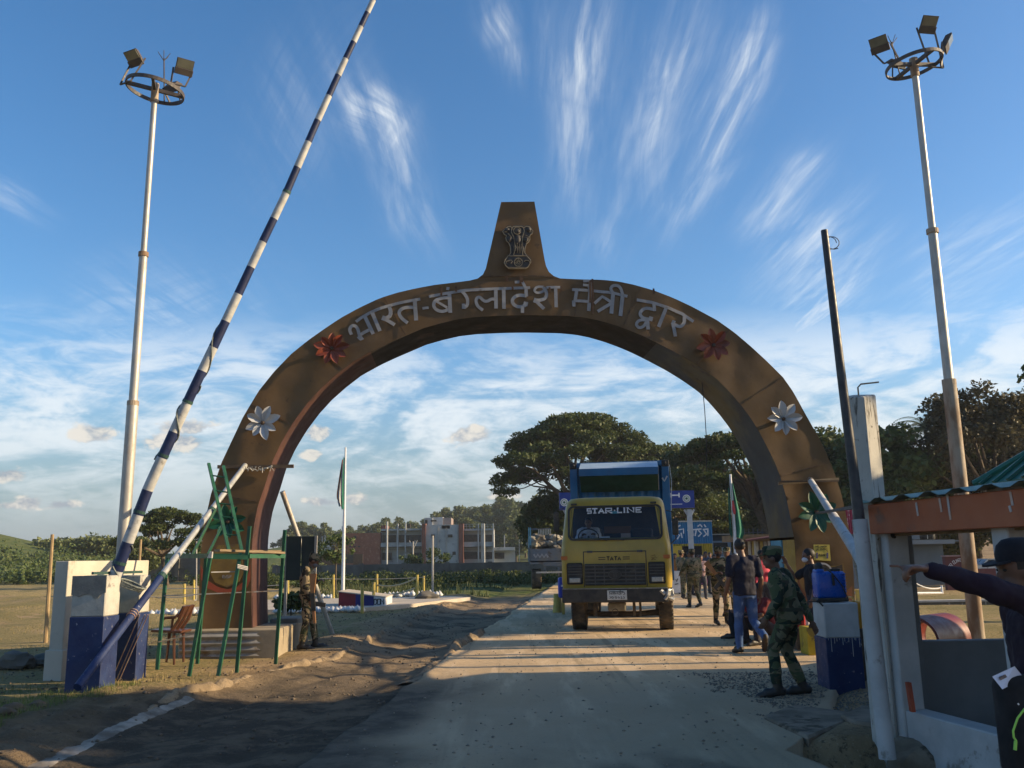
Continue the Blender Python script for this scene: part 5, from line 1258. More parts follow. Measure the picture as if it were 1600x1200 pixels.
# rocks and rubbish at the pillar foot
def rock(name, c, size, mat, label, seed, cat='rock', group=None):
    r = random.Random(seed); bm = bmesh.new(); bmesh.ops.create_icosphere(bm, subdivisions=3, radius=1)
    for v in bm.verts:
        n_ = mnoise.noise(v.co * 1.3 + Vector((seed * 3.1, 0, 0))) * .45 + mnoise.noise(v.co * 3.5 + Vector((seed, 5, 0))) * .16; v.co = v.co * (1 + n_); v.co = Vector((v.co.x * size[0], v.co.y * size[1], v.co.z * size[2])) + Vector(c)
    me = bpy.data.meshes.new(name); bm.to_mesh(me); bm.free(); me.materials.append(mat); me.polygons.foreach_set('use_smooth', [True] * len(me.polygons)); 
    try: me.set_sharp_from_angle(angle=math.radians(35))
    except Exception: pass
    o = bpy.data.objects.new(name, me); col.objects.link(o); return settag(o, label, cat, group)
m_rock = M('dark_boulder', (.10, .09, .075), (.16, .14, .11), 3, .95, .6, 12); m_rockl = M('pale_rock', (.30, .27, .21), (.22, .2, .16), 3, .95, .6, 12)
q = G(85, 1052); rock('boulder', (q.x + .02, q.y + .35, .16), (.26, .22, .27), m_rock, 'dark boulder leaning against the nearer left pillar', 1, group='boulders at the left pillar foot')
q = G(48, 1050); rock('boulder', (q.x, q.y + .7, .10), (.34, .22, .10), m_rock, 'flat dark boulder second from the left pillar', 2, group='boulders at the left pillar foot')
q = G(8, 1052); rock('boulder', (q.x - .1, q.y + .5, .12), (.26, .22, .16), m_rock, 'dark boulder cut by the left picture edge', 3, group='boulders at the left pillar foot')
q = G(40, 1040); rock('boulder', (q.x, q.y - .2, .17), (.045, .04, .03), m_rockl, 'small pale stone on the flat dark boulder', 4, group='boulders at the left pillar foot')
for i, (x, y, s) in enumerate(((84, 1082, .045), (22, 1116, .13), (58, 1108, .09), (6, 1128, .12))):
    q = G(x, y); rock('clod', (q.x, q.y, h0(q.x, q.y) + s * .1), (s, s * .8, s * .5), M('earth_clod', (.15, .105, .062), (.09, .065, .04), 5, .95, .6, 16), ['small pale block of earth in the grass by the pipe foot', 'large earth clod near the left picture edge', 'earth clod right of the largest one', 'earth clod lowest at the left picture edge'][i], 10 + i, 'clod', 'earth clods at the road side')
mb = MB(); mb.box(G(35, 969) + Vector((0, 0, .07)), (.9, .25, .16)); settag(mb.build('kerb_block', M('yellow_kerb_paint', (.48, .34, .06), (.36, .26, .08), 5, .8)), 'yellow painted block lying on the grass at far left', 'block')
# ================================================================== the yellow truck
m_tyl = M('truck_yellow_paint', (.42, .29, .04), (.34, .235, .035), 1.6, .38, .08, 5, c3=(.33, .24, .06), s3=1.3, t3=(.55, .72), c4=(.20, .14, .06), s4=14, t4=(.68, .76), coat=.15)
m_tblk = M('truck_black_plastic', (.022, .022, .022), (.05, .045, .035), 5, .55, c3=(.12, .10, .07), s3=3, t3=(.58, .72))
m_tgry = M('truck_grey_grille', (.06, .06, .058), (.09, .085, .075), 6, .6)
m_rub = M('rubber_tyre', (.035, .032, .028), (.16, .125, .08), 2.5, .9, .3, 20, contrast=(.35, .6))
m_tbl = M('container_blue_paint', (.012, .13, .30), (.010, .10, .24), 2, .45, c3=(.08, .16, .25), s3=2.5, t3=(.6, .72))
m_dust = M('dusty_chassis', (.12, .095, .065), (.06, .05, .04), 4, .9)
m_wht = M('white_sign_paint', (.72, .72, .72), (.62, .62, .62), 8, .6)
m_blkp = M('black_sign_paint', (.015, .015, .015), None, rough=.6)
def glassmat(name, tint, rough=.04, tr=.75):
    mt = bpy.data.materials.new(name); mt.use_nodes = True; t = mt.node_tree
    b = NB(t); out = t.nodes['Material Output']; pr = t.nodes['Principled BSDF']; pr.inputs['Base Color'].default_value = (*tint, 1); pr.inputs['Roughness'].default_value = rough; pr.inputs['Specular IOR Level'].default_value = .6
    tb = b.n('ShaderNodeBsdfTransparent'); tb.inputs[0].default_value = (.78, .86, .90, 1); mx = b.n('ShaderNodeMixShader'); mx.inputs[0].default_value = tr
    t.links.new(pr.outputs[0], mx.inputs[1]); t.links.new(tb.outputs[0], mx.inputs[2]); t.links.new(mx.outputs[0], out.inputs[0]); MATS[name] = mt; return mt
m_wind = glassmat('windscreen_glass', (.04, .06, .09))
tp = G(965, 981); T0 = Vector((P(962, 870, 19.15).x, 19.15, 0))
TR = thing('container_truck', 'yellow lorry with blue container coming head-on through the arch', 'truck', T0, rz=math.radians(-8.5))
def cx_(v): return (v - 547) / 383.0
def cz_(v): return (1150 - v) / 383.0
def L(): q = MB(); q.world = False; return q
# cab shell as stacked cross-sections with rounded corners
def csec(z, hw, yf, yb, rc, n=6):
    pts = []
    for (sx, sy, cx, cy, a0) in ((1, -1, hw - rc, yf + rc, -PI / 2), (1, 1, hw - rc * .4, yb - rc * .4, 0), (-1, 1, -hw + rc * .4, yb - rc * .4, PI / 2), (-1, -1, -hw + rc, yf + rc, PI)):
        r_ = rc if sy < 0 else rc * .4
        for k in range(n + 1): a = a0 + PI / 2 * k / n; pts.append(Vector((cx + r_ * math.cos(a), cy + r_ * math.sin(a), z)))
    return pts
secs = [(.90, 1.14, .02, 1.9, .14), (1.05, 1.155, 0, 1.9, .15), (1.60, 1.155, 0.0, 1.9, .16), (1.80, 1.15, .02, 1.9, .17), (1.90, 1.135, .05, 1.9, .18), (2.62, 1.06, .22, 1.88, .20), (2.72, 1.03, .25, 1.87, .22), (2.79, .97, .32, 1.82, .25), (2.82, .82, .48, 1.7, .25)]
rings = [csec(*s) for s in secs]; n_ = len(rings[0]); vs = [p for r_ in rings for p in r_]; fs = []
for i in range(len(rings) - 1):
    for k in range(n_):
        k2 = (k + 1) % n_; 
        if 4 <= i < 5 and (k2 % n_ in range(0, 1) or k == n_ - 1): continue     # opening for the windscreen (front face)
        if i == 4 and k in (6, 20): continue                                    # side windows
        fs.append((i * n_ + k, i * n_ + k2, (i + 1) * n_ + k2, (i + 1) * n_ + k))
fs.append(tuple((len(rings) - 1) * n_ + k for k in range(n_))); fs.append(tuple(range(n_ - 1, -1, -1)))
mb = L(); mb._add(vs, fs); mb.build('cab', m_tyl, TR, smooth=True, ang=50)
def wy(z): return .05 + (z - 1.90) * (.17 / .72)
def rrect(x0, x1, z0, z1, r_, yf, n=6):
    pts = []
    for (cx, cz, a0) in ((x1 - r_, z0 + r_, -PI / 2), (x1 - r_, z1 - r_, 0), (x0 + r_, z1 - r_, PI / 2), (x0 + r_, z0 + r_, PI)):
        for k in range(n + 1): a = a0 + PI / 2 * k / n; x, z = cx + r_ * math.cos(a), cz + r_ * math.sin(a); pts.append(Vector((x, yf(z), z)))
    return pts
wsh = rrect(-.93, .93, 1.915, 2.60, .10, lambda z: wy(z) + .004)
mb = L(); mb.quad(*wsh); mb.build('windscreen', m_wind, TR)
fill = rrect(-1.0, 1.0, 1.89, 2.63, .12, lambda z: wy(z) - .012)
mb = L(); n_r = len(fill)
mb._add(fill + [Vector((p.x * .955, wy(p.z) - .012 if 0 else p.y, 2.258 + (p.z - 2.258) * .925)) for p in fill] + [p + Vector((0, .04, 0)) for p in fill] + [Vector((p.x * .955, p.y + .04, 2.258 + (p.z - 2.258) * .925)) for p in fill],
        [(i, (i + 1) % n_r, n_r + (i + 1) % n_r, n_r + i) for i in range(n_r)] + [(i, (i + 1) % n_r, 2 * n_r + (i + 1) % n_r, 2 * n_r + i) for i in range(n_r)] + [(n_r + i, n_r + (i + 1) % n_r, 3 * n_r + (i + 1) % n_r, 3 * n_r + i) for i in range(n_r)])
mb.build('windscreen_seal', m_tblk, TR)
# yellow corners beside the screen are part of the cab; inside: dashboard, rear wall, seats, wheel
mb = L(); mb.rbox((0, .36, 1.86), (1.95, .45, .16), .04); mb.build('dashboard', M('olive_dashboard', (.20, .17, .05), (.15, .13, .05), 5, .7), TR)
m_int = M('dark_cab_lining', (.035, .04, .055), (.05, .05, .06), 3, .9)
mb = L(); mb.box((0, 1.74, 1.9), (2.05, .04, 1.5)); mb.box((0, 1.0, 1.0), (2.05, 1.5, .04)); mb.build('cab_lining', m_int, TR)
mb = L(); mb.rbox((0, 1.70, 2.15), (.62, .03, .16), .01); mb.build('rear_window_shelf', M('brown_shelf', (.18, .09, .05)), TR)
for x in (-.55, .55): mb = L(); mb.rbox((x, 1.15, 1.45), (.5, .5, .16), .05); mb.rbox((x, 1.42, 1.85), (.5, .14, .62), .05); mb.build('seat', M('dark_seat_cover', (.03, .035, .05)), TR)
mb = L(); pts = [Vector((-.60 + .22 * math.cos(a), .66 - .10 * math.sin(a), 1.98 + .17 * math.sin(a))) for a in [2 * PI * k / 20 for k in range(21)]]; mb.tube(pts, .016, 6); mb.tube([(-.6, .66, 1.98), (-.6, .45, 1.86)], .025, 6); mb.build('steering_wheel', m_tblk, TR)
mb = L(); mb.box((.22, .24, 1.985), (.20, .1, .09)); mb.build('dashboard_box', M('pinkish_box', (.42, .30, .25)), TR)
mb = L(); mb.box((-.22, .20, 1.955), (.2, .14, .03)); mb.build('dashboard_paper', M('pale_paper', (.6, .62, .66)), TR)
mb = L(); mb.box((.01, wy(2.48) + .012, 2.475), (.17, .006, .05)); mb.build('screen_sticker', M('cyan_sticker', (.10, .42, .55)), TR)
# lettering over the screen
mb = L(); mN = Vector((0, -1, .22)).normalized()
fn = lambda x, z: Vector((x, wy(-z) - .010, -z))
def slab(mb, txt, fn, x0, y0, w, h, lw, n, gap=.30):
    k = len(txt); cw = w / (k + gap * (k - 1))
    textstroke(mb, txt, fn, x0, y0, w, h, lw, n, 0, gap)
    for i, ch in enumerate(txt):     # slab serifs
        x = x0 + i * cw * (1 + gap); S = []
        if ch in 'TI': S = [(.22, .78, 1)] + ([(.22, .78, 0)] if ch == 'I' else [])
        if ch in 'ANR': S = [(-.14, .22, 1), (.78, 1.14, 1)]
        if ch == 'N': S = [(-.14, .22, 1), (-.14, .2, 0), (.78, 1.14, 0)]
        if ch == 'L': S = [(-.14, .25, 0)]
        for a, b, e in S: mb.stroke([fn(x + a * cw, y0 + e * h), fn(x + b * cw, y0 + e * h)], lw * .8, n, .002, .0015)
for ch, x0_, x1_ in (('S', 326, 358), ('T', 366, 410), ('A', 420, 462), ('R', 478, 525), ('L', 574, 610), ('I', 616, 642), ('N', 655, 705), ('E', 724, 768)): slab(mb, ch, fn, cx_(x0_), -cz_(168), (x1_ - x0_) / 383, .095, .030, mN)
mb.stroke([fn(cx_(545), -cz_(187)), fn(cx_(555), -cz_(187))], .03, mN, .002); mb.build('lettering', m_wht, TR)
# bonnet panel, grille, lamps, maker's letters
def plate(x0, x1, z0, z1, y, d, mat, name, rc=.02, bev=.008):
    mb = L(); mb.rbox(((x0 + x1) / 2, y - d / 2, (z0 + z1) / 2), (x1 - x0, d, z1 - z0), bev); return mb.build(name, mat, TR)
for a, b, c, d in ((285, 292, 515, 795), (784, 791, 515, 795), (285, 791, 513, 520)): plate(cx_(a), cx_(b), cz_(d), cz_(c), .003, .008, m_tblk, 'panel_gap', bev=.002)
for x in (340, 740): plate(cx_(x - 22), cx_(x + 22), cz_(525), cz_(508), -.002, .02, m_tgry, 'bonnet_hinge', bev=.003)
plate(cx_(295), cx_(780), cz_(782), cz_(612), .004, .02, m_tblk, 'grille_back')
for i in range(6): z = cz_(625 + i * 28.5); plate(cx_(298), cx_(777), z - .013, z + .013, -.008, .035, m_tgry, 'grille_slat', bev=.004)
for x in (378, 450, 622, 700): plate(cx_(x - 4), cx_(x + 4), cz_(780), cz_(615), -.012, .025, m_tgry, 'grille_bar', bev=.003)
mb = L(); ov = [Vector((cx_(537) + 56 / 383 * math.cos(a), -.055, cz_(698) + 38 / 383 * math.sin(a))) for a in [2 * PI * k / 28 for k in range(28)]]
mb.prism(ov, (0, 1, 0), .03); mb.build('badge', m_tblk, TR)
mb = L(); ov = [Vector((cx_(537) + 50 / 383 * math.cos(a), -.058, cz_(698) + 33 / 383 * math.sin(a))) for a in [2 * PI * k / 28 for k in range(29)]]; mb.tube(ov, .008, 5)
mb.stroke([Vector((cx_(510), -.058, cz_(680))), Vector((cx_(537), -.058, cz_(676))), Vector((cx_(564), -.058, cz_(680)))], .018, (0, -1, 0), .006); mb.stroke([Vector((cx_(530), -.058, cz_(680))), Vector((cx_(528), -.058, cz_(722)))], .014, (0, -1, 0), .006); mb.stroke([Vector((cx_(544), -.058, cz_(680))), Vector((cx_(546), -.058, cz_(722)))], .014, (0, -1, 0), .006)
mb.build('badge_ring', m_tgry, TR)
for s, (a, b) in ((-1, (150, 280)), (1, (802, 935))):
    plate(cx_(a), cx_(b), cz_(772), cz_(603), .006, .024, m_tblk, 'lamp_surround', bev=.03)
    for i in range(4): z = cz_(628 + i * 22); plate(cx_(a + 8), cx_(b - 8), z - .010, z + .010, -.006, .03, m_tgry, 'lamp_slat', bev=.003)
    h = bpy.data.objects.new('headlight', None); col.objects.link(h); h.parent = TR; h.location = (cx_((a + b) / 2), -.02, cz_(740))
    mb = L(); mb.rbox((0, 0, 0), (.26, .05, .125), .02); mb.build('rim', m_tgry, h)
    mb = L(); mb.rbox((0, -.028, 0), (.225, .02, .09), .008); mb.build('lens', M('headlight_lens', (.42, .42, .38), (.32, .32, .28), 40, .15, spec=.8), h)
    x = 132 if s < 0 else 950
    plate(cx_(x - 26), cx_(x + 26), cz_(578), cz_(548), .045, .05, M('amber_indicator', (.42, .12, .02), rough=.3), 'indicator', bev=.006)
    x = 215 if s < 0 else 865
    mb = L(); mb.rbox((cx_(x), .235, cz_(129)), (.13, .05, .045), .008); mb.build('marker_lamp', m_tblk, TR)
fnb = lambda x, z: Vector((x, -.004, -z))
mb = L()
for ch, x in zip('TATA', (474, 503, 535, 563)): textstroke(mb, ch, fnb, cx_(x), -cz_(558), .062, .075, .020, (0, -1, 0))
for x in (408, 603):
    for z in (562, 578): mb.stroke([fnb(cx_(x), -cz_(z)), fnb(cx_(x + 56), -cz_(z))], .014, (0, -1, 0), .004)
mb.build('lettering', m_blkp, TR)
mb = L()
for pts in ([(825, 560), (858, 548), (862, 570), (828, 572)], [(828, 588), (845, 578), (864, 588)], [(842, 572), (842, 590)], [(868, 575), (876, 570)]): mb.stroke([fnb(cx_(a), -cz_(b)) for a, b in pts], .012, (0, -1, 0), .003)
mb.build('lettering', M('brown_script_paint', (.16, .09, .02)), TR)
# bumper with plate
mb = L(); mb.rbox((cx_(530), -.02, (cz_(805) + cz_(915)) / 2), (2.18, .22, .285), .02); bmp = mb.build('bumper', m_tblk, TR)
mb = L(); mb.rbox((cx_(530), -.13, cz_(806)), (2.18, .02, .02), .004); mb.build('bumper_edge', M('worn_steel', (.28, .27, .25), (.16, .15, .13), 10, .5), TR)
mb = L(); mb.rbox((cx_(549), -.145, cz_(857)), (.405, .012, .195), .006); mb.build('number_plate', M('white_plate', (.62, .62, .58), (.5, .5, .46), 8, .5), TR)
fp = lambda x, z: Vector((cx_(x), -.153, cz_(z)))
mb = L()
for pts in ([(486, 830), (600, 830)], [(490, 830), (490, 850), (502, 840), (502, 852)], [(512, 830), (508, 848), (522, 848), (522, 830)], [(530, 830), (530, 850), (542, 845), (534, 838)], [(550, 830), (550, 850)], [(558, 842), (572, 836), (574, 850), (560, 850)], [(580, 830), (580, 852)], [(588, 838), (604, 834), (612, 848), (598, 854)], [(570, 826), (578, 822)],
            [(490, 866), (498, 872), (490, 884)], [(508, 866), (504, 876), (516, 884), (520, 872), (510, 868)], [(540, 866), (532, 874), (540, 884), (548, 876), (542, 868)], [(558, 866), (562, 884), (568, 872)], [(578, 868), (586, 872), (578, 882), (590, 884)], [(598, 866), (606, 876), (600, 886)]):
    mb.stroke([fp(*c) for c in pts], .013, (0, -1, 0), .003)
mb.build('lettering', m_blkp, TR)
mb = L(); r = random.Random(3)
for i in range(16): mb.rbox((1.02 + r.uniform(-.09, .10), -.08 + r.uniform(-.07, .1), .76 + r.uniform(-.10, .09)), (.12, .08, .05), .01, Matrix.Rotation(r.uniform(0, 3), 3, 'Y') @ Matrix.Rotation(r.uniform(0, 3), 3, 'X'))
mb.build('crumpled_foil_wrap', M('crumpled_bright_sheet', (.55, .54, .50), (.3, .3, .28), 14, .4, metal=.4), TR)
# wheels, axle, chassis, tank
def wheel(x, y, rad, w, parent=TR):
    wh = bpy.data.objects.new('wheel', None); col.objects.link(wh); wh.parent = parent; wh.location = (x, y, rad)
    mb = L(); mb.lathe((0, 0, 0), [(rad * .55, -w / 2), (rad * .90, -w / 2), (rad * .985, -w * .40), (rad, -w * .2), (rad, w * .2), (rad * .985, w * .40), (rad * .90, w / 2), (rad * .55, w / 2)], 36, axis=(1, 0, 0))
    for k in range(36):
        a = 2 * PI * k / 36
        for s in (-1, 1): mb.box(Vector((s * w * .36, rad * 1.0 * math.cos(a), rad * 1.0 * math.sin(a))), (w * .22, .02, .05), Matrix.Rotation(a, 3, 'X'))
    mb.build('tyre', m_rub, wh, smooth=True, ang=30)
    mb = L(); mb.lathe((0, 0, 0), [(.10, -w * .42), (rad * .5, -w * .36), (rad * .56, -w * .46), (rad * .56, w * .46), (rad * .5, w * .36), (.10, w * .42)], 24, axis=(1, 0, 0)); mb.build('rim', m_dust, wh, smooth=True, ang=30)
    return wh
for x in (-.86, 1.0): wheel(x, .95, .50, .30)
for y in (5.6, 6.9):
    for x in (-.95, 1.0): wheel(x, y, .5, .42)
mb = L(); mb.tube([(-.8, .95, .37), (-.4, .95, .32), (.4, .95, .32), (.95, .95, .37)], .06, 8); mb.build('front_axle', m_dust, TR)
for x in (-.42, .42): mb = L(); mb.box((x, 4.2, .78), (.09, 7.6, .24)); mb.build('chassis_rail', m_dust, TR)
mb = L(); mb.rbox((-.03, .5, .50), (.38, .35, .17), .03); mb.build('oil_sump', M('pale_sump', (.28, .26, .2), (.18, .16, .12), 5, .7), TR)
for x, w in ((-.5, .07), (.33, .06), (.46, .05)): mb = L(); mb.box((x, .6, .48), (w, .12, .36)); mb.build('spring_hanger', m_dust, TR)
mb = L(); pts = [Vector((-.05 + .06 * math.cos(a), -.05, .42 + .06 * math.sin(a))) for a in [2 * PI * k / 12 for k in range(13)]]; mb.tube(pts, .010, 5); mb.build('tow_ring', m_dust, TR)
for s in (-1, 1): mb = L(); mb.rbox((s * .92, .95, .93), (.42, 1.15, .06), .02); mb.build('mudguard', m_tblk, TR)
# wipers, mirrors
for x0, x1 in ((-.30, -.78), (.05, -.35)): mb = L(); mb.beam((x0, -.01, 1.90), (x1, -.005, 1.905 - .05 + .06), .014, .014); mb.tube([(x0 + .14, 0, 1.89), (x0, -.02, 1.905)], .012, 5); mb.build('wiper', m_tblk, TR)
mb = L(); mb.rbox((1.27, .22, 2.14), (.13, .06, .34), .03); mb.tube([(1.1, .35, 2.5), (1.27, .22, 2.45), (1.27, .22, 1.9), (1.12, .3, 1.75)], .012, 6); mb.build('mirror', m_tblk, TR)
mb = L(); mb.rbox((-1.25, .2, 2.30), (.12, .06, .42), .03); mb.tube([(-1.1, .35, 2.6), (-1.25, .2, 2.55), (-1.25, .2, 1.85), (-1.12, .3, 1.75)], .012, 6); mb.build('mirror', m_tblk, TR)
# the container
ct = thing('shipping_container', 'blue shipping container riding behind the yellow lorry cab', 'container', T0, rz=math.radians(-8.5))
CX, Y0, Y1, Z0, Z1, HW = .06, 2.55, 8.6, .98, 3.80, 1.19
mb = L()
for x in (-HW + .09, HW - .09):
    mb.box((CX + x, Y0 + .08, (Z0 + Z1) / 2), (.18, .16, Z1 - Z0 - .24))
mb.box((CX, Y0 + .08, Z1 - .06), (2 * HW, .16, .12)); mb.box((CX, Y0 + .08, Z0 + .06), (2 * HW, .16, .12)); mb.build('end_frame', m_tbl, ct, bev=.008)
def corrug(mb, p0, p1, z0, z1, n, dep, nrm):
    p0 = Vector(p0); p1 = Vector(p1); nrm = Vector(nrm); vs = []; fs = []
    K = n * 4
    for i in range(K + 1):
        o_ = (0, 0, dep, dep)[i % 4] if i < K else 0; p = p0.lerp(p1, i / K) + nrm * o_
        vs += [Vector((p.x, p.y, z0)), Vector((p.x, p.y, z1))]
    for i in range(K): fs.append((2 * i, 2 * i + 2, 2 * i + 3, 2 * i + 1))
    mb._add(vs, fs)
mb = L(); corrug(mb, (CX - HW + .18, Y0 + .12, 0), (CX + HW - .18, Y0 + .12, 0), Z0 + .12, Z1 - .12, 9, .04, (0, -1, 0)); mb.build('end_wall', m_tbl, ct)
for s in (-1, 1): mb = L(); corrug(mb, (CX + s * (HW - .03), Y0 + .16, 0), (CX + s * (HW - .03), Y1, 0), Z0 + .05, Z1 - .05, 24, .03, (s, 0, 0)); mb.build('side_wall', m_tbl, ct)
mb = L(); mb.box((CX, (Y0 + Y1) / 2, Z1 - .02), (2 * HW - .02, Y1 - Y0 - .2, .05)); mb.build('roof', m_tbl, ct)
for s in (-1, 1): mb = L(); mb.rbox((CX + s * (HW - .08), Y0 + .07, Z1 - .07), (.175, .18, .16), .02); mb.ell((CX + s * (HW - .09), Y0 - .02, Z1 - .07), (.035, .02, .045)); mb.build('corner_casting', m_tblk, ct)
# pale visor board and hood over the cab
mb = L(); a0, a1 = CX - .92, CX + .92
mb._add([(a0, Y0 - .02, Z1 - .02), (a1, Y0 - .02, Z1 - .02), (a1 + .01, Y0 - .50, Z1 - .20), (a0 - .01, Y0 - .50, Z1 - .20), (a0, Y0 - .02, Z1 - .06), (a1, Y0 - .02, Z1 - .06), (a1 + .01, Y0 - .50, Z1 - .24), (a0 - .01, Y0 - .50, Z1 - .24)], [(0, 1, 2, 3), (7, 6, 5, 4), (0, 4, 5, 1), (1, 5, 6, 2), (2, 6, 7, 3), (3, 7, 4, 0)]); mb.build('visor_top', M('pale_blue_sheet_top', (.36, .46, .55), (.3, .4, .5), 3, .4), ct)
mb = L(); mb.beam((CX, Y0 - .515, Z1 - .20), (CX, Y0 - .515, Z1 - .37), 1.86, .025, up=(0, 1, 0)); mb.build('visor_front', m_tbl, ct)
mb = L(); mb.beam((CX, Y0 - .50, Z1 - .37), (CX, Y0 - .1, Z1 - .72), 1.84, .02, up=(0, 1, 0)); mb.build('visor_underside', M('green_hood_lining', (.02, .07, .05), (.015, .05, .035), 3, .7), ct)
mb = L(); mb.beam((a1 + .0, Y0 - .5, Z1 - .2), (a1 + .0, Y0 - .05, Z1 - .7), .03, .03); mb.build('visor_stay', M('pale_strip', (.45, .5, .52)), ct)
mb = L(); mb.stroke([Vector((CX + HW - .17, Y0 - .004, Z1 - .42)), Vector((CX + HW - .12, Y0 - .004, Z1 - .50)), Vector((CX + HW - .05, Y0 - .004, Z1 - .38))], .04, (0, -1, 0), .004); mb.tube([(CX + HW + .02, Y0 + .1, Z1 - .1), (CX + HW + .05, Y0 + .1, Z1 - .5), (CX + HW + .01, Y0 + .12, Z1 - 1.2)], .008, 5); mb.build('tick_mark', M('pale_strip', (.45, .5, .52)), ct)
# ================================================================== right side: booth, column, pillar and things on it
m_col = M('mouldy_whitewash', (.46, .44, .39), (.38, .365, .32), 2, .85, .4, 14, c3=(.07, .062, .05), s3=1.5, t3=(.53, .66), stretch3=(11, 11, 1.5), c4=(.10, .09, .075), s4=16, t4=(.60, .70))
m_white2 = M('booth_white_paint', (.46, .45, .43), (.36, .355, .34), 2.5, .7, .3, 14, c3=(.22, .20, .17), s3=3.2, t3=(.60, .68), c4=(.10, .09, .08), s4=16, t4=(.68, .73))
m_gry = M('booth_grey_paint', (.19, .20, .205), (.155, .165, .17), 2, .65, .2, 10, c4=(.08, .08, .08), s4=13, t4=(.70, .76))
m_oran = M('booth_orange_paint', (.38, .10, .032), (.30, .075, .025), 2.5, .55, .2, 12, c3=(.17, .07, .04), s3=2.5, t3=(.6, .7), c4=(.14, .09, .07), s4=9, t4=(.70, .76))
Ac = Vector((P(1386, 1100, 8.0).x, 8.0, 0))             # left column
Bc = Vector((P(1566, 900, 6.45).x, 6.45, 0))
fd = (Bc - Ac).normalized(); fn_ = Vector((-fd.y, fd.x, 0)); 
if fn_.x < 0: fn_ = -fn_                                        # pointing into the booth (away from the road)
c1 = thing('column', 'tall mouldy white concrete column rising above the booth roof', 'column', Ac)
rz_ = math.atan2(fd.y, fd.x); Rz = Matrix.Rotation(math.radians(-52), 3, 'Z')
zt = P(1350, 617, 8.0).z
mb = MB(); w = .215
vs = []
for k, z in enumerate((-.45, .5, 1.2, 1.9, zt - .02)):
    for (i, j) in ((-1, -1), (1, -1), (1, 1), (-1, 1)): vs.append(Ac + Rz @ Vector((i * w / 2, j * w / 2, 0)) + Vector((0, 0, z + (0.03 * (i < 0) + .02 * j) * (k == 4))))
fs = [(3, 2, 1, 0), (16, 17, 18, 19)]
for k in range(4):
    for i in range(4): fs.append((k * 4 + i, k * 4 + (i + 1) % 4, k * 4 + 4 + (i + 1) % 4, k * 4 + 4 + i))
mb._add(vs, fs); mb.build('shaft', m_col, c1, bev=.012)
mb = MB(); t_ = Ac + Vector((0, 0, zt)); mb.tube([t_ - Vector((0, 0, .1)), t_ + Vector((.0, 0, .07)), t_ + Vector((.03, 0, .10)), P(1373, 597, 8.0)], .008, 5); mb.build('reinforcing_bar', m_rust, c1)
# black and white pole beside it
pl = thing('pole', 'thin pole, tarred black above and white below, standing against the white column', 'pole', (P(1383, 1185, 7.55).x, 7.55, -.4))
a = P(1288, 360, 7.7); b = P(1343, 812, 7.62); c = P(1387, 1186, 7.5); c.z = max(c.z, -.42)
mb = MB(); mb.tube([a, a.lerp(b, .5) + Vector((-.005, 0, 0)), b], [.031, .038, .045], 12); mb.build('black_section', M('tar_black', (.02, .02, .022), (.045, .04, .04), 9, .45, c4=(.30, .29, .27), s4=18, t4=(.70, .76)), pl, smooth=True)
mb = MB(); mb.tube([b, c], [.062, .066], 14); mb.build('white_section', m_white2, pl, smooth=True)
mb = MB(); pts = [a + Vector((.03 + .07 * math.cos(k * .5) + .002 * k, 0, -.12 + .06 * math.sin(k * .5))) for k in range(24)]; mb.tube(pts, .004, 4); mb.build('wire_loop', m_iron, pl)
# booth
bt = thing('guard_booth', 'small white and grey guard booth with orange beam and green roof at the right', 'booth', (Ac.x + 1, 7, 0))
def along(s, into=0.0, z=0.0): return Ac + fd * s + fn_ * into + Vector((0, 0, z))
Ls_ = (Bc - Ac).length
zc = P(1404, 1106, 7.9).z
mb = MB(); mb.beam(along(1.7, .12, -.5), along(1.7, .12, zc), 3.4, .20, up=fn_); mb.build('threshold_wall', m_white2, bt, bev=.01)
mb = MB(); mb.beam(along(.12, .1, -.5), along(.12, .1, 2.0), .22, .20, up=fn_); mb.build('corner_post', m_white2, bt, bev=.01)
pz0, pz1 = P(1566, 822, 6.45), P(1566, 1050, 6.45)
mb = MB(); mb.beam(along(Ls_, .10, zc), along(Ls_, .10, 2.02), .17, .17, up=fn_); mb.build('front_post', m_white2, bt, bev=.008)
# beam
zb0, zb1 = P(1353, 835, 7.9).z, P(1353, 789, 7.9).z
mb = MB(); mb.beam(along(-.02, .02, (zb0 + zb1) / 2), along(3.6, .02, (zb0 + zb1) / 2 + .0), .16, zb1 - zb0 + .0, up=(0, 0, 1)); 
bm_ = mb; bm_.v = bm_.v; mb = MB(); h_ = (zb1 - zb0)
vs = []
for s in (.04, 3.6):
    for (i, z) in ((-.07, zb0), (.07, zb0), (.07, zb1), (-.07, zb1)): vs.append(along(s, i, z))
mb._add(vs, [(3, 2, 1, 0), (4, 5, 6, 7), (0, 1, 5, 4), (1, 2, 6, 5), (2, 3, 7, 6), (3, 0, 4, 7)]); mb.build('beam', m_oran, bt, bev=.006)
mb = MB(); vs = []
for s in (.15, 3.6):
    for (i, z) in ((.07, zb0 + .0), (.13, zb0), (.13, zb0 + .05), (.07, zb0 + .05)): vs.append(along(s, i, z - .02))
mb._add(vs, [(3, 2, 1, 0), (4, 5, 6, 7), (0, 1, 5, 4), (1, 2, 6, 5), (2, 3, 7, 6), (3, 0, 4, 7)]); mb.build('ceiling_batten', m_wood, bt)
m_drip = M('paint_drip_grey', (.40, .38, .36), (.5, .3, .2), 12, .6)
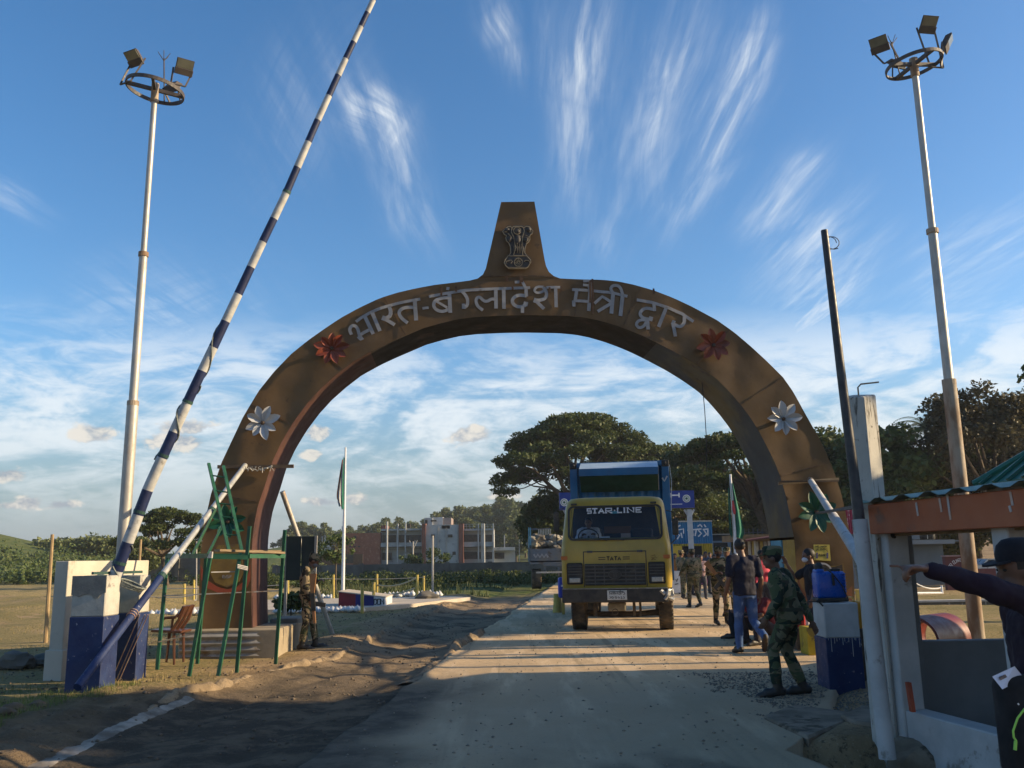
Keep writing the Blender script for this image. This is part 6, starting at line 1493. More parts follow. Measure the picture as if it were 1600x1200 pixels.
for (x, y0, y1) in ((1444, 785, 806), (1484, 778, 800), (1497, 772, 812), (1589, 768, 790), (1586, 790, 800)):
    Yd = 8.0 - (x - 1350) / 216 * 1.55; mb = MB(); p0, p1 = P(x, y0, Yd - .1), P(x + 3, y1, Yd - .1); 
    s_ = (p0 - Ac).dot(fd); mb.stroke([along(s_, -.071, p0.z), along(s_ + .005, -.071, (p0.z + p1.z) / 2), along(s_ + .01, -.071, p1.z)], .022, -fn_, .004); mb.build('paint_drip', m_drip, bt)
# corrugated lean-to roof over the beam
m_groof = M('green_roof_sheet', (.035, .11, .08), (.028, .085, .062), 2.5, .5, c3=(.06, .10, .08), s3=2)
m_groofe = M('pale_roof_edge', (.22, .30, .25), (.15, .22, .18), 6, .5)
mb = MB(); n = 46; vs = []; fs = []
for i in range(n + 1):
    s = -.12 + 3.9 * i / n; o_ = .032 if i % 4 in (1, 2) else 0
    vs += [along(s, -.13, zb1 + .014 + o_), along(s, 2.6, zb1 + .30 + o_)]
for i in range(n): fs.append((2 * i, 2 * i + 2, 2 * i + 3, 2 * i + 1))
mb._add(vs, fs); mb._add([Vector(v) - Vector((0, 0, .006)) for v in vs], fs); mb.build('roof_sheet', m_groofe, bt)
# inner pilaster and far low wall
mb = MB(); y_ = 8.35; x0, x1 = P(1366, 900, y_).x, P(1400, 850, y_).x
mb.box(((x0 + x1) / 2 + .06, y_, .7), (x1 - x0 + .12, .16, 2.5)); mb.build('grey_pilaster', m_gry, bt, bev=.006)
zl = P(1480, 1001, 8.3).z; xr_ = P(1600, 1000, 8.3).x + .6
mb = MB(); mb.box(((x1 + xr_) / 2 + .04, 8.36, zl / 2 - .2), (xr_ - x1, .14, zl + .4)); mb.build('far_wall', m_gry, bt, bev=.006)
mb = MB(); mb.box((xr_ - .1, 7.0, .3), (.12, 2.6, 1.4)); mb.build('side_wall', m_gry, bt)
mb = MB(); vs = []; q0, q1 = along(.1, .2), along(3.4, .2); mb._add([q0 + Vector((0, 0, .02)), q1 + Vector((0, 0, .02)), Vector((xr_, 5.2, .02)), Vector((xr_, 8.3, .02))], [(0, 1, 2, 3)]); mb.build('floor_slab', M('booth_floor', (.16, .15, .13), (.12, .11, .10), 3, .9), bt)
mb = MB(); mb.beam(P(1419, 1066, 7.6), P(1426, 1112, 7.6), .055, .03); settag(mb.build('batten', M('red_orange_batten', (.42, .08, .03), (.3, .06, .03), 6, .7)), 'red-orange wooden batten propped inside the booth against the grey wall', 'batten')
# CCTV camera under the beam
cc = thing('security_camera', 'small white security camera bracketed under the orange beam', 'camera', P(1388, 838, 7.9))
mb = MB(); mb.rbox(P(1377, 834, 7.95), (.10, .08, .09), .01); mb.build('mount', m_white2, cc)
mb = MB(); p = P(1394, 836, 7.8); mb.tube([p + Vector((-.10, .14, .02)), p], .034, 14); mb.build('housing', m_white2, cc, smooth=True); mb = MB(); mb.tube([p, p + Vector((.012, -.02, 0))], .030, 14); mb.build('lens', m_blkp, cc)
# main hut with the hipped green roof whose shade lies over the foreground
ht = thing('guard_hut', 'larger hut with hipped green sheet roof rising behind the booth at the right edge', 'building', (11, 8, 0))
E = [Vector((6.55, 12.8, 2.42)), Vector((13.5, 12.8, 2.42)), Vector((13.5, 2.2, 2.42)), Vector((6.55, 2.2, 2.42))]
R0, R1 = Vector((9.0, 10.3, 4.20)), Vector((9.0, 4.5, 4.20))
m_hroof = M('green_hip_roof', (.025, .13, .085), (.02, .10, .065), 2.0, .45, c3=(.05, .14, .10), s3=2)
def roofpart(poly, across, name):
    mb = MB(); mb.prism(poly, (0, 0, 1), .03); mb.build(name, m_hroof, ht)
    a, b = poly[0], poly[1]; mb = MB(); nrm = (poly[1] - poly[0]).cross(poly[2] - poly[0]).normalized(); nrm = nrm if nrm.z > 0 else -nrm
roofpart([E[0], R0, R1, E[3]], 0, 'roof_slope'); roofpart([E[1], E[2], R1, R0], 0, 'roof_slope'); roofpart([E[0], E[1], R0], 0, 'roof_slope'); roofpart([E[3], R1, E[2]], 0, 'roof_slope')
nl = (R0 - E[0]).cross(E[3] - E[0]).normalized(); nl = nl if nl.z > 0 else -nl
for k in range(26):
    y = 12.6 - k * .36; 
    if y < 2.4: break
    tr = 1.0
    if y > 10.3: tr = (12.8 - y) / 2.5
    if y < 4.5: tr = (y - 2.2) / 2.3
    a = Vector((6.55, y, 2.42)); b = Vector((6.55 + 2.45 * tr, y, 2.42 + 1.78 * tr)); mb = MB(); mb.beam(a + nl * .05, b + nl * .05, .05, .035, up=nl); mb.build('roof_rib', m_hroof, ht)
for a, b in ((E[0], R0), (R0, R1)): mb = MB(); mb.tube([a + Vector((0, 0, .05)), b + Vector((0, 0, .06))], .06, 8); mb.build('ridge_cap', m_hroof, ht)
m_hw = M('hut_wall_paint', (.30, .20, .16), (.24, .16, .13), 2, .8)
for (c_, s_) in (((10.2, 12.3, 1.2), (6.2, .15, 2.4)), ((7.05, 7.4, 1.2), (.15, 8.9, 2.4)), ((13.2, 7.0, 1.2), (.15, 8.9, 2.4))): mb = MB(); mb.box(c_, s_); mb.build('wall', m_hw, ht)
# rough blocks at the ditch, slab lip
m_conc = M('rough_concrete', (.25, .20, .145), (.15, .12, .085), 3, .97, .7, 14, spec=.1, c3=(.09, .072, .05), s3=2.5)
def slabpoly(name, pts, z0, z1, mat, label, cat, seed=0, group=None):
    mb = MB(); pts = [Vector((p.x, p.y, z0)) for p in pts]; mb.prism(pts, (0, 0, 1), z1 - z0); o = mb.build(name, mat, bev=.02); return settag(o, label, cat, group)
g_ = lambda x, y, z=.03: G(x, y, z)
slabpoly('concrete_slab', [g_(1192, 1118), g_(1262, 1151), g_(1320, 1127), g_(1330, 1112), g_(1240, 1100)], -.45, .03, m_conc, 'broken concrete slab edge overhanging the dark ditch by the pole', 'slab', group='broken concrete by the ditch')
slabpoly('concrete_slab', [g_(1312, 1116, .06), g_(1335, 1127, .06), g_(1372, 1132, .06), g_(1376, 1106, .06), g_(1345, 1102, .06)], -.03, .06, m_conc, 'thin broken slab bridging the ditch beside the white pole foot', 'slab', group='broken concrete by the ditch')
rb_ = G(1455, 1180, .0); rock('concrete_block', (rb_.x + .12, rb_.y + .30, -.14), (.36, .20, .19), m_conc, 'rough brown concrete block lying against the booth wall', 61, 'block')
# blue and white pillar with tank
YPR = 10.75; xl0 = P(1293, 1050, YPR).x; xr0 = P(1342, 1050, YPR).x
zt2 = P(1310, 942, YPR).z; m_gw = M('grey_whitewash', (.50, .49, .47), (.40, .39, .37), 3, .85, .3, 14, c4=(.10, .05, .05), s4=5, t4=(.74, .78))  # whitewash lighter and less yellow than on the left pillars
th_ = .40; cx_r = P(1314, 1000, YPR).x + .03
pr_ = pillar(cx_r, YPR + .2, .40, .40, zt2, P(1315, 997, YPR).z, 'blue and white pillar on the right carrying the blue sprayer tank', 'blue and white barrier pillars', topcol=m_gw)
# knapsack sprayer tank
tk = thing('sprayer_tank', 'bright blue plastic knapsack sprayer tank standing on the right pillar', 'tank', (cx_r, YPR + .2, zt2)); m_tank = M('blue_tank_plastic', (.008, .09, .42), (.007, .075, .36), 3, .3, spec=.5)
tz0, tz1 = P(1300, 936, YPR).z, P(1300, 893, YPR).z; tx0, tx1 = P(1280, 915, YPR).x, P(1326, 915, YPR).x
mb = MB(); cxt = (tx0 + tx1) / 2; mb.rbox((cxt, YPR + .17, (tz0 + tz1) / 2), (tx1 - tx0, .22, tz1 - tz0), .035, n=3)
mb.rbox((tx0 + .055, YPR + .16, tz1 + .0), (.10, .18, .06), .025); mb.build('body', m_tank, tk, smooth=True, ang=50)
for k in range(7): mb = MB(); mb.rbox((tx1 - .03, YPR + .045, tz0 + .08 + k * .034), (.035, .03, .014), .006); mb.build('graduation_rib', m_tank, tk)
mb = MB(); mb.rbox((cxt, YPR + .17, tz0 - .012), (tx1 - tx0 + .02, .24, .045), .012); mb.build('base', m_tblk, tk)
mb = MB(); mb.lathe((tx1 - .09, YPR + .16, tz1), [(.062, -.01), (.062, .025), (.055, .03)], 18); mb.build('lid', m_tblk, tk)
mb = MB(); mb.lathe((tx0 + .06, YPR + .14, tz1 + .02), [(.05, 0), (.05, .05), (.035, .07), (.02, .085)], 16); mb.build('pump_cap', m_tblk, tk)
mb = MB(); mb.tube([(tx0 + .09, YPR + .05, tz1 + .05), (tx0 + .17, YPR + .03, tz1 - .02), (tx0 + .19, YPR + .035, tz1 - .04), (tx0 + .27, YPR + .03, tz0 + .16), (tx1 - .01, YPR + .03, tz0 + .01)], .008, 6); mb.build('strap', m_tblk, tk)
mb = MB(); mb.tube([(tx0 + .18, YPR + .04, tz1 - .03), (tx0 + .185, YPR + .04, tz1 - .16)], .016, 6); mb.build('strap_tail', m_tblk, tk)
mb = MB(); a = P(1259, 940.5, YPR - .05); b = P(1279, 940, YPR); mb.tube([a, b], .008, 6); mb.tube([b, P(1286, 947, YPR)], .01, 6); mb.tube([P(1276, 940, YPR), P(1279, 938, YPR)], .018, 6); mb.build('spray_lance', m_tblk, tk)
# bars tied to the right column, slanting barrier pipe
bpip = thing('pipe', 'grey-white pipe slanting from the right arch leg down behind the white pole', 'pipe', (4, 12, 1)); a = PA(1266, 750, .22); b = P(1340, 866, 10.0)
mb = MB(); mb.tube([a, a.lerp(b, .62)], .052, 12); mb.build('upper_section', m_white2, bpip, smooth=True); mb = MB(); mb.tube([a.lerp(b, .60), b, P(1372, 925, 8.35)], .062, 12); mb.build('lower_section', m_white2, bpip, smooth=True)
mb = MB(); mb.tube([a.lerp(b, .01), a.lerp(b, .03)], .06, 12); mb.build('collar', m_rust, bpip)
mb = MB(); mb.beam(PA(1276, 802, .25), P(1338, 792, 7.75), .05, .03); settag(mb.build('iron_bar', m_iron), 'dark flat iron bar reaching from arch flower to black pole', 'bar')
mb = MB(); mb.tube([P(1331, 858, 12.5), P(1344, 918, 11.6)], .018, 6); settag(mb.build('stick', m_wood), 'thin pale stick leaning beside the right arch leg', 'stick')
mb = MB(); mb.beam(P(1309, 947, 10.55), P(1309, 948, 10.54), .01, .01); 
# yellow boxes and bits at the arch foot
m_ybx = M('yellow_box_paint', (.46, .34, .02), (.38, .28, .02), 4, .6, c3=(.2, .15, .03), s3=4)
yb = thing('yellow_box', 'yellow painted box at the foot of the right arch leg', 'box', G(1276, 1020)); Yb = 14.4
bx0, bx1, bz0, bz1 = P(1262, 1000, Yb).x, P(1293, 1000, Yb).x, 0, P(1275, 980, Yb).z
mb = MB(); mb.rbox(((bx0 + bx1) / 2, Yb + .2, bz1 / 2), (bx1 - bx0, .4, bz1), .012); mb.build('body', m_ybx, yb)
mb = MB(); fq = lambda x, y: Vector((bx0 + x, Yb - .002, bz1 - y)); 
for pts in ([(.10, .14), (.14, .14)], [(.16, .13), (.16, .16), (.19, .14)], [(.21, .14), (.25, .15)], [(.10, .20), (.15, .2)]): mb.stroke([fq(*p) for p in pts], .012, (0, -1, 0), .003)
mb.build('lettering', m_blkp, yb); mb = MB(); mb.beam(fq(.12, .38), fq(.22, .10), .015, .01); mb.build('stick_brace', m_wood, yb)
y2 = thing('yellow_box', 'narrow yellow box behind the right pillar, beside a wooden post', 'box', (P(1352, 1010, 12).x, 12.4, 0)); mb = MB(); q = P(1351, 1010, 12.2); mb.rbox((q.x, 12.4, .22), (.22, .3, .40), .012); mb.build('body', m_ybx, y2)
mb = MB(); q = P(1344, 1000, 12.0); mb.beam((q.x, 12.0, 0), (q.x, 12.0, P(1344, 950, 12).z - .15), .09, .05); settag(mb.build('wooden_post', m_woodd), 'short dark wooden post behind the right pillar', 'post')
jc = thing('jerrycan', 'orange-yellow plastic canister standing behind the sprayer tank', 'canister', P(1334, 960, 11.6)); q = P(1333, 945, 11.6)
m_jc = M('orange_plastic', (.62, .28, .02), (.5, .22, .02), 4, .35); mb = MB(); mb.rbox((q.x, 11.6, q.z - .12), (.13, .22, .34), .03, n=3); mb.build('body', m_jc, jc, smooth=True); mb = MB(); mb.tube([(q.x - .02, 11.5, q.z + .05), (q.x - .02, 11.55, q.z + .09), (q.x - .02, 11.7, q.z + .09)], .014, 6); mb.build('handle', m_jc, jc)
mb = MB(); mb.box((q.x + .05, 11.65, (q.z - .29) / 2), (.32, .34, q.z - .29)); settag(mb.build('wooden_crate', m_woodd), 'dark wooden crate holding up the orange-yellow canister', 'crate')
bg_ = thing('shopping_bag', 'red and white plastic bag standing left of the yellow box', 'bag', G(1257, 1003)); q = G(1257, 1003); qY = 15.3; q = P(1257, 990, qY)
bmv = MB(); bmv.rbox((P(1252, 988, qY).x, qY, .17 + .35), (.14, .14, .34), .03); 
bmv.build('red_half', M('red_plastic', (.50, .03, .03), (.4, .03, .03), 8, .4), bg_); mb = MB(); mb.rbox((P(1260, 988, qY).x, qY + .01, .17 + .35), (.12, .12, .34), .03); mb.build('white_half', M('white_plastic', (.65, .62, .62), (.5, .48, .48), 8, .4), bg_)
mb = MB(); mb.box((P(1256, 988, qY).x, qY, .17), (.34, .3, .35)); settag(mb.build('wooden_crate', m_woodd), 'low dark crate under the red and white bag', 'crate')
# red drum roller
rd = thing('road_roller_drum', 'hollow dark red steel roller drum lying beyond the booth wall', 'drum', (P(1440, 985, 13.2).x, 13.2, 0)); q = P(1432, 990, 13.2)
m_drum = M('dark_red_paint', (.17, .025, .022), (.12, .02, .018), 3, .45)
mb = MB(); nn_ = 28; vs = []; fs = []; rad = .34; x0 = q.x - .22; ax_d = Vector((.75, .66, 0)); sx = Vector((.66, -.75, 0))
cc0 = Vector((P(1428, 990, 12.6).x, 12.6, rad)); 
for k in range(nn_):
    a = 2 * PI * k / nn_; o_ = sx * math.cos(a) * rad + Vector((0, 0, math.sin(a) * rad)); oi = o_ * .90
    vs += [cc0 + o_, cc0 + ax_d * 1.0 + o_, cc0 + oi, cc0 + ax_d * 1.0 + oi]
for k in range(nn_):
    a, b = k * 4, ((k + 1) % nn_) * 4; fs += [(a, b, b + 1, a + 1), (a + 2, a + 3, b + 3, b + 2), (a, a + 2, b + 2, b), (a + 1, b + 1, b + 3, a + 3)]
mb._add(vs, fs); mb.build('shell', m_drum, rd, smooth=True, ang=40)
mb = MB(); mb.beam(cc0 + Vector((-.02, -.05, 0)), cc0 + Vector((.1, .2, .75)), .04, .03); mb.build('tow_bar', m_drum, rd)

for x, y, h, lab in ((11.5, 13.45, 5.2, 'added pole out of view casting a shadow stripe, nearer of two'), (12.5, 14.95, 5.6, 'added pole out of view casting a shadow stripe, farther of two')):
    mb = MB(); mb.tube([(x, y, -.1), (x + .05, y, h)], .075, 8); settag(mb.build('bamboo_pole', MATS['dry_bamboo']), lab, 'pole')  # added poles, never in view, placed to throw thin shadow stripes

mb = MB(); mb.tube([PA(1097, 598, -.6), PA(1101, 640, -.6), PA(1104, 690, -.6), PA(1104, 735, -.6)], .008, 5); settag(mb.build('cable', m_tblk), 'thin dark cable hanging from the right inner side of the arch', 'cable')
# ================================================================== plaza, fences, buildings and vehicles in the distance
m_slab = M('pale_plaza_concrete', (.46, .40, .32), (.38, .33, .26), 1, .9, .2, 10)
def flatpoly(name, pts, z, mat, kind='structure'):
    mb = MB(); mb._add([Vector((p[0], p[1], z)) for p in pts], [tuple(range(len(pts)))]); o = mb.build(name, mat)
    if kind: settag(o, kind=kind)
    return o
pz_ = .13
pq = [G(232, 956, pz_), G(560, 950, pz_), G(640, 944, pz_), G(735, 933, pz_), G(700, 931, pz_), G(232, 941, pz_)]
mb = MB(); mb.prism([Vector((p.x, p.y, .0)) for p in pq], (0, 0, 1), pz_); settag(mb.build('plaza', m_slab), kind='structure')
m_stone = M('whitewashed_stones', (.66, .66, .64), (.5, .5, .5), 6, .9)
def stones(p0, p1, n, lab, s=.14):
    r = np.random.RandomState(n); base = np.array([[1, 0, 0], [0, 1, 0], [-1, 0, 0], [0, -1, 0], [0, 0, 1], [0, 0, -.6]], float); f = np.array([[0, 1, 4], [1, 2, 4], [2, 3, 4], [3, 0, 4], [1, 0, 5], [2, 1, 5], [3, 2, 5], [0, 3, 5]])
    for k in range(n):
        t = (k + .5) / n; c = np.array(p0) * (1 - t) + np.array(p1) * t; V = base * (s * (.8 + .5 * r.rand(6, 1))) + c + r.normal(size=3) * [.03, .06, .01]
        o = np_mesh('border_stone', V, f, m_stone); settag(o, lab, 'stone', lab.replace('stone', 'stones'))
g3 = lambda x, y, z=.08: tuple(G(x, y, z))
stones(g3(228, 960), g3(322, 958), 16, 'whitewashed border stone in the near row left of the arch leg')
stones(g3(224, 946), g3(322, 942), 14, 'whitewashed border stone in the far row left of the arch leg')
stones(g3(428, 956), g3(566, 953), 22, 'whitewashed border stone in the near row right of the soldier')
stones(g3(432, 934), g3(522, 934), 14, 'whitewashed border stone in the far row behind the flagpole', .17)
stones(g3(600, 931), g3(690, 929), 16, 'whitewashed border stone in the far row under the hanging ropes', .17)
m_ypost = M('yellow_post_paint', (.50, .38, .08), (.38, .29, .08), 5, .6, c3=(.2, .17, .1), s3=4, t3=(.58, .68))
def post(px, ytop, ybot, w, mat, label, group, name='post', wire=None):
    b = G(px, ybot, .05); a = P(px + (800 - px) * .0002, ytop, b.y); mb = MB(); mb.tube([(b.x, b.y, -.1), (a.x, b.y, a.z)], w / 2, 8); o = mb.build(name, mat); settag(o, label, 'post', group); return o
yp = [(450, 907, 938, 'thin yellow post seen between arch leg and soldier'), (521, 898, 936, 'yellow post just left of the white flagpole'), (566, 913, 956, 'yellow post in front of the blue part of the plinth'), (584, 910, 950, 'yellow post in front of the white end of the plinth'),
      (589, 897, 932, 'yellow post holding the left ends of the ropes'), (652, 898, 936, 'yellow post holding the right ends of the ropes'), (662, 900, 932, 'yellow post farthest right, just past the ropes'), (288, 912, 952, 'dull yellow post left of the arch leg behind the chair'), (303, 906, 943, 'yellow post close to the left edge of the arch')]
for px, a, b, lab in yp: post(px, a, b, .10 if px > 500 else .09, m_ypost, lab, 'yellow posts around the plaza', 'fence_post')
post(307, 846, 941, .05, m_galv, 'tall thin white pole beside the left arch edge', None, 'pole'); post(676, 837, 935, .09, m_galv, 'tall thin grey pole in front of the grey building', None, 'pole')
m_yrope = M('yellowed_rope', (.52, .44, .28), (.4, .33, .2), 20, .9)
def sag(a, b, d, r_, lab, mat=m_yrope, group='ropes between the yellow posts', n=14):
    a = Vector(a); b = Vector(b); mb = MB(); mb.tube([a.lerp(b, i / n) - Vector((0, 0, 4 * d * (i / n) * (1 - i / n))) for i in range(n + 1)], r_, 5); settag(mb.build('rope', mat, smooth=True), lab, 'rope', group)
Yr = G(652, 936, .05).y
sag(P(591, 914, G(589, 932, .05).y), P(652, 902, Yr), .16, .035, 'upper thick yellow rope sagging between two posts'); sag(P(591, 927, G(589, 932, .05).y), P(648, 919, Yr), .12, .035, 'lower thick yellow rope sagging between two posts')
for (a, b, lab) in (((232, 919, 30), (440, 914, 30), 'thin wire across the grass left of the soldier'), ((232, 932, 29), (303, 930, 29), 'lower thin wire left of the arch leg'), ((500, 904, 38), (664, 902, 38), 'thin wire behind the flagpole')):
    sag(P(*a), P(*b), .05, .014, lab, m_galv, 'thin wires of the plaza fence')
# plinth in red, blue and white with letters
pt = thing('plinth', 'low sloping plinth painted dark red, blue and white at the flagpole foot', 'plinth', G(563, 949, .1)); YB = 29.6
x_ = [P(v, 940, YB).x for v in (529, 555.5, 584, 601)]; zt_ = [P(529, 925, YB).z, P(601, 934, YB).z]; za_ = lambda x: zt_[0] + (zt_[1] - zt_[0]) * (x - x_[0]) / (x_[3] - x_[0])
for i, (mt, nm) in enumerate(((M('plinth_red', (.22, .02, .025), (.17, .018, .02), 3, .6), 'red_block'), (M('plinth_blue', (.02, .025, .16), (.018, .02, .12), 3, .6), 'blue_block'), (M('plinth_white', (.6, .6, .6), (.5, .5, .5), 3, .6), 'white_block'))):
    mb = MB(); a, b = x_[i], x_[i + 1]; mb.prism([Vector((a, YB, .12)), Vector((b, YB, .12)), Vector((b, YB, za_(b))), Vector((a, YB, za_(a)))], (0, 1, 0), 1.8 - i * .003); mb.build(nm, mt, pt)
mb = MB(); mb.prism([Vector((x_[0] - .02, YB - .02, za_(x_[0]) + .002)), Vector((x_[3] + .02, YB - .02, za_(x_[3]) + .002)), Vector((x_[3] + .02, YB - .02, za_(x_[3]) + .03)), Vector((x_[0] - .02, YB - .02, za_(x_[0]) + .03))], (0, 1, 0), 1.85); mb.build('top_slab', m_slab, pt)
mb = MB(); textstroke(mb, 'DOM', lambda x, z: Vector((x, YB - .004, -z)), x_[2] + .01, -(za_(x_[2]) - .09), .31, .16, .035, (0, -1, 0), gap=.2); mb.build('lettering', m_blkp, pt)
# flags
fp_ = thing('flagpole', 'white flagpole with furled saffron, white and green flag at the plaza', 'flagpole', G(535, 935, .1)); b = G(535.5, 934, .1); a = P(540, 699, b.y)
mb = MB(); mb.tube([(b.x, b.y, 0), (b.x, b.y, a.z * .5), (b.x, b.y, a.z)], [.075, .06, .035], 10); mb.build('pole', m_wht, fp_, smooth=True)
def hangflag(px0, y0, px1, y1, Yf, bands, parent, seed, wtop=.05, wbot=.35, side=-1):
    """flag hanging down the pole in folds; bands = (fraction, material)"""
    top_ = P(px0, y0, Yf); bot_ = P(px1, y1, Yf); n = 14; m_ = 22
    for bi, (f0, f1, mt) in enumerate(bands):
        vs = []; fs = []
        for i in range(m_ + 1):
            t = i / m_; z = top_.z + (bot_.z - top_.z) * t
            w = wtop + (wbot - wtop) * min(t * 1.25, 1) - (.10 if t > .9 else 0) * (t - .9) * 10
            for j in range(n + 1):
                s = (f0 + (f1 - f0) * j / n); x = top_.x + side * (w * s); yv = .09 * math.sin(s * 9 + t * 2.5 + seed) * (0.4 + t); vs.append((x, Yf + yv, z - .25 * s * t * .6))
        for i in range(m_):
            for j in range(n): q = i * (n + 1) + j; fs.append((q, q + 1, q + n + 2, q + n + 1))
        mb = MB(); mb._add(vs, fs); mb.build('flag', mt, parent, smooth=True, ang=80)
m_fg = M('flag_green', (.01, .13, .08), (.01, .10, .06), 3, .8); m_fw = M('flag_white', (.42, .44, .46), (.34, .36, .38), 3, .8); m_fs = M('flag_saffron', (.24, .10, .06), (.18, .08, .05), 3, .8); m_fr = M('flag_red', (.38, .04, .05), (.3, .03, .04), 3, .8)
hangflag(538.5, 715, 538, 795, b.y - .03, [(0, .45, m_fg)], fp_, 1, .08, .30); hangflag(538, 712, 536, 788, b.y + .02, [(.4, .70, m_fw)], fp_, 2, .06, .32); hangflag(537.5, 718, 536, 780, b.y + .06, [(.6, .9, m_fs)], fp_, 3, .08, .32)
f2_ = thing('flagpole', 'white flagpole with hanging green flag bearing a red disc', 'flagpole', (P(1144, 880, 42).x, 42, 0)); a = P(1137, 741, 42)
mb = MB(); mb.tube([(a.x + .15, 42, 0), (a.x + .15, 42, a.z * .5), (a.x + .12, 42, a.z)], [.10, .08, .05], 10); mb.build('pole', m_wht, f2_, smooth=True)
hangflag(1141, 755, 1143, 838, 41.95, [(0, 1, m_fg)], f2_, 4, .12, .50, side=1); hangflag(1139.5, 762, 1140, 836, 42.05, [(0, 1, m_fg)], f2_, 5, .05, .13, side=-1)
mb = MB(); pts = [P(1143.5, 782, 41.7), P(1146, 782, 41.7), P(1149.5, 800, 41.7), P(1149, 804, 41.7), P(1146, 803, 41.7), P(1144, 795, 41.7)]; mb.prism(pts, (0, -1, 0), .02); mb.build('red_disc', m_fr, f2_)
# ---- compound wall and buildings
m_cwall = M('mossy_block_wall', (.17, .155, .13), (.10, .095, .08), .6, .95, c3=(.07, .075, .05), s3=.4)
def lowwall(px0, px1, Yw, ytop, label, mat, segs=1):
    x0, x1 = P(px0, 890, Yw).x, P(px1, 890, Yw).x; zt = P((px0 + px1) / 2, ytop, Yw).z; t = thing('compound_wall', label, 'wall', ((x0 + x1) / 2, Yw, 0))
    mb = MB(); mb.box(((x0 + x1) / 2, Yw, zt / 2 - .3), (x1 - x0, .22, zt + .6)); mb.build('panel', mat, t)
    n = max(2, int((x1 - x0) / 3))
    for i in range(n + 1): mb = MB(); x = x0 + (x1 - x0) * i / n; mb.box((x, Yw - .05, zt / 2 - .3), (.35, .36, zt + .75)); mb.build('pier', mat, t)
    return t
lowwall(430, 900, 72, 880.5, 'long mossy compound wall with piers in front of the buildings', m_cwall)
lowwall(225, 330, 78, 872, 'short stretch of grey wall seen left of the arch leg', m_cwall)
m_bw1 = M('stained_white_render', (.40, .41, .41), (.31, .32, .32), .5, .9, c3=(.18, .18, .18), s3=.6, t3=(.55, .7)); m_brk = M('red_brick', (.27, .10, .06), (.22, .085, .05), .8, .9, c3=(.34, .16, .10), s3=3)
m_brkd = M('dark_red_brick', (.17, .07, .05), (.13, .055, .04), .8, .9); m_win = M('dark_window', (.03, .025, .02), (.06, .045, .03), 2, .35)
def bx(name, px0, px1, y0, y1, Yb, dep, mat, parent, z0=None, extra=0):
    x0, x1 = P(px0, (y0 + y1) / 2, Yb).x, P(px1, (y0 + y1) / 2, Yb).x; za, zb = P((px0 + px1) / 2, y1, Yb).z, P((px0 + px1) / 2, y0, Yb).z
    if z0 is not None: za = z0
    mb = MB(); mb.box(((x0 + x1) / 2, Yb + dep / 2, (za + zb) / 2), (x1 - x0, dep, zb - za)); return mb.build(name, mat, parent)
BY = 138
bk = thing('brick_block', 'plain red brick block with few small openings, left of the grey building', 'building', (P(564, 870, BY).x, BY, 0))
bx('wall', 536, 594.5, 833, 880, BY, 9, m_brk, bk, z0=-.5)
for (a, b, c, d) in ((552.5, 556.5, 837, 843), (545.5, 549, 853, 855), (552.5, 556, 853, 855), (559.5, 563, 853, 855)): bx('window', a, b, c, d, BY - .06, .1, m_win, bk)
bx('door_opening', 537, 566, 866, 880, BY - .06, .1, m_win, bk); bx('pier', 534.5, 537, 833, 880, BY - .1, .6, m_brkd, bk, z0=-.5)
gb = thing('grey_building', 'two-storey grey-white building with balconies, dark windows and brick pilasters', 'building', (P(684, 870, BY).x, BY, 0))
bx('wall', 595, 659, 826, 880, BY + 1, 9, m_bw1, gb, z0=-.5); bx('stair_tower', 664, 717, 820, 880, BY - .8, 9, m_bw1, gb, z0=-.5); bx('wall', 724, 771, 826, 880, BY + 1, 9, m_bw1, gb, z0=-.5)
bx('brick_pilaster', 659, 665, 818, 880, BY - 1.2, 2, m_brkd, gb, z0=-.5); bx('brick_pilaster', 717, 724, 818, 880, BY - 1.2, 2, m_brkd, gb, z0=-.5); bx('brick_corner', 595, 602.5, 821, 831, BY + .5, 4, m_brkd, gb)
bx('roof_room', 663, 676, 809, 821, BY + 2, 6, m_bw1, gb); bx('roof_room', 676, 692, 808, 823, BY + 2.5, 5, m_bw1, gb); bx('roof_room', 692, 705, 809, 823, BY + 2.6, 5, M('weathered_pink_render', (.27, .18, .155), (.22, .19, .17), .5, .9), gb); bx('roof_room', 690, 703, 821, 826, BY - .8, 3, m_bw1, gb)
for (a, b, c, d) in ((673, 682, 812.5, 815), (673.5, 679, 835, 840), (700, 707, 835, 839.5), (693, 699, 863, 877), (707, 712, 862, 867), (664, 668, 812, 820)): bx('window', a, b, c, d, BY - .95 if c > 830 else BY + 1.9, .1, m_win, gb)
for (a, b) in ((597, 619), (623, 632), (634.5, 658)): bx('window', a, b, 836, 847.5, BY + .9, .1, m_win, gb)
for (a, b) in ((597, 612), (640, 658)): bx('window', a, b, 863.5, 875, BY + .9, .1, m_win, gb)
for (a, b) in ((725, 746), (748, 751), (755, 769)): bx('window', a, b, 835.5, 846.5, BY + .9, .1, m_win, gb); bx('window', a, b, 862.5, 873.5, BY + .9, .1, m_win, gb)
for (a, b, y0, y1) in ((595, 659, 848, 854), (724, 772, 847, 854), (595, 659, 826, 829), (724, 772, 826, 829)): bx('balcony_band', a, b, y0, y1, BY - .2, 1.4, m_bw1, gb)
for (a, b, y0, y1) in ((595, 659, 854.4, 855.2), (724, 772, 854.4, 855.2), (600, 659, 857.5, 858), (724, 771, 857.5, 858)): bx('balcony_rail', a, b, y0, y1, BY - .3, .2, m_win, gb)
for x in (604.5, 621, 633.2, 747.5, 753, 770.8): bx('column', x - .9, x + .9, 818, 880, BY - .5, .5, m_bw1, gb, z0=-.5)
for x in (684.5, 697, 715.5): bx('drainpipe', x - .4, x + .4, 824, 878, BY - 1.0, .15, m_galv, gb)
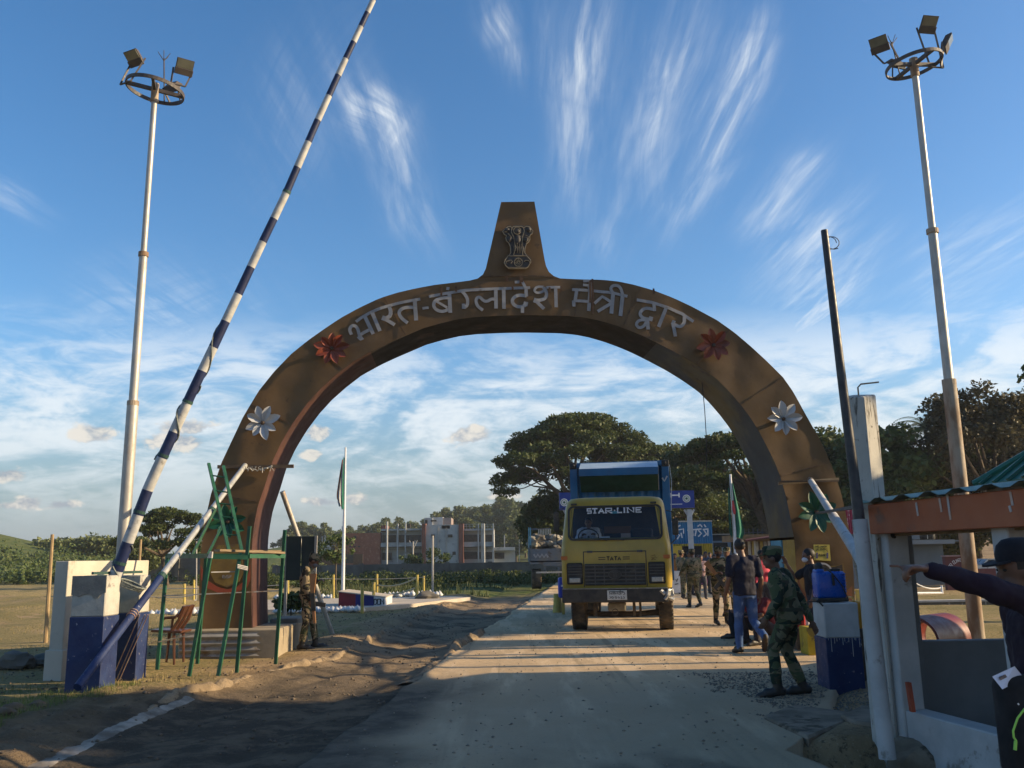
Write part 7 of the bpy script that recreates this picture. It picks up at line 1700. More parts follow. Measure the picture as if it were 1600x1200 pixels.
for (x0, x1, y) in ((724, 745, 818.8), (724, 745, 822), (755, 772, 818.8), (755, 772, 822), (604, 621, 824.5)): bx('roof_rail', x0, x1, y, y + .5, BY - .2, .1, m_bw1, gb)
for x in (729, 734, 739, 744, 758, 762, 767): bx('rail_post', x - .25, x + .25, 818.8, 826, BY - .2, .1, m_bw1, gb)
bx('roof_box', 636, 641, 819, 825, BY + 1, 1, m_win, gb)
an = thing('annex', 'low grey annex with projecting slab right of the grey building', 'building', (P(788, 870, BY).x, BY, 0))
bx('wall', 771.5, 805, 855, 880, BY + 3, 6, m_bw1, an, z0=-.5); bx('roof_slab', 771, 804, 855.5, 860, BY + 1.5, 7, m_bw1, an); bx('window', 773, 788, 863.5, 873, BY + 2.9, .1, m_win, an); bx('column', 787.5, 789, 836, 855, BY + 3, .6, m_bw1, an); bx('roof_mast', 811, 812, 840, 880, BY + 3, .3, m_bw1, an, z0=0)
lh = thing('low_house', 'small low grey-white house left of the brick block, half hidden', 'building', (P(505, 870, BY).x, BY, 0)); bx('wall', 495, 516, 854, 876, BY, 6, m_bw1, lh, z0=-.5); bx('roof', 493, 517, 852, 855, BY - .4, 7, m_bw1, lh); bx('window', 497, 501, 858, 862, BY - .1, .1, m_win, lh); bx('window', 503, 513, 858, 862, BY - .1, .1, m_win, lh)
bs_ = thing('hoarding', 'row of dark wooden boards in front of the brick block', 'fence', (P(520, 875, 100).x, 100, 0))
bx('board_panel', 496, 535, 866, 882, 100, .1, m_woodd, bs_, z0=-.3); bx('board_panel', 552, 567, 866, 882, 110, .1, m_woodd, bs_, z0=-.3)
for i, (px, ya, yb_, Yp_) in enumerate(((605, 815, 878, 120), (535.5, 822, 878, 118), (756, 818, 878, 121))):
    mb = MB(); a = P(px, ya, Yp_); mb.tube([(a.x, Yp_, 0), a], .13, 8); settag(mb.build('street_pole', m_bw1), ['pale utility pole before the left wing of the grey building', 'thin pole in front of the red brick block', 'pale utility pole before the right wing of the grey building'][i], 'pole', 'poles before the far buildings')
for i, (px, ya, Yp_) in enumerate(((494.5, 840, 118), (508, 836, 118), (516, 845, 118), (503.5, 838, 118))):
    mb = MB(); a = P(px, ya, Yp_); mb.tube([(a.x, Yp_, 0), a], .06, 6); settag(mb.build('thin_pole', m_bw1), ['first', 'third', 'fourth', 'second'][i] + ' thin pole from the left above the low house', 'pole', 'thin poles at the low house')
lq = thing('tree_lamp', 'small street lamp with three arms before the grey building', 'street lamp', (P(645, 870, 100).x, 100, 0)); mb = MB(); a = P(645.5, 846, 100); mb.tube([(a.x, 100, 0), a], .09, 6); mb.build('pole', m_galv, lq)
for dx_ in (-.28, .3, .15): mb = MB(); mb.tube([a - Vector((0, 0, .9)), a + Vector((dx_ * 1.5, 0, .1))], .05, 5); mb.build('arm', m_galv, lq)
tree('sapling', 'young leafy sapling tied to a stake left of the white flagpole', 'tree', at(524, 930, 44), top(528, 832, 44), .9, .8, 1.6, 'round', 14, 700, .16, lf_mid, 95, None, .05, crad=.35, fork=.6)
tree('sapling', 'small bushy tree before the stair tower of the grey building', 'tree', at(675, 880, 95), top(672, 858, 95), 1.7, 1.4, .6, 'round', 20, 1500, .22, lf_mid, 96, None, .08, crad=.5)
tree('sapling', 'small bushy tree before the left wing of the grey building', 'tree', at(640, 880, 96), top(640, 866, 96), 1.4, 1.2, .4, 'round', 16, 1200, .22, lf_mid, 97, None, .08, crad=.5)
tree('potted_shrub', 'dark spiky plant on the grass to the left of the soldier', 'plant', (P(455, 940, 26).x, 26, .05), .62, .45, .45, .1, 'round', 10, 500, .16, lf_dark, 98, None, .03, crad=.2)
rock('boulder', tuple(G(668, 934, .15)), (.42, .35, .22), m_rock, 'grey heap of stone at the foot of the tall thin pole', 71, 'rock')
# ---- stone-laden lorry
q0 = P(862, 900, 46); sl2 = thing('stone_lorry', 'grey-blue tipper lorry seen from behind, heaped with stones', 'truck', (q0.x, 46, 0)); m_lor = M('faded_blue_grey_paint', (.10, .13, .17), (.14, .14, .13), 1.5, .8, c3=(.08, .07, .06), s3=2)
m_lp = M('pale_lorry_slats', (.50, .46, .38), (.36, .34, .3), 3, .8)
bx('tailgate', 829, 900, 857, 878, 46, .15, m_lor, sl2); bx('body_floor', 829, 900, 876, 881, 46.0, 5, m_lor, sl2)
for x in (829, 900): bx('side_board', x - 2, x + 1, 852, 878, 46.1, 5, m_lor, sl2)
for i in range(8): bx('tail_slat', 841 + i * 2.6, 842.3 + i * 2.6, 827, 836, 50.8, .1, m_lp, sl2)
bx('cab_frame', 826, 860, 825.5, 827.5, 50.9, .2, m_lor, sl2); bx('cab_frame', 826, 900, 837, 842, 51, .2, m_lor, sl2)
for x in (826.5, 829): bx('upright', x - .8, x + .8, 824, 856, 46.1, .15, m_blu, sl2)
mb = MB(); mb.stroke([P(834 + i * 3.2, 866 + (i % 2) * 5, 45.98) for i in range(8)], .10, (0, -1, 0), .01); mb.build('lettering', M('faded_white_letters', (.25, .26, .28)), sl2)
bx('bumper_bar', 838, 884, 893, 895.5, 45.9, .15, m_lp, sl2); bx('bumper_bar', 848, 884, 881.5, 884, 46, .15, m_lor, sl2)
for x in (851, 873): bx('chassis_post', x - 1.2, x + 1.2, 881, 900, 46.05, .15, m_lor, sl2)
for x in (-.75, .78): 
    wh = wheel(x, .8, .5, .5, sl2)
cg = thing('stone_load', 'heap of rough pale boulders loaded on the lorry', 'stones', (q0.x, 47, 1.5)); r = random.Random(9); k = 0
for i in range(46):
    px = r.uniform(831, 897); Yk = r.uniform(46.2, 49.5); py = r.uniform(845, 858) if i % 3 else r.uniform(839, 848); p = P(px, py, Yk); s = r.uniform(.16, .30)
    o = rock('stone', p, (s, s * .8, s * .7), m_rockl if i % 2 else m_rock, None, 200 + i); 
    for kk in ('label', 'category', 'group'): 
        if kk in o: del o[kk]
    o.parent = cg; o.location = frame_of(cg).inverted() @ Vector((0, 0, 0))
# blue letterbox-like barrier box and yellow bollards left of the truck
bb = thing('barrier_motor_box', 'small blue box on a post just left of the yellow lorry', 'box', G(877, 945)); Ybb = 25.5
q = P(879.5, 920, Ybb); mb = MB(); mb.rbox((q.x, Ybb, P(879, 918, Ybb).z), (.26, .3, P(879, 903, Ybb).z - P(879, 935, Ybb).z), .06, n=3); mb.build('body', M('royal_blue_paint', (.05, .07, .45), (.04, .06, .36), 4, .4), bb, smooth=True)
mb = MB(); mb.box((q.x + .01, Ybb - .155, P(879, 915, Ybb).z), (.14, .01, .05)); mb.build('label_plate', m_wht, bb)
mb = MB(); mb.box((q.x, Ybb, .3), (.08, .08, .8)); mb.build('post', m_ypost, bb)
mb = MB(); q = P(871, 935, 26.5); mb.tube([(q.x, 26.5, -.05), (q.x, 26.5, .30), (q.x, 26.5, .52)], [.16, .12, .11], 10); settag(mb.build('bollard', m_ypost, smooth=True), 'short yellow bollard beside the blue box', 'bollard')
# ---- blue gate sign across the road
sg = thing('gate_sign', 'blue overhead gate sign with white letters and round emblems, behind the lorry', 'sign', (P(980, 800, 40).x, 40, 0)); m_sb = M('sign_blue', (.008, .035, .24), (.007, .028, .19), 3, .4)
bx('board', 874, 1085, 768, 795, 40, .25, m_sb, sg)
for px in (888, 1077):
    a = P(px, 796, 40.1); mb = MB(); mb.box((a.x, 40.12, a.z / 2), (.20, .20, a.z)); mb.build('post', M('pale_grey_post', (.42, .45, .47), (.34, .36, .38), 3, .5), sg)
    for s in (-1, 1): mb = MB(); mb.beam((a.x, 40.12, a.z - .38), (a.x + s * .22, 40.12, a.z), .08, .08); mb.build('knee_brace', MATS['pale_grey_post'], sg)
def flatdisc(c, r_, mat, name, parent, nrm=(0, -1, 0), d=.02): mb = MB(); mb.prism([c + Vector((r_ * math.cos(a), 0, r_ * math.sin(a))) for a in [2 * PI * k / 24 for k in range(24)]], nrm, d); return mb.build(name, mat, parent)
for px, py in ((881.5, 785), (1072.5, 779)):
    c = P(px, py, 39.99); flatdisc(c, .17, m_wht, 'emblem', sg); mb = MB(); mb.tube([c + Vector((.12 * math.cos(a), -.03, .12 * math.sin(a))) for a in [2 * PI * k / 16 for k in range(17)]], .012, 4); mb.build('emblem_ring', M('emblem_green', (.03, .10, .06)), sg); flatdisc(c + Vector((0, -.02, 0)), .05, MATS['emblem_green'], 'emblem_centre', sg)
mb = MB(); a, b = P(900, 776, 39.99), P(1060, 772, 39.99); 
textstroke(mb, 'BANGLADESH', lambda x, z: Vector((x, 39.99, -z)), a.x, -(P(980, 771.5, 40).z), P(1061, 775, 40).x - a.x, .20, .055, (0, -1, 0)); mb.build('lettering', m_wht, sg)
mb = MB(); mb.stroke([P(1000, 789, 39.98), P(1066, 787.5, 39.98)], .03, (0, -1, 0), .004); mb.build('small_print_line', m_wht, sg)
# ---- second container lorry, bus, shops, roofs
q0 = P(1075, 870, 56); c2 = thing('painted_container_truck', 'blue and yellow container lorry with white Bengali lettering, behind the crowd', 'truck', (q0.x, 56, 0)); m_yel2 = M('container_yellow', (.60, .38, .03), (.5, .32, .03), 3, .5); m_blu2 = M('container_sky_blue', (.03, .20, .38), (.025, .16, .32), 2, .5)
def cside(name, px0, px1, y0, y1, Y_, mat, parent, n=16):
    p0, p1 = P(px0, y0, Y_), P(px1, y0, Y_); mb = MB(); corrug(mb, (p0.x, Y_, 0), (p1.x, Y_, 0), P(px1, y1, Y_).z, P(px1, y0, Y_).z, n, .06, (0, -1, 0)); return mb.build(name, mat, parent)
cside('blue_side', 1030, 1112, 815, 849, 56, m_blu2, c2, 22); cside('yellow_side', 1030, 1113, 849, 867, 56, m_yel2, c2, 22)
bx('rear_body', 1030, 1112.5, 815.5, 866, 56.08, 2.4, m_blu2, c2); bx('underframe', 1097, 1113, 866, 869, 55.95, 2.4, m_lp, c2); bx('top_rail', 1030, 1113, 813.6, 815.6, 55.9, 2.5, m_lp, c2)
bx('cab', 1050, 1066, 853, 872, 54.6, 1.2, m_yel2, c2); bx('cab_screen', 1066, 1097, 853, 874, 54.7, 1.2, M('black_glass', (.012, .014, .016), rough=.15), c2)
for x in (-1.2, 1.6): wheel(x, -.6, .5, .3, c2)
mb = MB()
for pts in ([(1056, 828), (1068, 826), (1068, 833)], [(1057, 832), (1062, 836), (1058, 842)], [(1064, 832), (1066, 840)], [(1074, 828), (1096, 826)], [(1078, 829), (1076, 838), (1083, 836), (1082, 829)], [(1088, 827), (1086, 837)], [(1091, 828), (1096, 833), (1091, 838)], [(1098, 827), (1107, 826)], [(1100, 828), (1104, 834), (1099, 838)], [(1106, 827), (1106, 837)],
            [(1090, 822), (1094, 819), (1097, 823)], [(1100, 819), (1103, 823)], [(1076, 824), (1079, 820), (1082, 823)], [(1059, 823), (1063, 820)]):
    mb.stroke([P(a, b + .5, 55.93) for a, b in pts], .085, (0, -1, 0), .01)
mb.build('lettering', m_wht, c2)
bu = thing('bus', 'pale blue bus with dark roof parked behind the green and red flag', 'bus', (P(1129, 870, 60).x, 60, 0)); m_bus = M('bus_pale_blue', (.16, .25, .34), (.2, .26, .32), 2, .5)
bx('body', 1113, 1143, 845, 882, 60, 6, m_bus, bu, z0=.4); bx('roof', 1112.5, 1144, 834.5, 846, 60.1, 6, M('bus_dark_roof', (.04, .05, .06)), bu); bx('roof_edge', 1112.5, 1141, 834, 835.5, 59.8, .5, m_lp, bu); bx('windscreen', 1115, 1137, 848, 855, 59.95, .1, MATS['black_glass'], bu); bx('front_panel', 1114, 1142, 855.5, 864, 59.9, .12, M('bus_white', (.4, .43, .46)), bu)
sh_ = thing('shop_hut', 'open-fronted timber shop with yellow slats and brown roof, left of the arch leg', 'shop', (P(1180, 870, 44).x, 44, 0))
bx('roof_edge', 1150, 1216, 835, 845, 44, 3, M('straw_roof_edge', (.22, .15, .07), (.16, .11, .06), 2, .9), sh_); bx('back_wall', 1150, 1216, 845, 885, 46.5, .2, m_woodd, sh_, z0=0)
mb = MB(); pts = [P(1165, 846, 43.4), P(1222, 838, 43.4), P(1222, 833.5, 45), P(1165, 841, 45)]; mb.prism(pts, (0, 0, 1), .06); mb.build('red_roof_sheet', M('dull_red_sheet', (.12, .04, .04), (.10, .035, .03), 2, .7), sh_)
for i, px in enumerate((1172, 1178, 1184, 1191, 1197)): bx('slat', px - 1.8, px + 1.8, 846, 884, 44.6, .1, m_ypost if i % 2 else m_lp, sh_, z0=.2)
for px in (1181, 1203): bx('post', px - 1, px + 1, 845, 885, 43.8, .15, m_lp, sh_, z0=0)
tw = thing('blue_shed', 'small pale blue shed high behind the lettered container', 'building', (P(1090, 810, 85).x, 85, 0)); bx('wall', 1084, 1096, 803, 870, 85, 3, M('pale_blue_wall', (.10, .24, .36)), tw, z0=0); bx('roof', 1082, 1106, 801, 804, 84.8, 4, m_lor, tw)
fe = thing('far_fence', 'row of thin fence posts above the shop roof', 'fence', (P(1180, 830, 70).x, 70, 0))
for i in range(9): bx('picket', 1156 + i * 7, 1157.2 + i * 7, 826, 845, 70, .1, m_lor, fe, z0=0)
bx('rail', 1150, 1220, 831, 832.5, 70.1, .1, m_lor, fe)
# ---- seen through and beside the booth: grey house, water tank, pink roofs, sign wall, car
m_gh = M('blue_grey_render', (.13, .165, .195), (.11, .14, .165), .8, .85); gh = thing('grey_house', 'flat-roofed blue-grey house seen through the booth opening', 'building', (P(1440, 880, 42).x, 42, 0))
bx('wall', 1398, 1476, 862 - 12, 915, 42, 6, m_gh, gh, z0=0); bx('roof_slab', 1412, 1492, 843.5, 850, 41.2, 7, M('slab_edge_grey', (.20, .235, .26), (.17, .2, .22), 1, .8), gh); bx('side_wing', 1396, 1416, 832, 850, 42.5, 4, m_gh, gh)
bx('parapet', 1418, 1437, 836, 843, 42.3, .3, m_gh, gh); bx('slab_lip', 1490, 1499, 843.8, 846, 41.3, .4, m_gh, gh)
mb = MB(); mb.prism([P(1384, 835, 41.8), P(1418, 835, 41.8), P(1423, 834, 41.8), P(1397, 821, 43.5), P(1384, 821, 43.5)], (0, 0, 1), .05); mb.build('red_roof', M('crimson_roof', (.36, .04, .05), (.3, .035, .045), 2, .6), gh)
wt_ = thing('water_tank', 'black ribbed plastic water tank on the flat roof of the grey house', 'tank', P(1449, 843, 43)); q = P(1449, 843, 43); rw = .36; hh_ = P(1449, 825, 43).z - q.z
mb = MB(); mb.lathe(q, [(rw * .95, 0), (rw, .05), (rw, hh_ * .28), (rw * .95, hh_ * .3), (rw, hh_ * .33), (rw, hh_ * .58), (rw * .95, hh_ * .6), (rw, hh_ * .63), (rw, hh_ * .75), (rw * .75, hh_ * .9), (rw * .3, hh_)], 22); mb.build('shell', M('black_tank_plastic', (.012, .012, .012), (.02, .02, .02), 3, .35), wt_, smooth=True, ang=30)
for a in (-.14, .1): mb = MB(); mb.box(q + Vector((a, -rw - .0, hh_ * .45)), (.03, .02, hh_ * .8)); mb.build('strap', m_lp if a < 0 else m_tblk, wt_)
pk = thing('pink_shed', 'crimson corrugated shed wall just right of the arch edge', 'building', (P(1333, 830, 40).x, 40, 0)); p0, p1 = P(1318, 810, 40), P(1352, 810, 40); mb = MB(); corrug(mb, (p0.x, 40, 0), (p1.x, 40, 0), P(1330, 834, 40).z, P(1330, 797, 40).z, 10, .06, (0, -1, 0)); mb.build('upper_wall', M('crimson_sheet', (.36, .03, .09), (.30, .03, .07), 3, .5, c3=(.5, .3, .33), s3=5), pk); bx('lower_wall', 1318, 1352, 834, 905, 40.05, 3, m_gh, pk, z0=0)
sw = thing('sign_wall', 'maroon boundary wall with white circular lettering and emblem', 'wall', (P(1520, 890, 36).x, 36, 0)); m_mar = M('maroon_paint', (.13, .04, .04), (.11, .035, .035), 2, .7)
bx('panel', 1478, 1513, 869, 915, 36, .2, m_mar, sw, z0=.0); bx('low_panel', 1513, 1600, 888, 918, 36.05, .2, m_mar, sw, z0=0); bx('coping', 1477, 1514, 867.5, 869.5, 35.9, .4, M('pink_coping', (.33, .22, .20)), sw)
mb = MB(); cc_ = P(1504, 897, 35.98); r_o, r_i = 21 / FPX * 36, 9 / FPX * 36
txt = 'BORDER GUARD BANGLADESH'
for i, ch in enumerate(txt):
    a = PI * (1.02 - (i + .5) / len(txt) * 1.04); 
    if ch == ' ': continue
    o_ = Vector((math.cos(a), 0, math.sin(a))); tg = Vector((math.sin(a), 0, -math.cos(a))); c = cc_ + o_ * r_o
    for st in FONTV[ch]: mb.stroke([c + tg * ((u - .5) * .075) - o_ * ((v - .5) * .12) for u, v in st], .022, (0, -1, 0), .003)
mb.build('lettering', m_wht, sw); mb = MB(); mb.tube([cc_ + Vector((r_i * math.cos(a), 0, r_i * math.sin(a))) for a in [2 * PI * k / 24 for k in range(25)]], .014, 4); mb.stroke([cc_ + Vector((-.1, 0, -.1)), cc_ + Vector((0, 0, .14)), cc_ + Vector((.1, 0, -.1))], .03, (0, -1, 0), .004); mb.build('emblem', M('emblem_pink', (.42, .22, .2)), sw)
car = thing('parked_car', 'pale silver car parked behind the maroon wall right of the lamp post', 'car', (P(1550, 885, 40).x, 40, 0)); bx('body', 1528, 1585, 882, 896, 40, 1.7, M('silver_car_paint', (.38, .42, .45), (.34, .37, .4), 2, .3, metal=.5), car, z0=.4)
mb = MB(); a, b = P(1533, 882, 40.2), P(1580, 882, 40.2); z1 = P(1555, 873, 40.2).z; mb.prism([Vector((a.x, 40.1, a.z)), Vector((b.x, 40.1, a.z)), Vector((b.x - .35, 40.1, z1)), Vector((a.x + .25, 40.1, z1))], (0, 1, 0), 1.5); mb.build('cabin', MATS['silver_car_paint'], car)
mb = MB(); mb.prism([Vector((a.x + .12, 40.09, a.z + .02)), Vector((b.x - .12, 40.09, a.z + .02)), Vector((b.x - .40, 40.09, z1 - .04)), Vector((a.x + .30, 40.09, z1 - .04))], (0, 1, 0), .02); mb.build('side_window', MATS['black_glass'], car)
for s in (-.55, .6): wheel(s, .1, .3, .2, car)
for s in (-.55, .6): pass
# drain wall, white chain fence
m_drain = M('stained_drain_wall', (.13, .12, .10), (.09, .085, .07), .9, .9, c3=(.34, .33, .30), s3=2.0, t3=(.60, .66), stretch3=(4, 4, .5)); Yd_ = 27
dw = thing('drain_wall', 'low dark drain wall with white lime streaks crossing the dry grass', 'wall', (P(1480, 950, Yd_).x, Yd_, 0)); bx('face', 1336, 1640, 940, 962, Yd_, .3, m_drain, dw, z0=-.1); bx('coping', 1336, 1640, 937.5, 940.5, Yd_ - .04, .4, M('lime_coping', (.42, .40, .37), (.3, .29, .27), 2, .9), dw)
fw = thing('chain_fence', 'low white post and chain fence before the grey house', 'fence', (P(1435, 925, 33).x, 33, 0)); 
for px, ya in ((1404, 900), (1423, 902), (1471, 915), (1347, 915), (1374, 912)): a = P(px, ya, 33 + (1 if px > 1430 else 0)); mb = MB(); mb.tube([(a.x, a.y, 0), a], .045, 8); mb.build('post', m_wht, fw)
for (a, b, d) in (((1404, 905, 33), (1423, 906, 33), .12), ((1404, 915, 33), (1424, 918, 33), .15), ((1423, 906, 33), (1471, 918, 34), .15), ((1347, 918, 33), (1374, 915, 33), .15), ((1404, 927, 33), (1472, 927, 34), .0), ((1336, 926, 33), (1400, 926, 33), 0)):
    A__, B__ = P(*a), P(*b); mb = MB(); mb.tube([A__.lerp(B__, i / 10) - Vector((0, 0, 4 * d * (i / 10) * (1 - i / 10))) for i in range(11)], .022 if d else .05, 5); mb.build('chain' if d else 'base_rail', m_wht, fw)
yq = P(1341, 935, 24); mb = MB(); mb.box((yq.x, 24, yq.z / 2 + .1), (.10, .10, yq.z + .25)); settag(mb.build('fence_post', m_ypost), 'short yellow post between the arch and the white pole', 'post', 'yellow posts around the plaza')
# ================================================================== people
m_skin = M('brown_skin', (.17, .085, .052), (.13, .065, .04), 9, .5); m_hair = M('black_hair', (.012, .010, .010), (.02, .017, .015), 30, .6)
m_boot = M('black_boots', (.012, .012, .013), (.03, .025, .02), 9, .45, c4=(.12, .10, .07), s4=8, t4=(.66, .76))
m_camL = camo('tan_camouflage', [(.26, .20, .12), (.045, .055, .028), (.025, .022, .018), (.11, .10, .05)], 5.5)
m_camD = camo('woodland_camouflage', [(.075, .09, .045), (.15, .135, .08), (.022, .035, .025), (.05, .045, .028)], 5.0)
m_camG = camo('dusty_camouflage', [(.13, .125, .075), (.06, .065, .035), (.21, .17, .11), (.035, .035, .025)], 7)
def cloth(name, c, k=.8): return M(name, c, tuple(x * k for x in c), 5, .9, .3, 16)
def remesh(mb, name, mat, parent, vox, noise=0.0, smooth=2, nscale=9.0):
    me = bpy.data.meshes.new('tmp'); me.from_pydata(mb.v, [], mb.f); me.update()
    bm = bmesh.new(); bm.from_mesh(me); bmesh.ops.recalc_face_normals(bm, faces=bm.faces); bm.to_mesh(me); bm.free()
    o = bpy.data.objects.new('tmp', me); col.objects.link(o)
    md = o.modifiers.new('r', 'REMESH'); md.mode = 'VOXEL'; md.voxel_size = vox; md.use_smooth_shade = True
    if smooth: ms = o.modifiers.new('s', 'SMOOTH'); ms.iterations = smooth; ms.factor = .5
    dg = bpy.context.evaluated_depsgraph_get(); ev = o.evaluated_get(dg); nm = bpy.data.meshes.new_from_object(ev)
    col.objects.unlink(o); bpy.data.objects.remove(o); bpy.data.meshes.remove(me)
    if noise:
        for v in nm.vertices:
            c = v.co; n_ = mnoise.noise(Vector((c.x * nscale, c.y * nscale, c.z * nscale * .7))) + .6 * (abs(mnoise.noise(Vector((c.x * nscale * 1.7 + 4, c.y * nscale * 1.7, c.z * nscale * 1.6)))) - .3)
            v.co = c + v.normal * (n_ * noise)
    nm.materials.clear(); nm.materials.append(mat); nm.name = name; nm.polygons.foreach_set('use_smooth', [True] * len(nm.polygons))
    ob = bpy.data.objects.new(name, nm); col.objects.link(ob); ob.parent = parent; return ob
def loft(mb, secs, n=16):
    """secs: (center, rx, ry, fwd tilt) ellipse rings"""
    vs = []; fs = []
    for c, rx, ry in secs:
        c = Vector(c)
        for k in range(n): a = 2 * PI * k / n; vs.append(c + Vector((rx * math.cos(a), ry * math.sin(a), 0)))
    for i in range(len(secs) - 1):
        for k in range(n): fs.append((i * n + k, i * n + (k + 1) % n, (i + 1) * n + (k + 1) % n, (i + 1) * n + k))
    fs.append(tuple(range(n - 1, -1, -1))); fs.append(tuple((len(secs) - 1) * n + k for k in range(n))); mb._add(vs, fs)
def limb(mb, pts, rad, n=12): mb.tube(pts, rad, n, round_ends=True)
def hand(mb, w, d, palm, s, mode='relax', thumb_up=None):
    """w wrist, d pointing direction, palm = palm normal, s = +1 thumb on the side d x palm"""
    w = Vector(w); d = Vector(d).normalized(); palm = Vector(palm); palm = (palm - d * palm.dot(d)).normalized(); side = d.cross(palm) * s
    c = w + d * .05; R_ = Matrix((side, palm, d)).transposed(); mb.ell(c, (.040, .016, .052), R_); mb.ell(w + d * .075, (.038, .014, .022), R_)
    for i, (off, L) in enumerate(((.029, .074), (.010, .082), (-.010, .076), (-.028, .060))):
        k0 = w + d * .088 + side * off - palm * .002
        curl = {'relax': .45 + .12 * i, 'point': (0.03 if i == 0 else 1.75), 'grip': 1.35, 'flat': .12}[mode]
        p = [k0]; a = curl * .5; q = k0
        for l, m_ in ((L * .45, 1), (L * .32, 1.9), (L * .23, 2.6)):
            q = q + (d * math.cos(min(a * m_, 3.0)) + palm * math.sin(min(a * m_, 3.0))) * l; p.append(q)
        limb(mb, p, [.0095, .0088, .008, .0068], 8)
    t0 = w + d * .025 + side * .030; td = (d * .7 + side * .6 + palm * .45).normalized() if mode != 'point' else (d * .75 + side * .15 + palm * .6).normalized()
    limb(mb, [t0, t0 + td * .036, t0 + td * .036 + (td * .6 + d * .5).normalized() * .032], [.013, .0105, .009], 8)
DEF = dict(head=(0, .03, 1.60), neck=(0, -.01, 1.45), chest=(0, 0, 1.28), belly=(0, .01, 1.08), pelvis=(0, 0, .94), sl=(-.18, -.01, 1.40), sr=(.18, -.01, 1.40), el=(-.23, -.03, 1.13), er=(.23, -.03, 1.13), wl=(-.24, .05, .89), wr=(.24, .05, .89),
           hl=(-.09, 0, .92), hr=(.09, 0, .92), kl=(-.10, .02, .50), kr=(.10, .02, .50), al=(-.10, -.02, .09), ar=(.10, -.02, .09), tl=(-.12, .15, .035), tr=(.12, .15, .035))
def person(label, loc, rz, pose=None, top_=None, legs=None, shoe=None, hat=None, hatmat=None, vox=.018, scale=1.0, handsm=('relax', 'relax'), long_sleeve=True, face=0.0, group=None, tilt=0.0, mask=None, beard=False, bulk=1.0, boots=True, hdir=None, skirt=False, z=0.0):
    J = dict(DEF); J.update(pose or {}); J = {k: Vector(v) for k, v in J.items()}
    t = thing('person', label, 'person', loc, group, rz); t.scale = (scale,) * 3
    Hc = J['head']; R_ = Matrix.Rotation(face, 3, 'Z') @ Matrix.Rotation(tilt, 3, 'X'); F_ = R_ @ Vector((0, 1, 0)); S_ = R_ @ Vector((1, 0, 0)); U_ = R_ @ Vector((0, 0, 1))
    b = L()
    b.ell(Hc + U_ * .02, (.075, .094, .100), R_, 18, 12); b.ell(Hc + F_ * .022 - U_ * .055, (.056, .066, .062), R_); b.ell(Hc + F_ * .058 - U_ * .096, (.026, .024, .018), R_)
    b.ell(Hc + F_ * .094 - U_ * .022, (.013, .017, .024), R_ @ Matrix.Rotation(.35, 3, 'X')); b.ell(Hc + F_ * .088 - U_ * .064, (.025, .012, .010), R_); b.ell(Hc + F_ * .082 + U_ * .022, (.052, .014, .011), R_)
    for s in (-1, 1): b.ell(Hc + S_ * (s * .078) - U_ * .01 - F_ * .005, (.012, .022, .032), R_)
    b.tube([J['neck'] - Vector((0, 0, .06)), Hc - U_ * .04 - F_ * .015], [.062, .054], 12)
    loft(b, [(J['pelvis'] - Vector((0, 0, .04)), .15, .10), (J['pelvis'] + Vector((0, 0, .04)), .155, .105), (J['belly'], .14, .10), (J['chest'], .165, .11), (J['chest'].lerp(J['neck'], .5), .16, .095), (J['neck'], .07, .06)])
    for a in 'lr':
        s = -1 if a == 'l' else 1; hm = handsm[0] if a == 'l' else handsm[1]
        limb(b, [J['s' + a], J['s' + a].lerp(J['e' + a], .4), J['e' + a], J['e' + a].lerp(J['w' + a], .35), J['w' + a]], [.052, .046, .038, .040, .026])
        d = (J['w' + a] - J['e' + a]).normalized(); dd = Vector(hdir[a]) if hdir and a in hdir else d
        pal = Vector((-s, 0.15, 0)) if abs(d.z) > .6 else Vector((0, 0, -1))
        sg = 1 if (dd.cross(pal - dd * pal.dot(dd))).dot(Vector((0, 1, 0)) if abs(d.z) > .6 else Vector((-s, 0, 0))) > 0 else -1
        hand(b, J['w' + a], dd, pal, sg, hm)
        limb(b, [J['h' + a], J['k' + a], J['a' + a]], [.08, .052, .036]); limb(b, [J['a' + a] - Vector((0, 0, .03)), J['t' + a]], [.036, .026])
    remesh(b, 'body', m_skin, t, min(vox, .013) if vox < .02 else vox, 0, 1)
    if vox < .02:
        e = L()
        for s in (-1, 1): e.ell(Hc + F_ * .083 + S_ * (s * .030) + U_ * .002, (.012, .008, .007), R_)
        e.build('eyes', M('eye_dark', (.03, .025, .022), rough=.2), t, smooth=True)
    # upper garment
    u = L(); k = bulk; P_ = J['pelvis']
    loft(u, [(P_ - Vector((0, 0, .06)), .170 * k, .128 * k), (P_ + Vector((0, 0, .06)), .172 * k, .126 * k), (J['belly'], .165 * k, .125 * k), (J['chest'], .190 * k, .135 * k), (J['chest'].lerp(J['neck'], .55), .180, .115), (J['neck'] + Vector((0, 0, -.03)), .10, .085), (J['neck'] + Vector((0, 0, .025)), .068, .066)], 20)
    for a in 'lr':
        s0, e0, w0 = J['s' + a], J['e' + a], J['w' + a]; limb(u, [s0.lerp(J['neck'], .35), s0 + Vector((0, 0, -.005))], [.072, .075])
        if long_sleeve: limb(u, [s0, s0.lerp(e0, .5), e0], [.076, .066 * k, .056 * k]); limb(u, [e0, e0.lerp(w0, .5), e0.lerp(w0, .93)], [.056 * k, .052, .042])
        else: limb(u, [s0, s0.lerp(e0, .72)], [.077, .070])
    remesh(u, 'shirt', top_, t, vox * .9, .015, 1, 12)
    if boots: bl = L(); loft(bl, [(P_ + Vector((0, 0, z_)), .178 * k, .134 * k) for z_ in (.045, .085)]); bl.build('belt', M('webbing_belt', (.03, .035, .02), (.05, .05, .03), 9, .7), t, smooth=True)
    g_ = L()
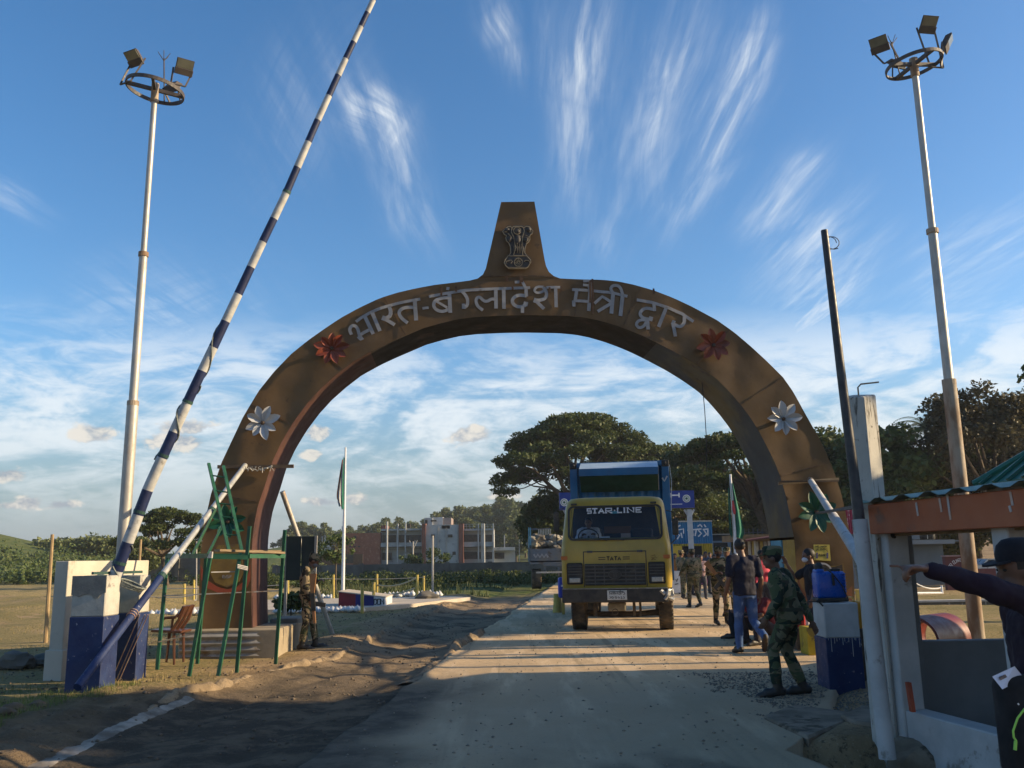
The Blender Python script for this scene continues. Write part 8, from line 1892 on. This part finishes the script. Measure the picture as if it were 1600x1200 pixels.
    if skirt: loft(g_, [((0, 0, .12), .26, .22), ((0, 0, .5), .22, .19), (P_, .165, .12), (P_ + Vector((0, 0, .08)), .15, .11)])
    else:
        loft(g_, [(P_ - Vector((0, 0, .10)), .150, .115), (P_, .165, .12), (P_ + Vector((0, 0, .09)), .158, .115)])
        for a in 'lr': limb(g_, [J['h' + a], J['h' + a].lerp(J['k' + a], .5), J['k' + a], J['k' + a].lerp(J['a' + a], .5), J['k' + a].lerp(J['a' + a], .80 if boots else .97)], [.100, .088, .070, .068, .058])
    remesh(g_, 'trousers' if not skirt else 'skirt', legs, t, vox * .9, .012, 2, 10)
    for a in 'lr':
        s_ = L(); A_j, T_ = J['a' + a], J['t' + a]; fdv = (T_ - A_j); fdv.normalize(); heel = A_j - fdv * .05 - Vector((0, 0, .035))
        if boots: limb(s_, [J['k' + a].lerp(A_j, .62), A_j], [.056, .052])
        limb(s_, [heel, A_j.lerp(T_, .5) - Vector((0, 0, .01)), T_ + fdv * .05 + Vector((0, 0, .004))], [.042, .047, .040]); sd2 = Vector((0, 0, -.052)); s_.ell(heel + sd2 * .3 + fdv * .01, (.042, .05, .034)); limb(s_, [A_j.lerp(T_, .2) + sd2 * .4, A_j.lerp(T_, .75) + Vector((0, 0, .018))], [.046, .044])
        remesh(s_, 'boot' if boots else 'shoe', shoe or m_boot, t, min(vox, .016), .002, 1)
    if hat != 'bald':
        h = L(); h.ell(Hc + U_ * .034 - F_ * .014, (.084, .100, .098), R_, 20, 12); inv = R_.inverted()
        if hat is None or hat == 'hair' or hat == 'cap':
            h.v = [tuple(v) for v in h.v]
            vs = []
            for v in h.v:
                q = inv @ (Vector(v) - Hc)
                if q.y > .055 and q.z < .055: q.y = min(q.y, .03); q *= .8
                if q.z < -.055: q.z = -.05
                vs.append(tuple(Hc + R_ @ q))
            h.v = vs
        if not hat or hat != 'helmet': h.build('hair', m_hair, t, smooth=True)
        if hat in ('cap', 'fieldcap', 'helmet', 'hat'):
            c = L(); n = 20; prof = {'cap': [(1.0, .040), (1.03, .075), (.93, .115), (.68, .142), (.3, .152)], 'fieldcap': [(1.0, .035), (1.02, .09), (1.02, .118), (.8, .138), (.3, .142)], 'helmet': [(1.05, .03), (1.05, .08), (.9, .12), (.6, .145), (.2, .152)], 'hat': [(1.0, .03), (.98, .09), (.9, .125), (.6, .14), (.2, .143)]}[hat]
            vs = []; fs = []
            for r_, zz in prof:
                for kk in range(n): a = 2 * PI * kk / n; vs.append(Hc - F_ * .012 + R_ @ Vector((.090 * r_ * math.cos(a), .108 * r_ * math.sin(a), zz)))
            for i in range(len(prof) - 1):
                for kk in range(n): fs.append((i * n + kk, i * n + (kk + 1) % n, (i + 1) * n + (kk + 1) % n, (i + 1) * n + kk))
            fs.append(tuple((len(prof) - 1) * n + kk for kk in range(n))); fs.append(tuple(range(n))); c._add(vs, fs)
            if hat == 'hat':
                vs = []; fs = []
                for r_, zz in ((1.0, .038), (1.5, .02), (1.5, .014), (1.0, .03)):
                    for kk in range(n): a = 2 * PI * kk / n; vs.append(Hc - F_ * .012 + R_ @ Vector((.088 * r_ * math.cos(a), .106 * r_ * math.sin(a), zz)))
                for i in range(3):
                    for kk in range(n): fs.append((i * n + kk, i * n + (kk + 1) % n, (i + 1) * n + (kk + 1) % n, (i + 1) * n + kk))
                c._add(vs, fs)
            else:
                vs = []; m_ = 10
                for zz in (.046, .036):
                    for kk in range(m_ + 1): a = PI * kk / m_; vs.append(Hc - F_ * .012 + R_ @ Vector((.082 * math.cos(a), .09 + .085 * math.sin(a), zz - .02 * math.sin(a))))
                    vs.append(Hc - F_ * .012 + R_ @ Vector((0, .06, zz)))
                q = m_ + 2; c._add(vs, [tuple(range(q)), tuple(range(2 * q - 1, q - 1, -1))] + [(i, i + 1, q + i + 1, q + i) for i in range(m_)])
            c.build('cap' if hat != 'helmet' else 'helmet', hatmat or m_blkp, t, smooth=True, ang=50)
    if mask: mm = L(); mm.ell(Hc + F_ * .045 - U_ * .052, (.060, .062, .052), R_); mm.build('face_mask', mask, t, smooth=True)
    if beard: mm = L(); mm.ell(Hc + F_ * .030 - U_ * .085, (.060, .064, .042), R_); mm.build('beard', m_hair, t, smooth=True)
    return t
def local(t, p): return Vector(p)
# -- near soldier
q = G(1236, 1090); sold = person('soldier in woodland camouflage and cap walking left in the shade by the right pillar', (q.x, q.y, 0), math.radians(66),
    dict(head=(-.02, .10, 1.50), neck=(0, .05, 1.36), chest=(0, .02, 1.20), belly=(0, -.02, 1.02), pelvis=(0, -.05, .88), sl=(-.19, .05, 1.32), sr=(.19, .0, 1.31), el=(-.25, .03, 1.05), er=(.26, -.14, 1.04), wl=(-.23, .16, .86), wr=(.22, -.25, .80),
         hl=(-.09, -.04, .86), hr=(.09, -.05, .86), kl=(-.12, .14, .50), kr=(.10, .02, .48), al=(-.13, .11, .10), ar=(.12, -.13, .10), tl=(-.16, .27, .035), tr=(.13, .04, .035)),
    m_camD, m_camD, m_boot, 'fieldcap', m_camD, vox=.014, face=.25, bulk=1.12, handsm=('relax', 'relax'))
# -- man in navy T-shirt
q = G(1170, 1022); m_denim = M('blue_denim', (.045, .10, .24), (.03, .065, .17), 6, .85, .3, 20, c3=(.16, .22, .34), s3=4, t3=(.55, .68))
person('man in navy T-shirt and blue jeans seen from behind, walking toward the lorry', (q.x, q.y, 0), math.radians(8),
    dict(head=(-.02, .05, 1.62), kl=(-.10, .08, .50), al=(-.11, .07, .09), tl=(-.12, .23, .035), kr=(.12, .03, .50), ar=(.16, -.28, .27), tr=(.17, -.22, .12), wr=(.27, .06, .86), er=(.26, -.05, 1.12), wl=(-.30, .05, .88), el=(-.27, -.05, 1.13), sl=(-.20, -.01, 1.42), sr=(.20, -.01, 1.42)),
    cloth('navy_tshirt', (.014, .014, .028)), m_denim, M('brown_shoe', (.05, .035, .02), (.03, .02, .015), 5, .6), 'hair', vox=.015, long_sleeve=False, bulk=1.08, boots=False, scale=1.03)
# -- soldier on the left
q = G(478, 1016); person('soldier in tan camouflage standing in profile facing right, looking down, beside the scaffold', (q.x, q.y, 0), math.radians(-82),
    dict(head=(0, .10, 1.56), neck=(0, .03, 1.43), el=(-.20, -.02, 1.13), wl=(-.10, .17, 1.20), er=(.21, -.02, 1.12), wr=(.20, .06, .88), kl=(-.10, .10, .50), al=(-.10, .16, .09), tl=(-.10, .33, .035), kr=(.10, .0, .5), ar=(.10, -.07, .09), tr=(.12, .09, .035)),
    m_camL, m_camL, m_boot, 'fieldcap', m_camG, vox=.015, tilt=-.45, bulk=1.15, handsm=('grip', 'relax'), mask=cloth('grey_mask', (.13, .13, .14)))
def rifle(p, d, up, lab, s=1.0):
    p = Vector(p); d = Vector(d).normalized(); up = Vector(up); up = (up - d * up.dot(d)).normalized(); t = thing('rifle', lab, 'rifle', p, 'rifles carried by soldiers'); mw = M('gun_wood', (.30, .15, .06), (.22, .10, .04), 8, .5)
    mb = MB(); mb.beam(p - d * .12 * s, p + d * .18 * s, .045, .07, up=up); mb.tube([p + d * .15 * s, p + d * .52 * s], .011, 8); mb.build('receiver', m_tblk, t)
    mb = MB(); mb.prism([p - d * .12 + up * .03, p - d * .12 - up * .03, p - d * .44 - up * .09, p - d * .45 + up * .03], d.cross(up), .04); mb.build('stock', mw, t); mb = MB(); mb.beam(p + d * .16, p + d * .38, .045, .045, up=up); mb.build('handguard', mw, t)
    mb = MB(); mb.prism([p + d * .02 - up * .03, p + d * .10 - up * .03, p + d * .14 - up * .20, p + d * .07 - up * .21], d.cross(up), .03); mb.build('magazine', m_tblk, t); return t
rifle(P(489, 938, 15.75), (.10, 0, -1), (-1, 0, 0), 'dark rifle with brown stock slung muzzle down on the left soldier')
# -- rifle soldier and others on the road
q = G(1128, 976); person('soldier facing the camera on the road with a brown-stocked rifle across his chest', (q.x, q.y, 0), math.radians(184),
    dict(wl=(-.03, .22, 1.02), el=(-.24, .04, 1.12), wr=(.10, .22, 1.16), er=(.26, .02, 1.14), kl=(-.12, .06, .5), al=(-.12, .0, .09), kr=(.10, .0, .5), ar=(.12, -.06, .09)), m_camL, m_camL, m_boot, 'fieldcap', m_camL, vox=.019, handsm=('grip', 'grip'), bulk=1.15, mask=cloth('dark_mask', (.05, .05, .06)))
rifle(P(1124, 905, 19.35), (.55, -.05, -.85), (.8, 0, .5), 'brown-stocked rifle held diagonally across the soldier on the road')
q = G(1086, 950); person('soldier in dusty camouflage walking away from the camera, nearest the lorry', (q.x, q.y, 0), math.radians(12),
    dict(kl=(-.11, .10, .50), al=(-.12, .10, .09), tl=(-.12, .26, .04), kr=(.10, .04, .5), ar=(.12, -.16, .14), el=(-.30, .02, 1.15), wl=(-.34, .16, 1.02)), m_camG, m_camG, m_boot, 'fieldcap', m_camG, vox=.021, bulk=1.15)
q = G(1067, 936); person('soldier in dusty camouflage farther back, close beside the lorry, looking right', (q.x, q.y, 0), math.radians(-60),
    dict(wl=(-.05, .22, 1.10), el=(-.22, .05, 1.12), kl=(-.10, .1, .5), al=(-.12, .1, .09)), m_camG, m_camG, m_boot, 'fieldcap', m_camG, vox=.024, bulk=1.12)
q = G(1142, 962); person('soldier half hidden behind the man in the navy T-shirt', (q.x, q.y, 0), math.radians(150), None, m_camL, m_camL, m_boot, 'fieldcap', m_camL, vox=.024, bulk=1.12)
# -- man with mask behind the tank, hand on the arch
q = P(1277, 1000, 14.9); pp_ = person('man in dark T-shirt and white mask behind the sprayer tank, one hand against the arch', (q.x, 14.9, 0), math.radians(80),
    dict(head=(0, .04, 1.50), neck=(0, 0, 1.36), chest=(0, 0, 1.20), belly=(0, 0, 1.02), sl=(-.17, 0, 1.30), sr=(.16, .04, 1.28), er=(.16, .26, 1.16), wr=(.10, .37, 1.38), el=(-.22, -.02, 1.04), wl=(-.22, .06, .82)),
    cloth('black_tshirt', (.012, .012, .016)), cloth('dark_trousers', (.03, .03, .04)), m_boot, 'hair', vox=.018, long_sleeve=False, handsm=('relax', 'flat'), mask=cloth('white_mask', (.6, .6, .62)), boots=False, face=.15)
# -- pointing person at the right edge
m_pur = cloth('dark_purple_sweater', (.017, .008, .018)); q = P(1606, 880, 4.3)
pt_ = person('person in black cap and dark purple sweater pointing left, cut by the right edge', (q.x + .02, 4.3, 0), math.radians(90),
    dict(head=(0, .065, 1.455), neck=(0, .0, 1.32), chest=(0, 0, 1.14), belly=(0, 0, .95), pelvis=(0, 0, .82), sl=(-.17, .02, 1.27), sr=(.17, .0, 1.26), el=(-.16, .30, 1.385), wl=(-.135, .55, 1.470), er=(.20, -.02, 1.02), wr=(.10, .03, .90), hl=(-.09, 0, .80), hr=(.09, 0, .80), kl=(-.1, .02, .45), kr=(.1, .02, .45)),
    m_pur, cloth('black_trousers', (.012, .012, .014)), m_boot, 'cap', cloth('black_cap', (.010, .010, .014)), vox=.0095, handsm=('point', 'grip'), beard=True, boots=False, hdir={'l': (0, 1, .10)}, bulk=1.0)
bag = thing('shoulder_bag', 'black bag with lime green zip cord hanging at the pointing person', 'bag', P(1592, 1130, 4.2)); mb = MB(); q = P(1610, 1135, 4.2); mb.rbox(q, (.26, .16, .44), .05, n=3); mb.build('body', cloth('black_canvas', (.012, .012, .013)), bag, smooth=True)
mb = MB(); mb.tube([P(1603, 1105, 4.1), P(1590, 1122, 4.1), P(1583, 1142, 4.1), P(1584, 1152, 4.1), P(1588, 1158, 4.1)], .0045, 6); mb.beam(P(1587, 1158, 4.1), P(1586, 1172, 4.1), .014, .008); mb.build('zip_cord', M('lime_cord', (.35, .65, .10)), bag)
mb = MB(); mb.stroke([P(1590, 1099, 4.1), P(1592, 1101, 4.1)], .006, (0, -1, 0), .003); mb.build('stud', m_wht, bag)
pa = thing('paper', 'white paper with a small photo print held by the pointing person', 'paper', P(1575, 1058, 4.15)); mb = MB(); pc_ = [P(1550, 1057, 4.12), P(1585, 1041, 4.15), P(1600, 1060, 4.2), P(1566, 1077, 4.12)]
nrm_ = (pc_[1] - pc_[0]).cross(pc_[3] - pc_[0]).normalized(); nrm_ = nrm_ if nrm_.y < 0 else -nrm_; mb.prism(pc_, nrm_, .0015); mb.build('sheet', M('white_paper', (.62, .66, .78)), pa)
mb = MB(); mb.prism([p + nrm_ * .002 for p in (P(1560, 1058, 4.12), P(1570, 1053.5, 4.13), P(1573, 1058, 4.135), P(1563, 1063, 4.12))], nrm_, .001); mb.build('photo_print', M('photo_print', (.10, .09, .10), (.25, .18, .14), 60), pa)
# -- people sitting at the arch foot, driver
sitp = dict(head=(0, .16, .92), neck=(0, .10, .78), chest=(0, .06, .62), belly=(0, .02, .42), pelvis=(0, -.02, .26), sl=(-.18, .10, .72), sr=(.18, .10, .72), el=(-.24, .28, .52), er=(.24, .28, .52), wl=(-.12, .44, .50), wr=(.12, .44, .50), hl=(-.1, 0, .26), hr=(.1, 0, .26), kl=(-.17, .38, .50), kr=(.17, .38, .50), al=(-.16, .34, .09), ar=(.16, .34, .09), tl=(-.18, .5, .04), tr=(.18, .5, .04))
q = G(1194, 1006); person('person in dark red shirt squatting at the foot of the right arch leg', (q.x + .05, 16.2, 0), math.radians(110), sitp, cloth('dark_red_shirt', (.16, .02, .02)), cloth('dark_trousers2', (.03, .025, .03)), m_boot, 'hair', vox=.02, boots=False, long_sleeve=False)
q = G(1182, 1000); person('person in grey-brown shirt squatting behind the man in jeans', (q.x, 17.2, 0), math.radians(60), sitp, cloth('brown_shirt', (.10, .07, .05)), cloth('dark_trousers3', (.02, .02, .025)), m_boot, 'hair', vox=.022, boots=False, long_sleeve=False)
dr = dict(head=(0, .05, .72), neck=(0, 0, .60), chest=(0, 0, .42), belly=(0, 0, .24), pelvis=(0, 0, .08), sl=(-.18, 0, .54), sr=(.18, 0, .54), el=(-.25, .22, .34), er=(.25, .20, .34), wl=(-.16, .42, .44), wr=(.12, .40, .44), hl=(-.1, .02, .08), hr=(.1, .02, .08), kl=(-.14, .42, .10), kr=(.14, .42, .10), al=(-.14, .48, -.3), ar=(.14, .48, -.3), tl=(-.14, .6, -.34), tr=(.14, .6, -.34))
dloc = frame_of(TR) @ Vector((-.62, 1.12, 1.58)); person('lorry driver in a pale printed shirt behind the wheel', tuple(dloc), math.radians(180 - 8.5), dr, M('pale_print_shirt', (.62, .62, .66), (.40, .42, .50), 26, .8), cloth('dark_trousers4', (.03, .03, .04)), m_boot, 'hair', vox=.018, boots=False, handsm=('grip', 'grip'), face=-.2)
# -- crowd behind, each a copy of a few prototypes in its own clothes
crowd = []
base_p = [person('x', (0, 700 + i, 0), 0, ps, cloth('proto_shirt', (.2, .2, .2)), cloth('proto_trousers', (.05, .05, .06)), m_boot, ht, vox=.03, boots=False, skirt=sk_, group='people crowding on the road behind the soldiers') for i, (ps, ht, sk_) in enumerate(((None, 'hair', False), (dict(kl=(-.1, .12, .5), al=(-.1, .12, .09), wl=(-.05, .2, 1.1)), 'hair', False), (None, 'hair', True)))]
cl = [(1056, 38, 2, (.42, .16, .04), 170, 'person in orange wrap at the lorry side, leftmost of the crowd'), (1078, 36, 0, (.10, .16, .28), 200, 'person in blue-grey shirt peering past the walking soldier'), (1096, 33, 1, (.30, .20, .20), 175, 'person in dull pink shirt and white headcloth right of the walking soldier'),
      (1104, 37, 0, (.06, .07, .10), 190, 'person in dark shirt, second right of the walking soldier'), (1111, 40, 1, (.25, .27, .30), 165, 'person in light grey shirt just left of the rifle soldier'), (1117, 36, 0, (.05, .10, .22), 185, 'person in deep blue shirt behind the rifle soldier'),
      (1135, 39, 1, (.45, .40, .30), 180, 'person in cream shirt right of the rifle soldier'), (1148, 42, 0, (.03, .03, .035), 200, 'person in black shirt near the flagpole foot'), (1102, 46, 2, (.22, .05, .16), 180, 'person in magenta wrap deep in the crowd'), (1124, 47, 0, (.5, .5, .52), 170, 'person in white shirt deep in the crowd'),
      (1092, 48, 0, (.12, .1, .09), 180, 'person in brown shirt deep in the crowd'), (1191, 23, 1, (.45, .05, .08), 200, 'person in bright red shirt between man in T-shirt and near soldier'), (1199, 24, 0, (.45, .22, .05), 160, 'person in orange shirt close to the near soldier'), (1205, 30, 0, (.05, .09, .2), 180, 'person in blue shirt behind the near soldier, at the blue panel')]
up_ = [0, 0, 0]
for i, (px, Yc_, k, c, rot, lab) in enumerate(cl):
    x = P(px, 900, Yc_).x; src = base_p[k]; o = src if not up_[k] else dup(src); up_[k] += 1; o.location = (x, Yc_, 0); o.rotation_euler = (0, 0, math.radians(rot)); o['label'] = lab; o.scale = (1, 1, .95 + .05 * math.sin(i * 2.3))
    crowd.append((o, c, i))
for o, c, i in crowd:
    for chd in o.children:
        if chd.name.startswith('shirt') or chd.name.startswith('skirt'):
            chd.data = chd.data.copy(); chd.data.materials[0] = cloth('crowd_cloth_%02d' % i, c)
pcard = thing('placard', 'white board with a few dark marks standing beside the lorry', 'board', (P(1057, 915, 30).x, 30, 0)); bx('board', 1050, 1063, 892, 926, 30, .05, m_wht, pcard)
mb = MB(); mb.stroke([P(1056, 905, 29.97), P(1057.5, 909, 29.97), P(1059, 904, 29.97)], .03, (0, -1, 0), .004); mb.stroke([P(1054.5, 913, 29.97), P(1060, 912, 29.97)], .03, (0, -1, 0), .004); mb.build('lettering', m_blkp, pcard)
# ================================================================== the dusty air
hz_ = bpy.data.materials.new('dusty_air'); hz_.use_nodes = True; t = hz_.node_tree; t.nodes.clear()
vp = t.nodes.new('ShaderNodeVolumePrincipled'); vo = t.nodes.new('ShaderNodeOutputMaterial'); t.links.new(vp.outputs[0], vo.inputs['Volume'])
vp.inputs['Color'].default_value = (.86, .90, .95, 1); vp.inputs['Density'].default_value = 0.00038; vp.inputs['Anisotropy'].default_value = 0.2
mb = MB(); mb.box((0, 700, 16.2), (3400, 2500, 35.6)); settag(mb.build('haze', hz_), 'thin dusty haze over the fields toward the far hills', 'haze', kind='stuff')
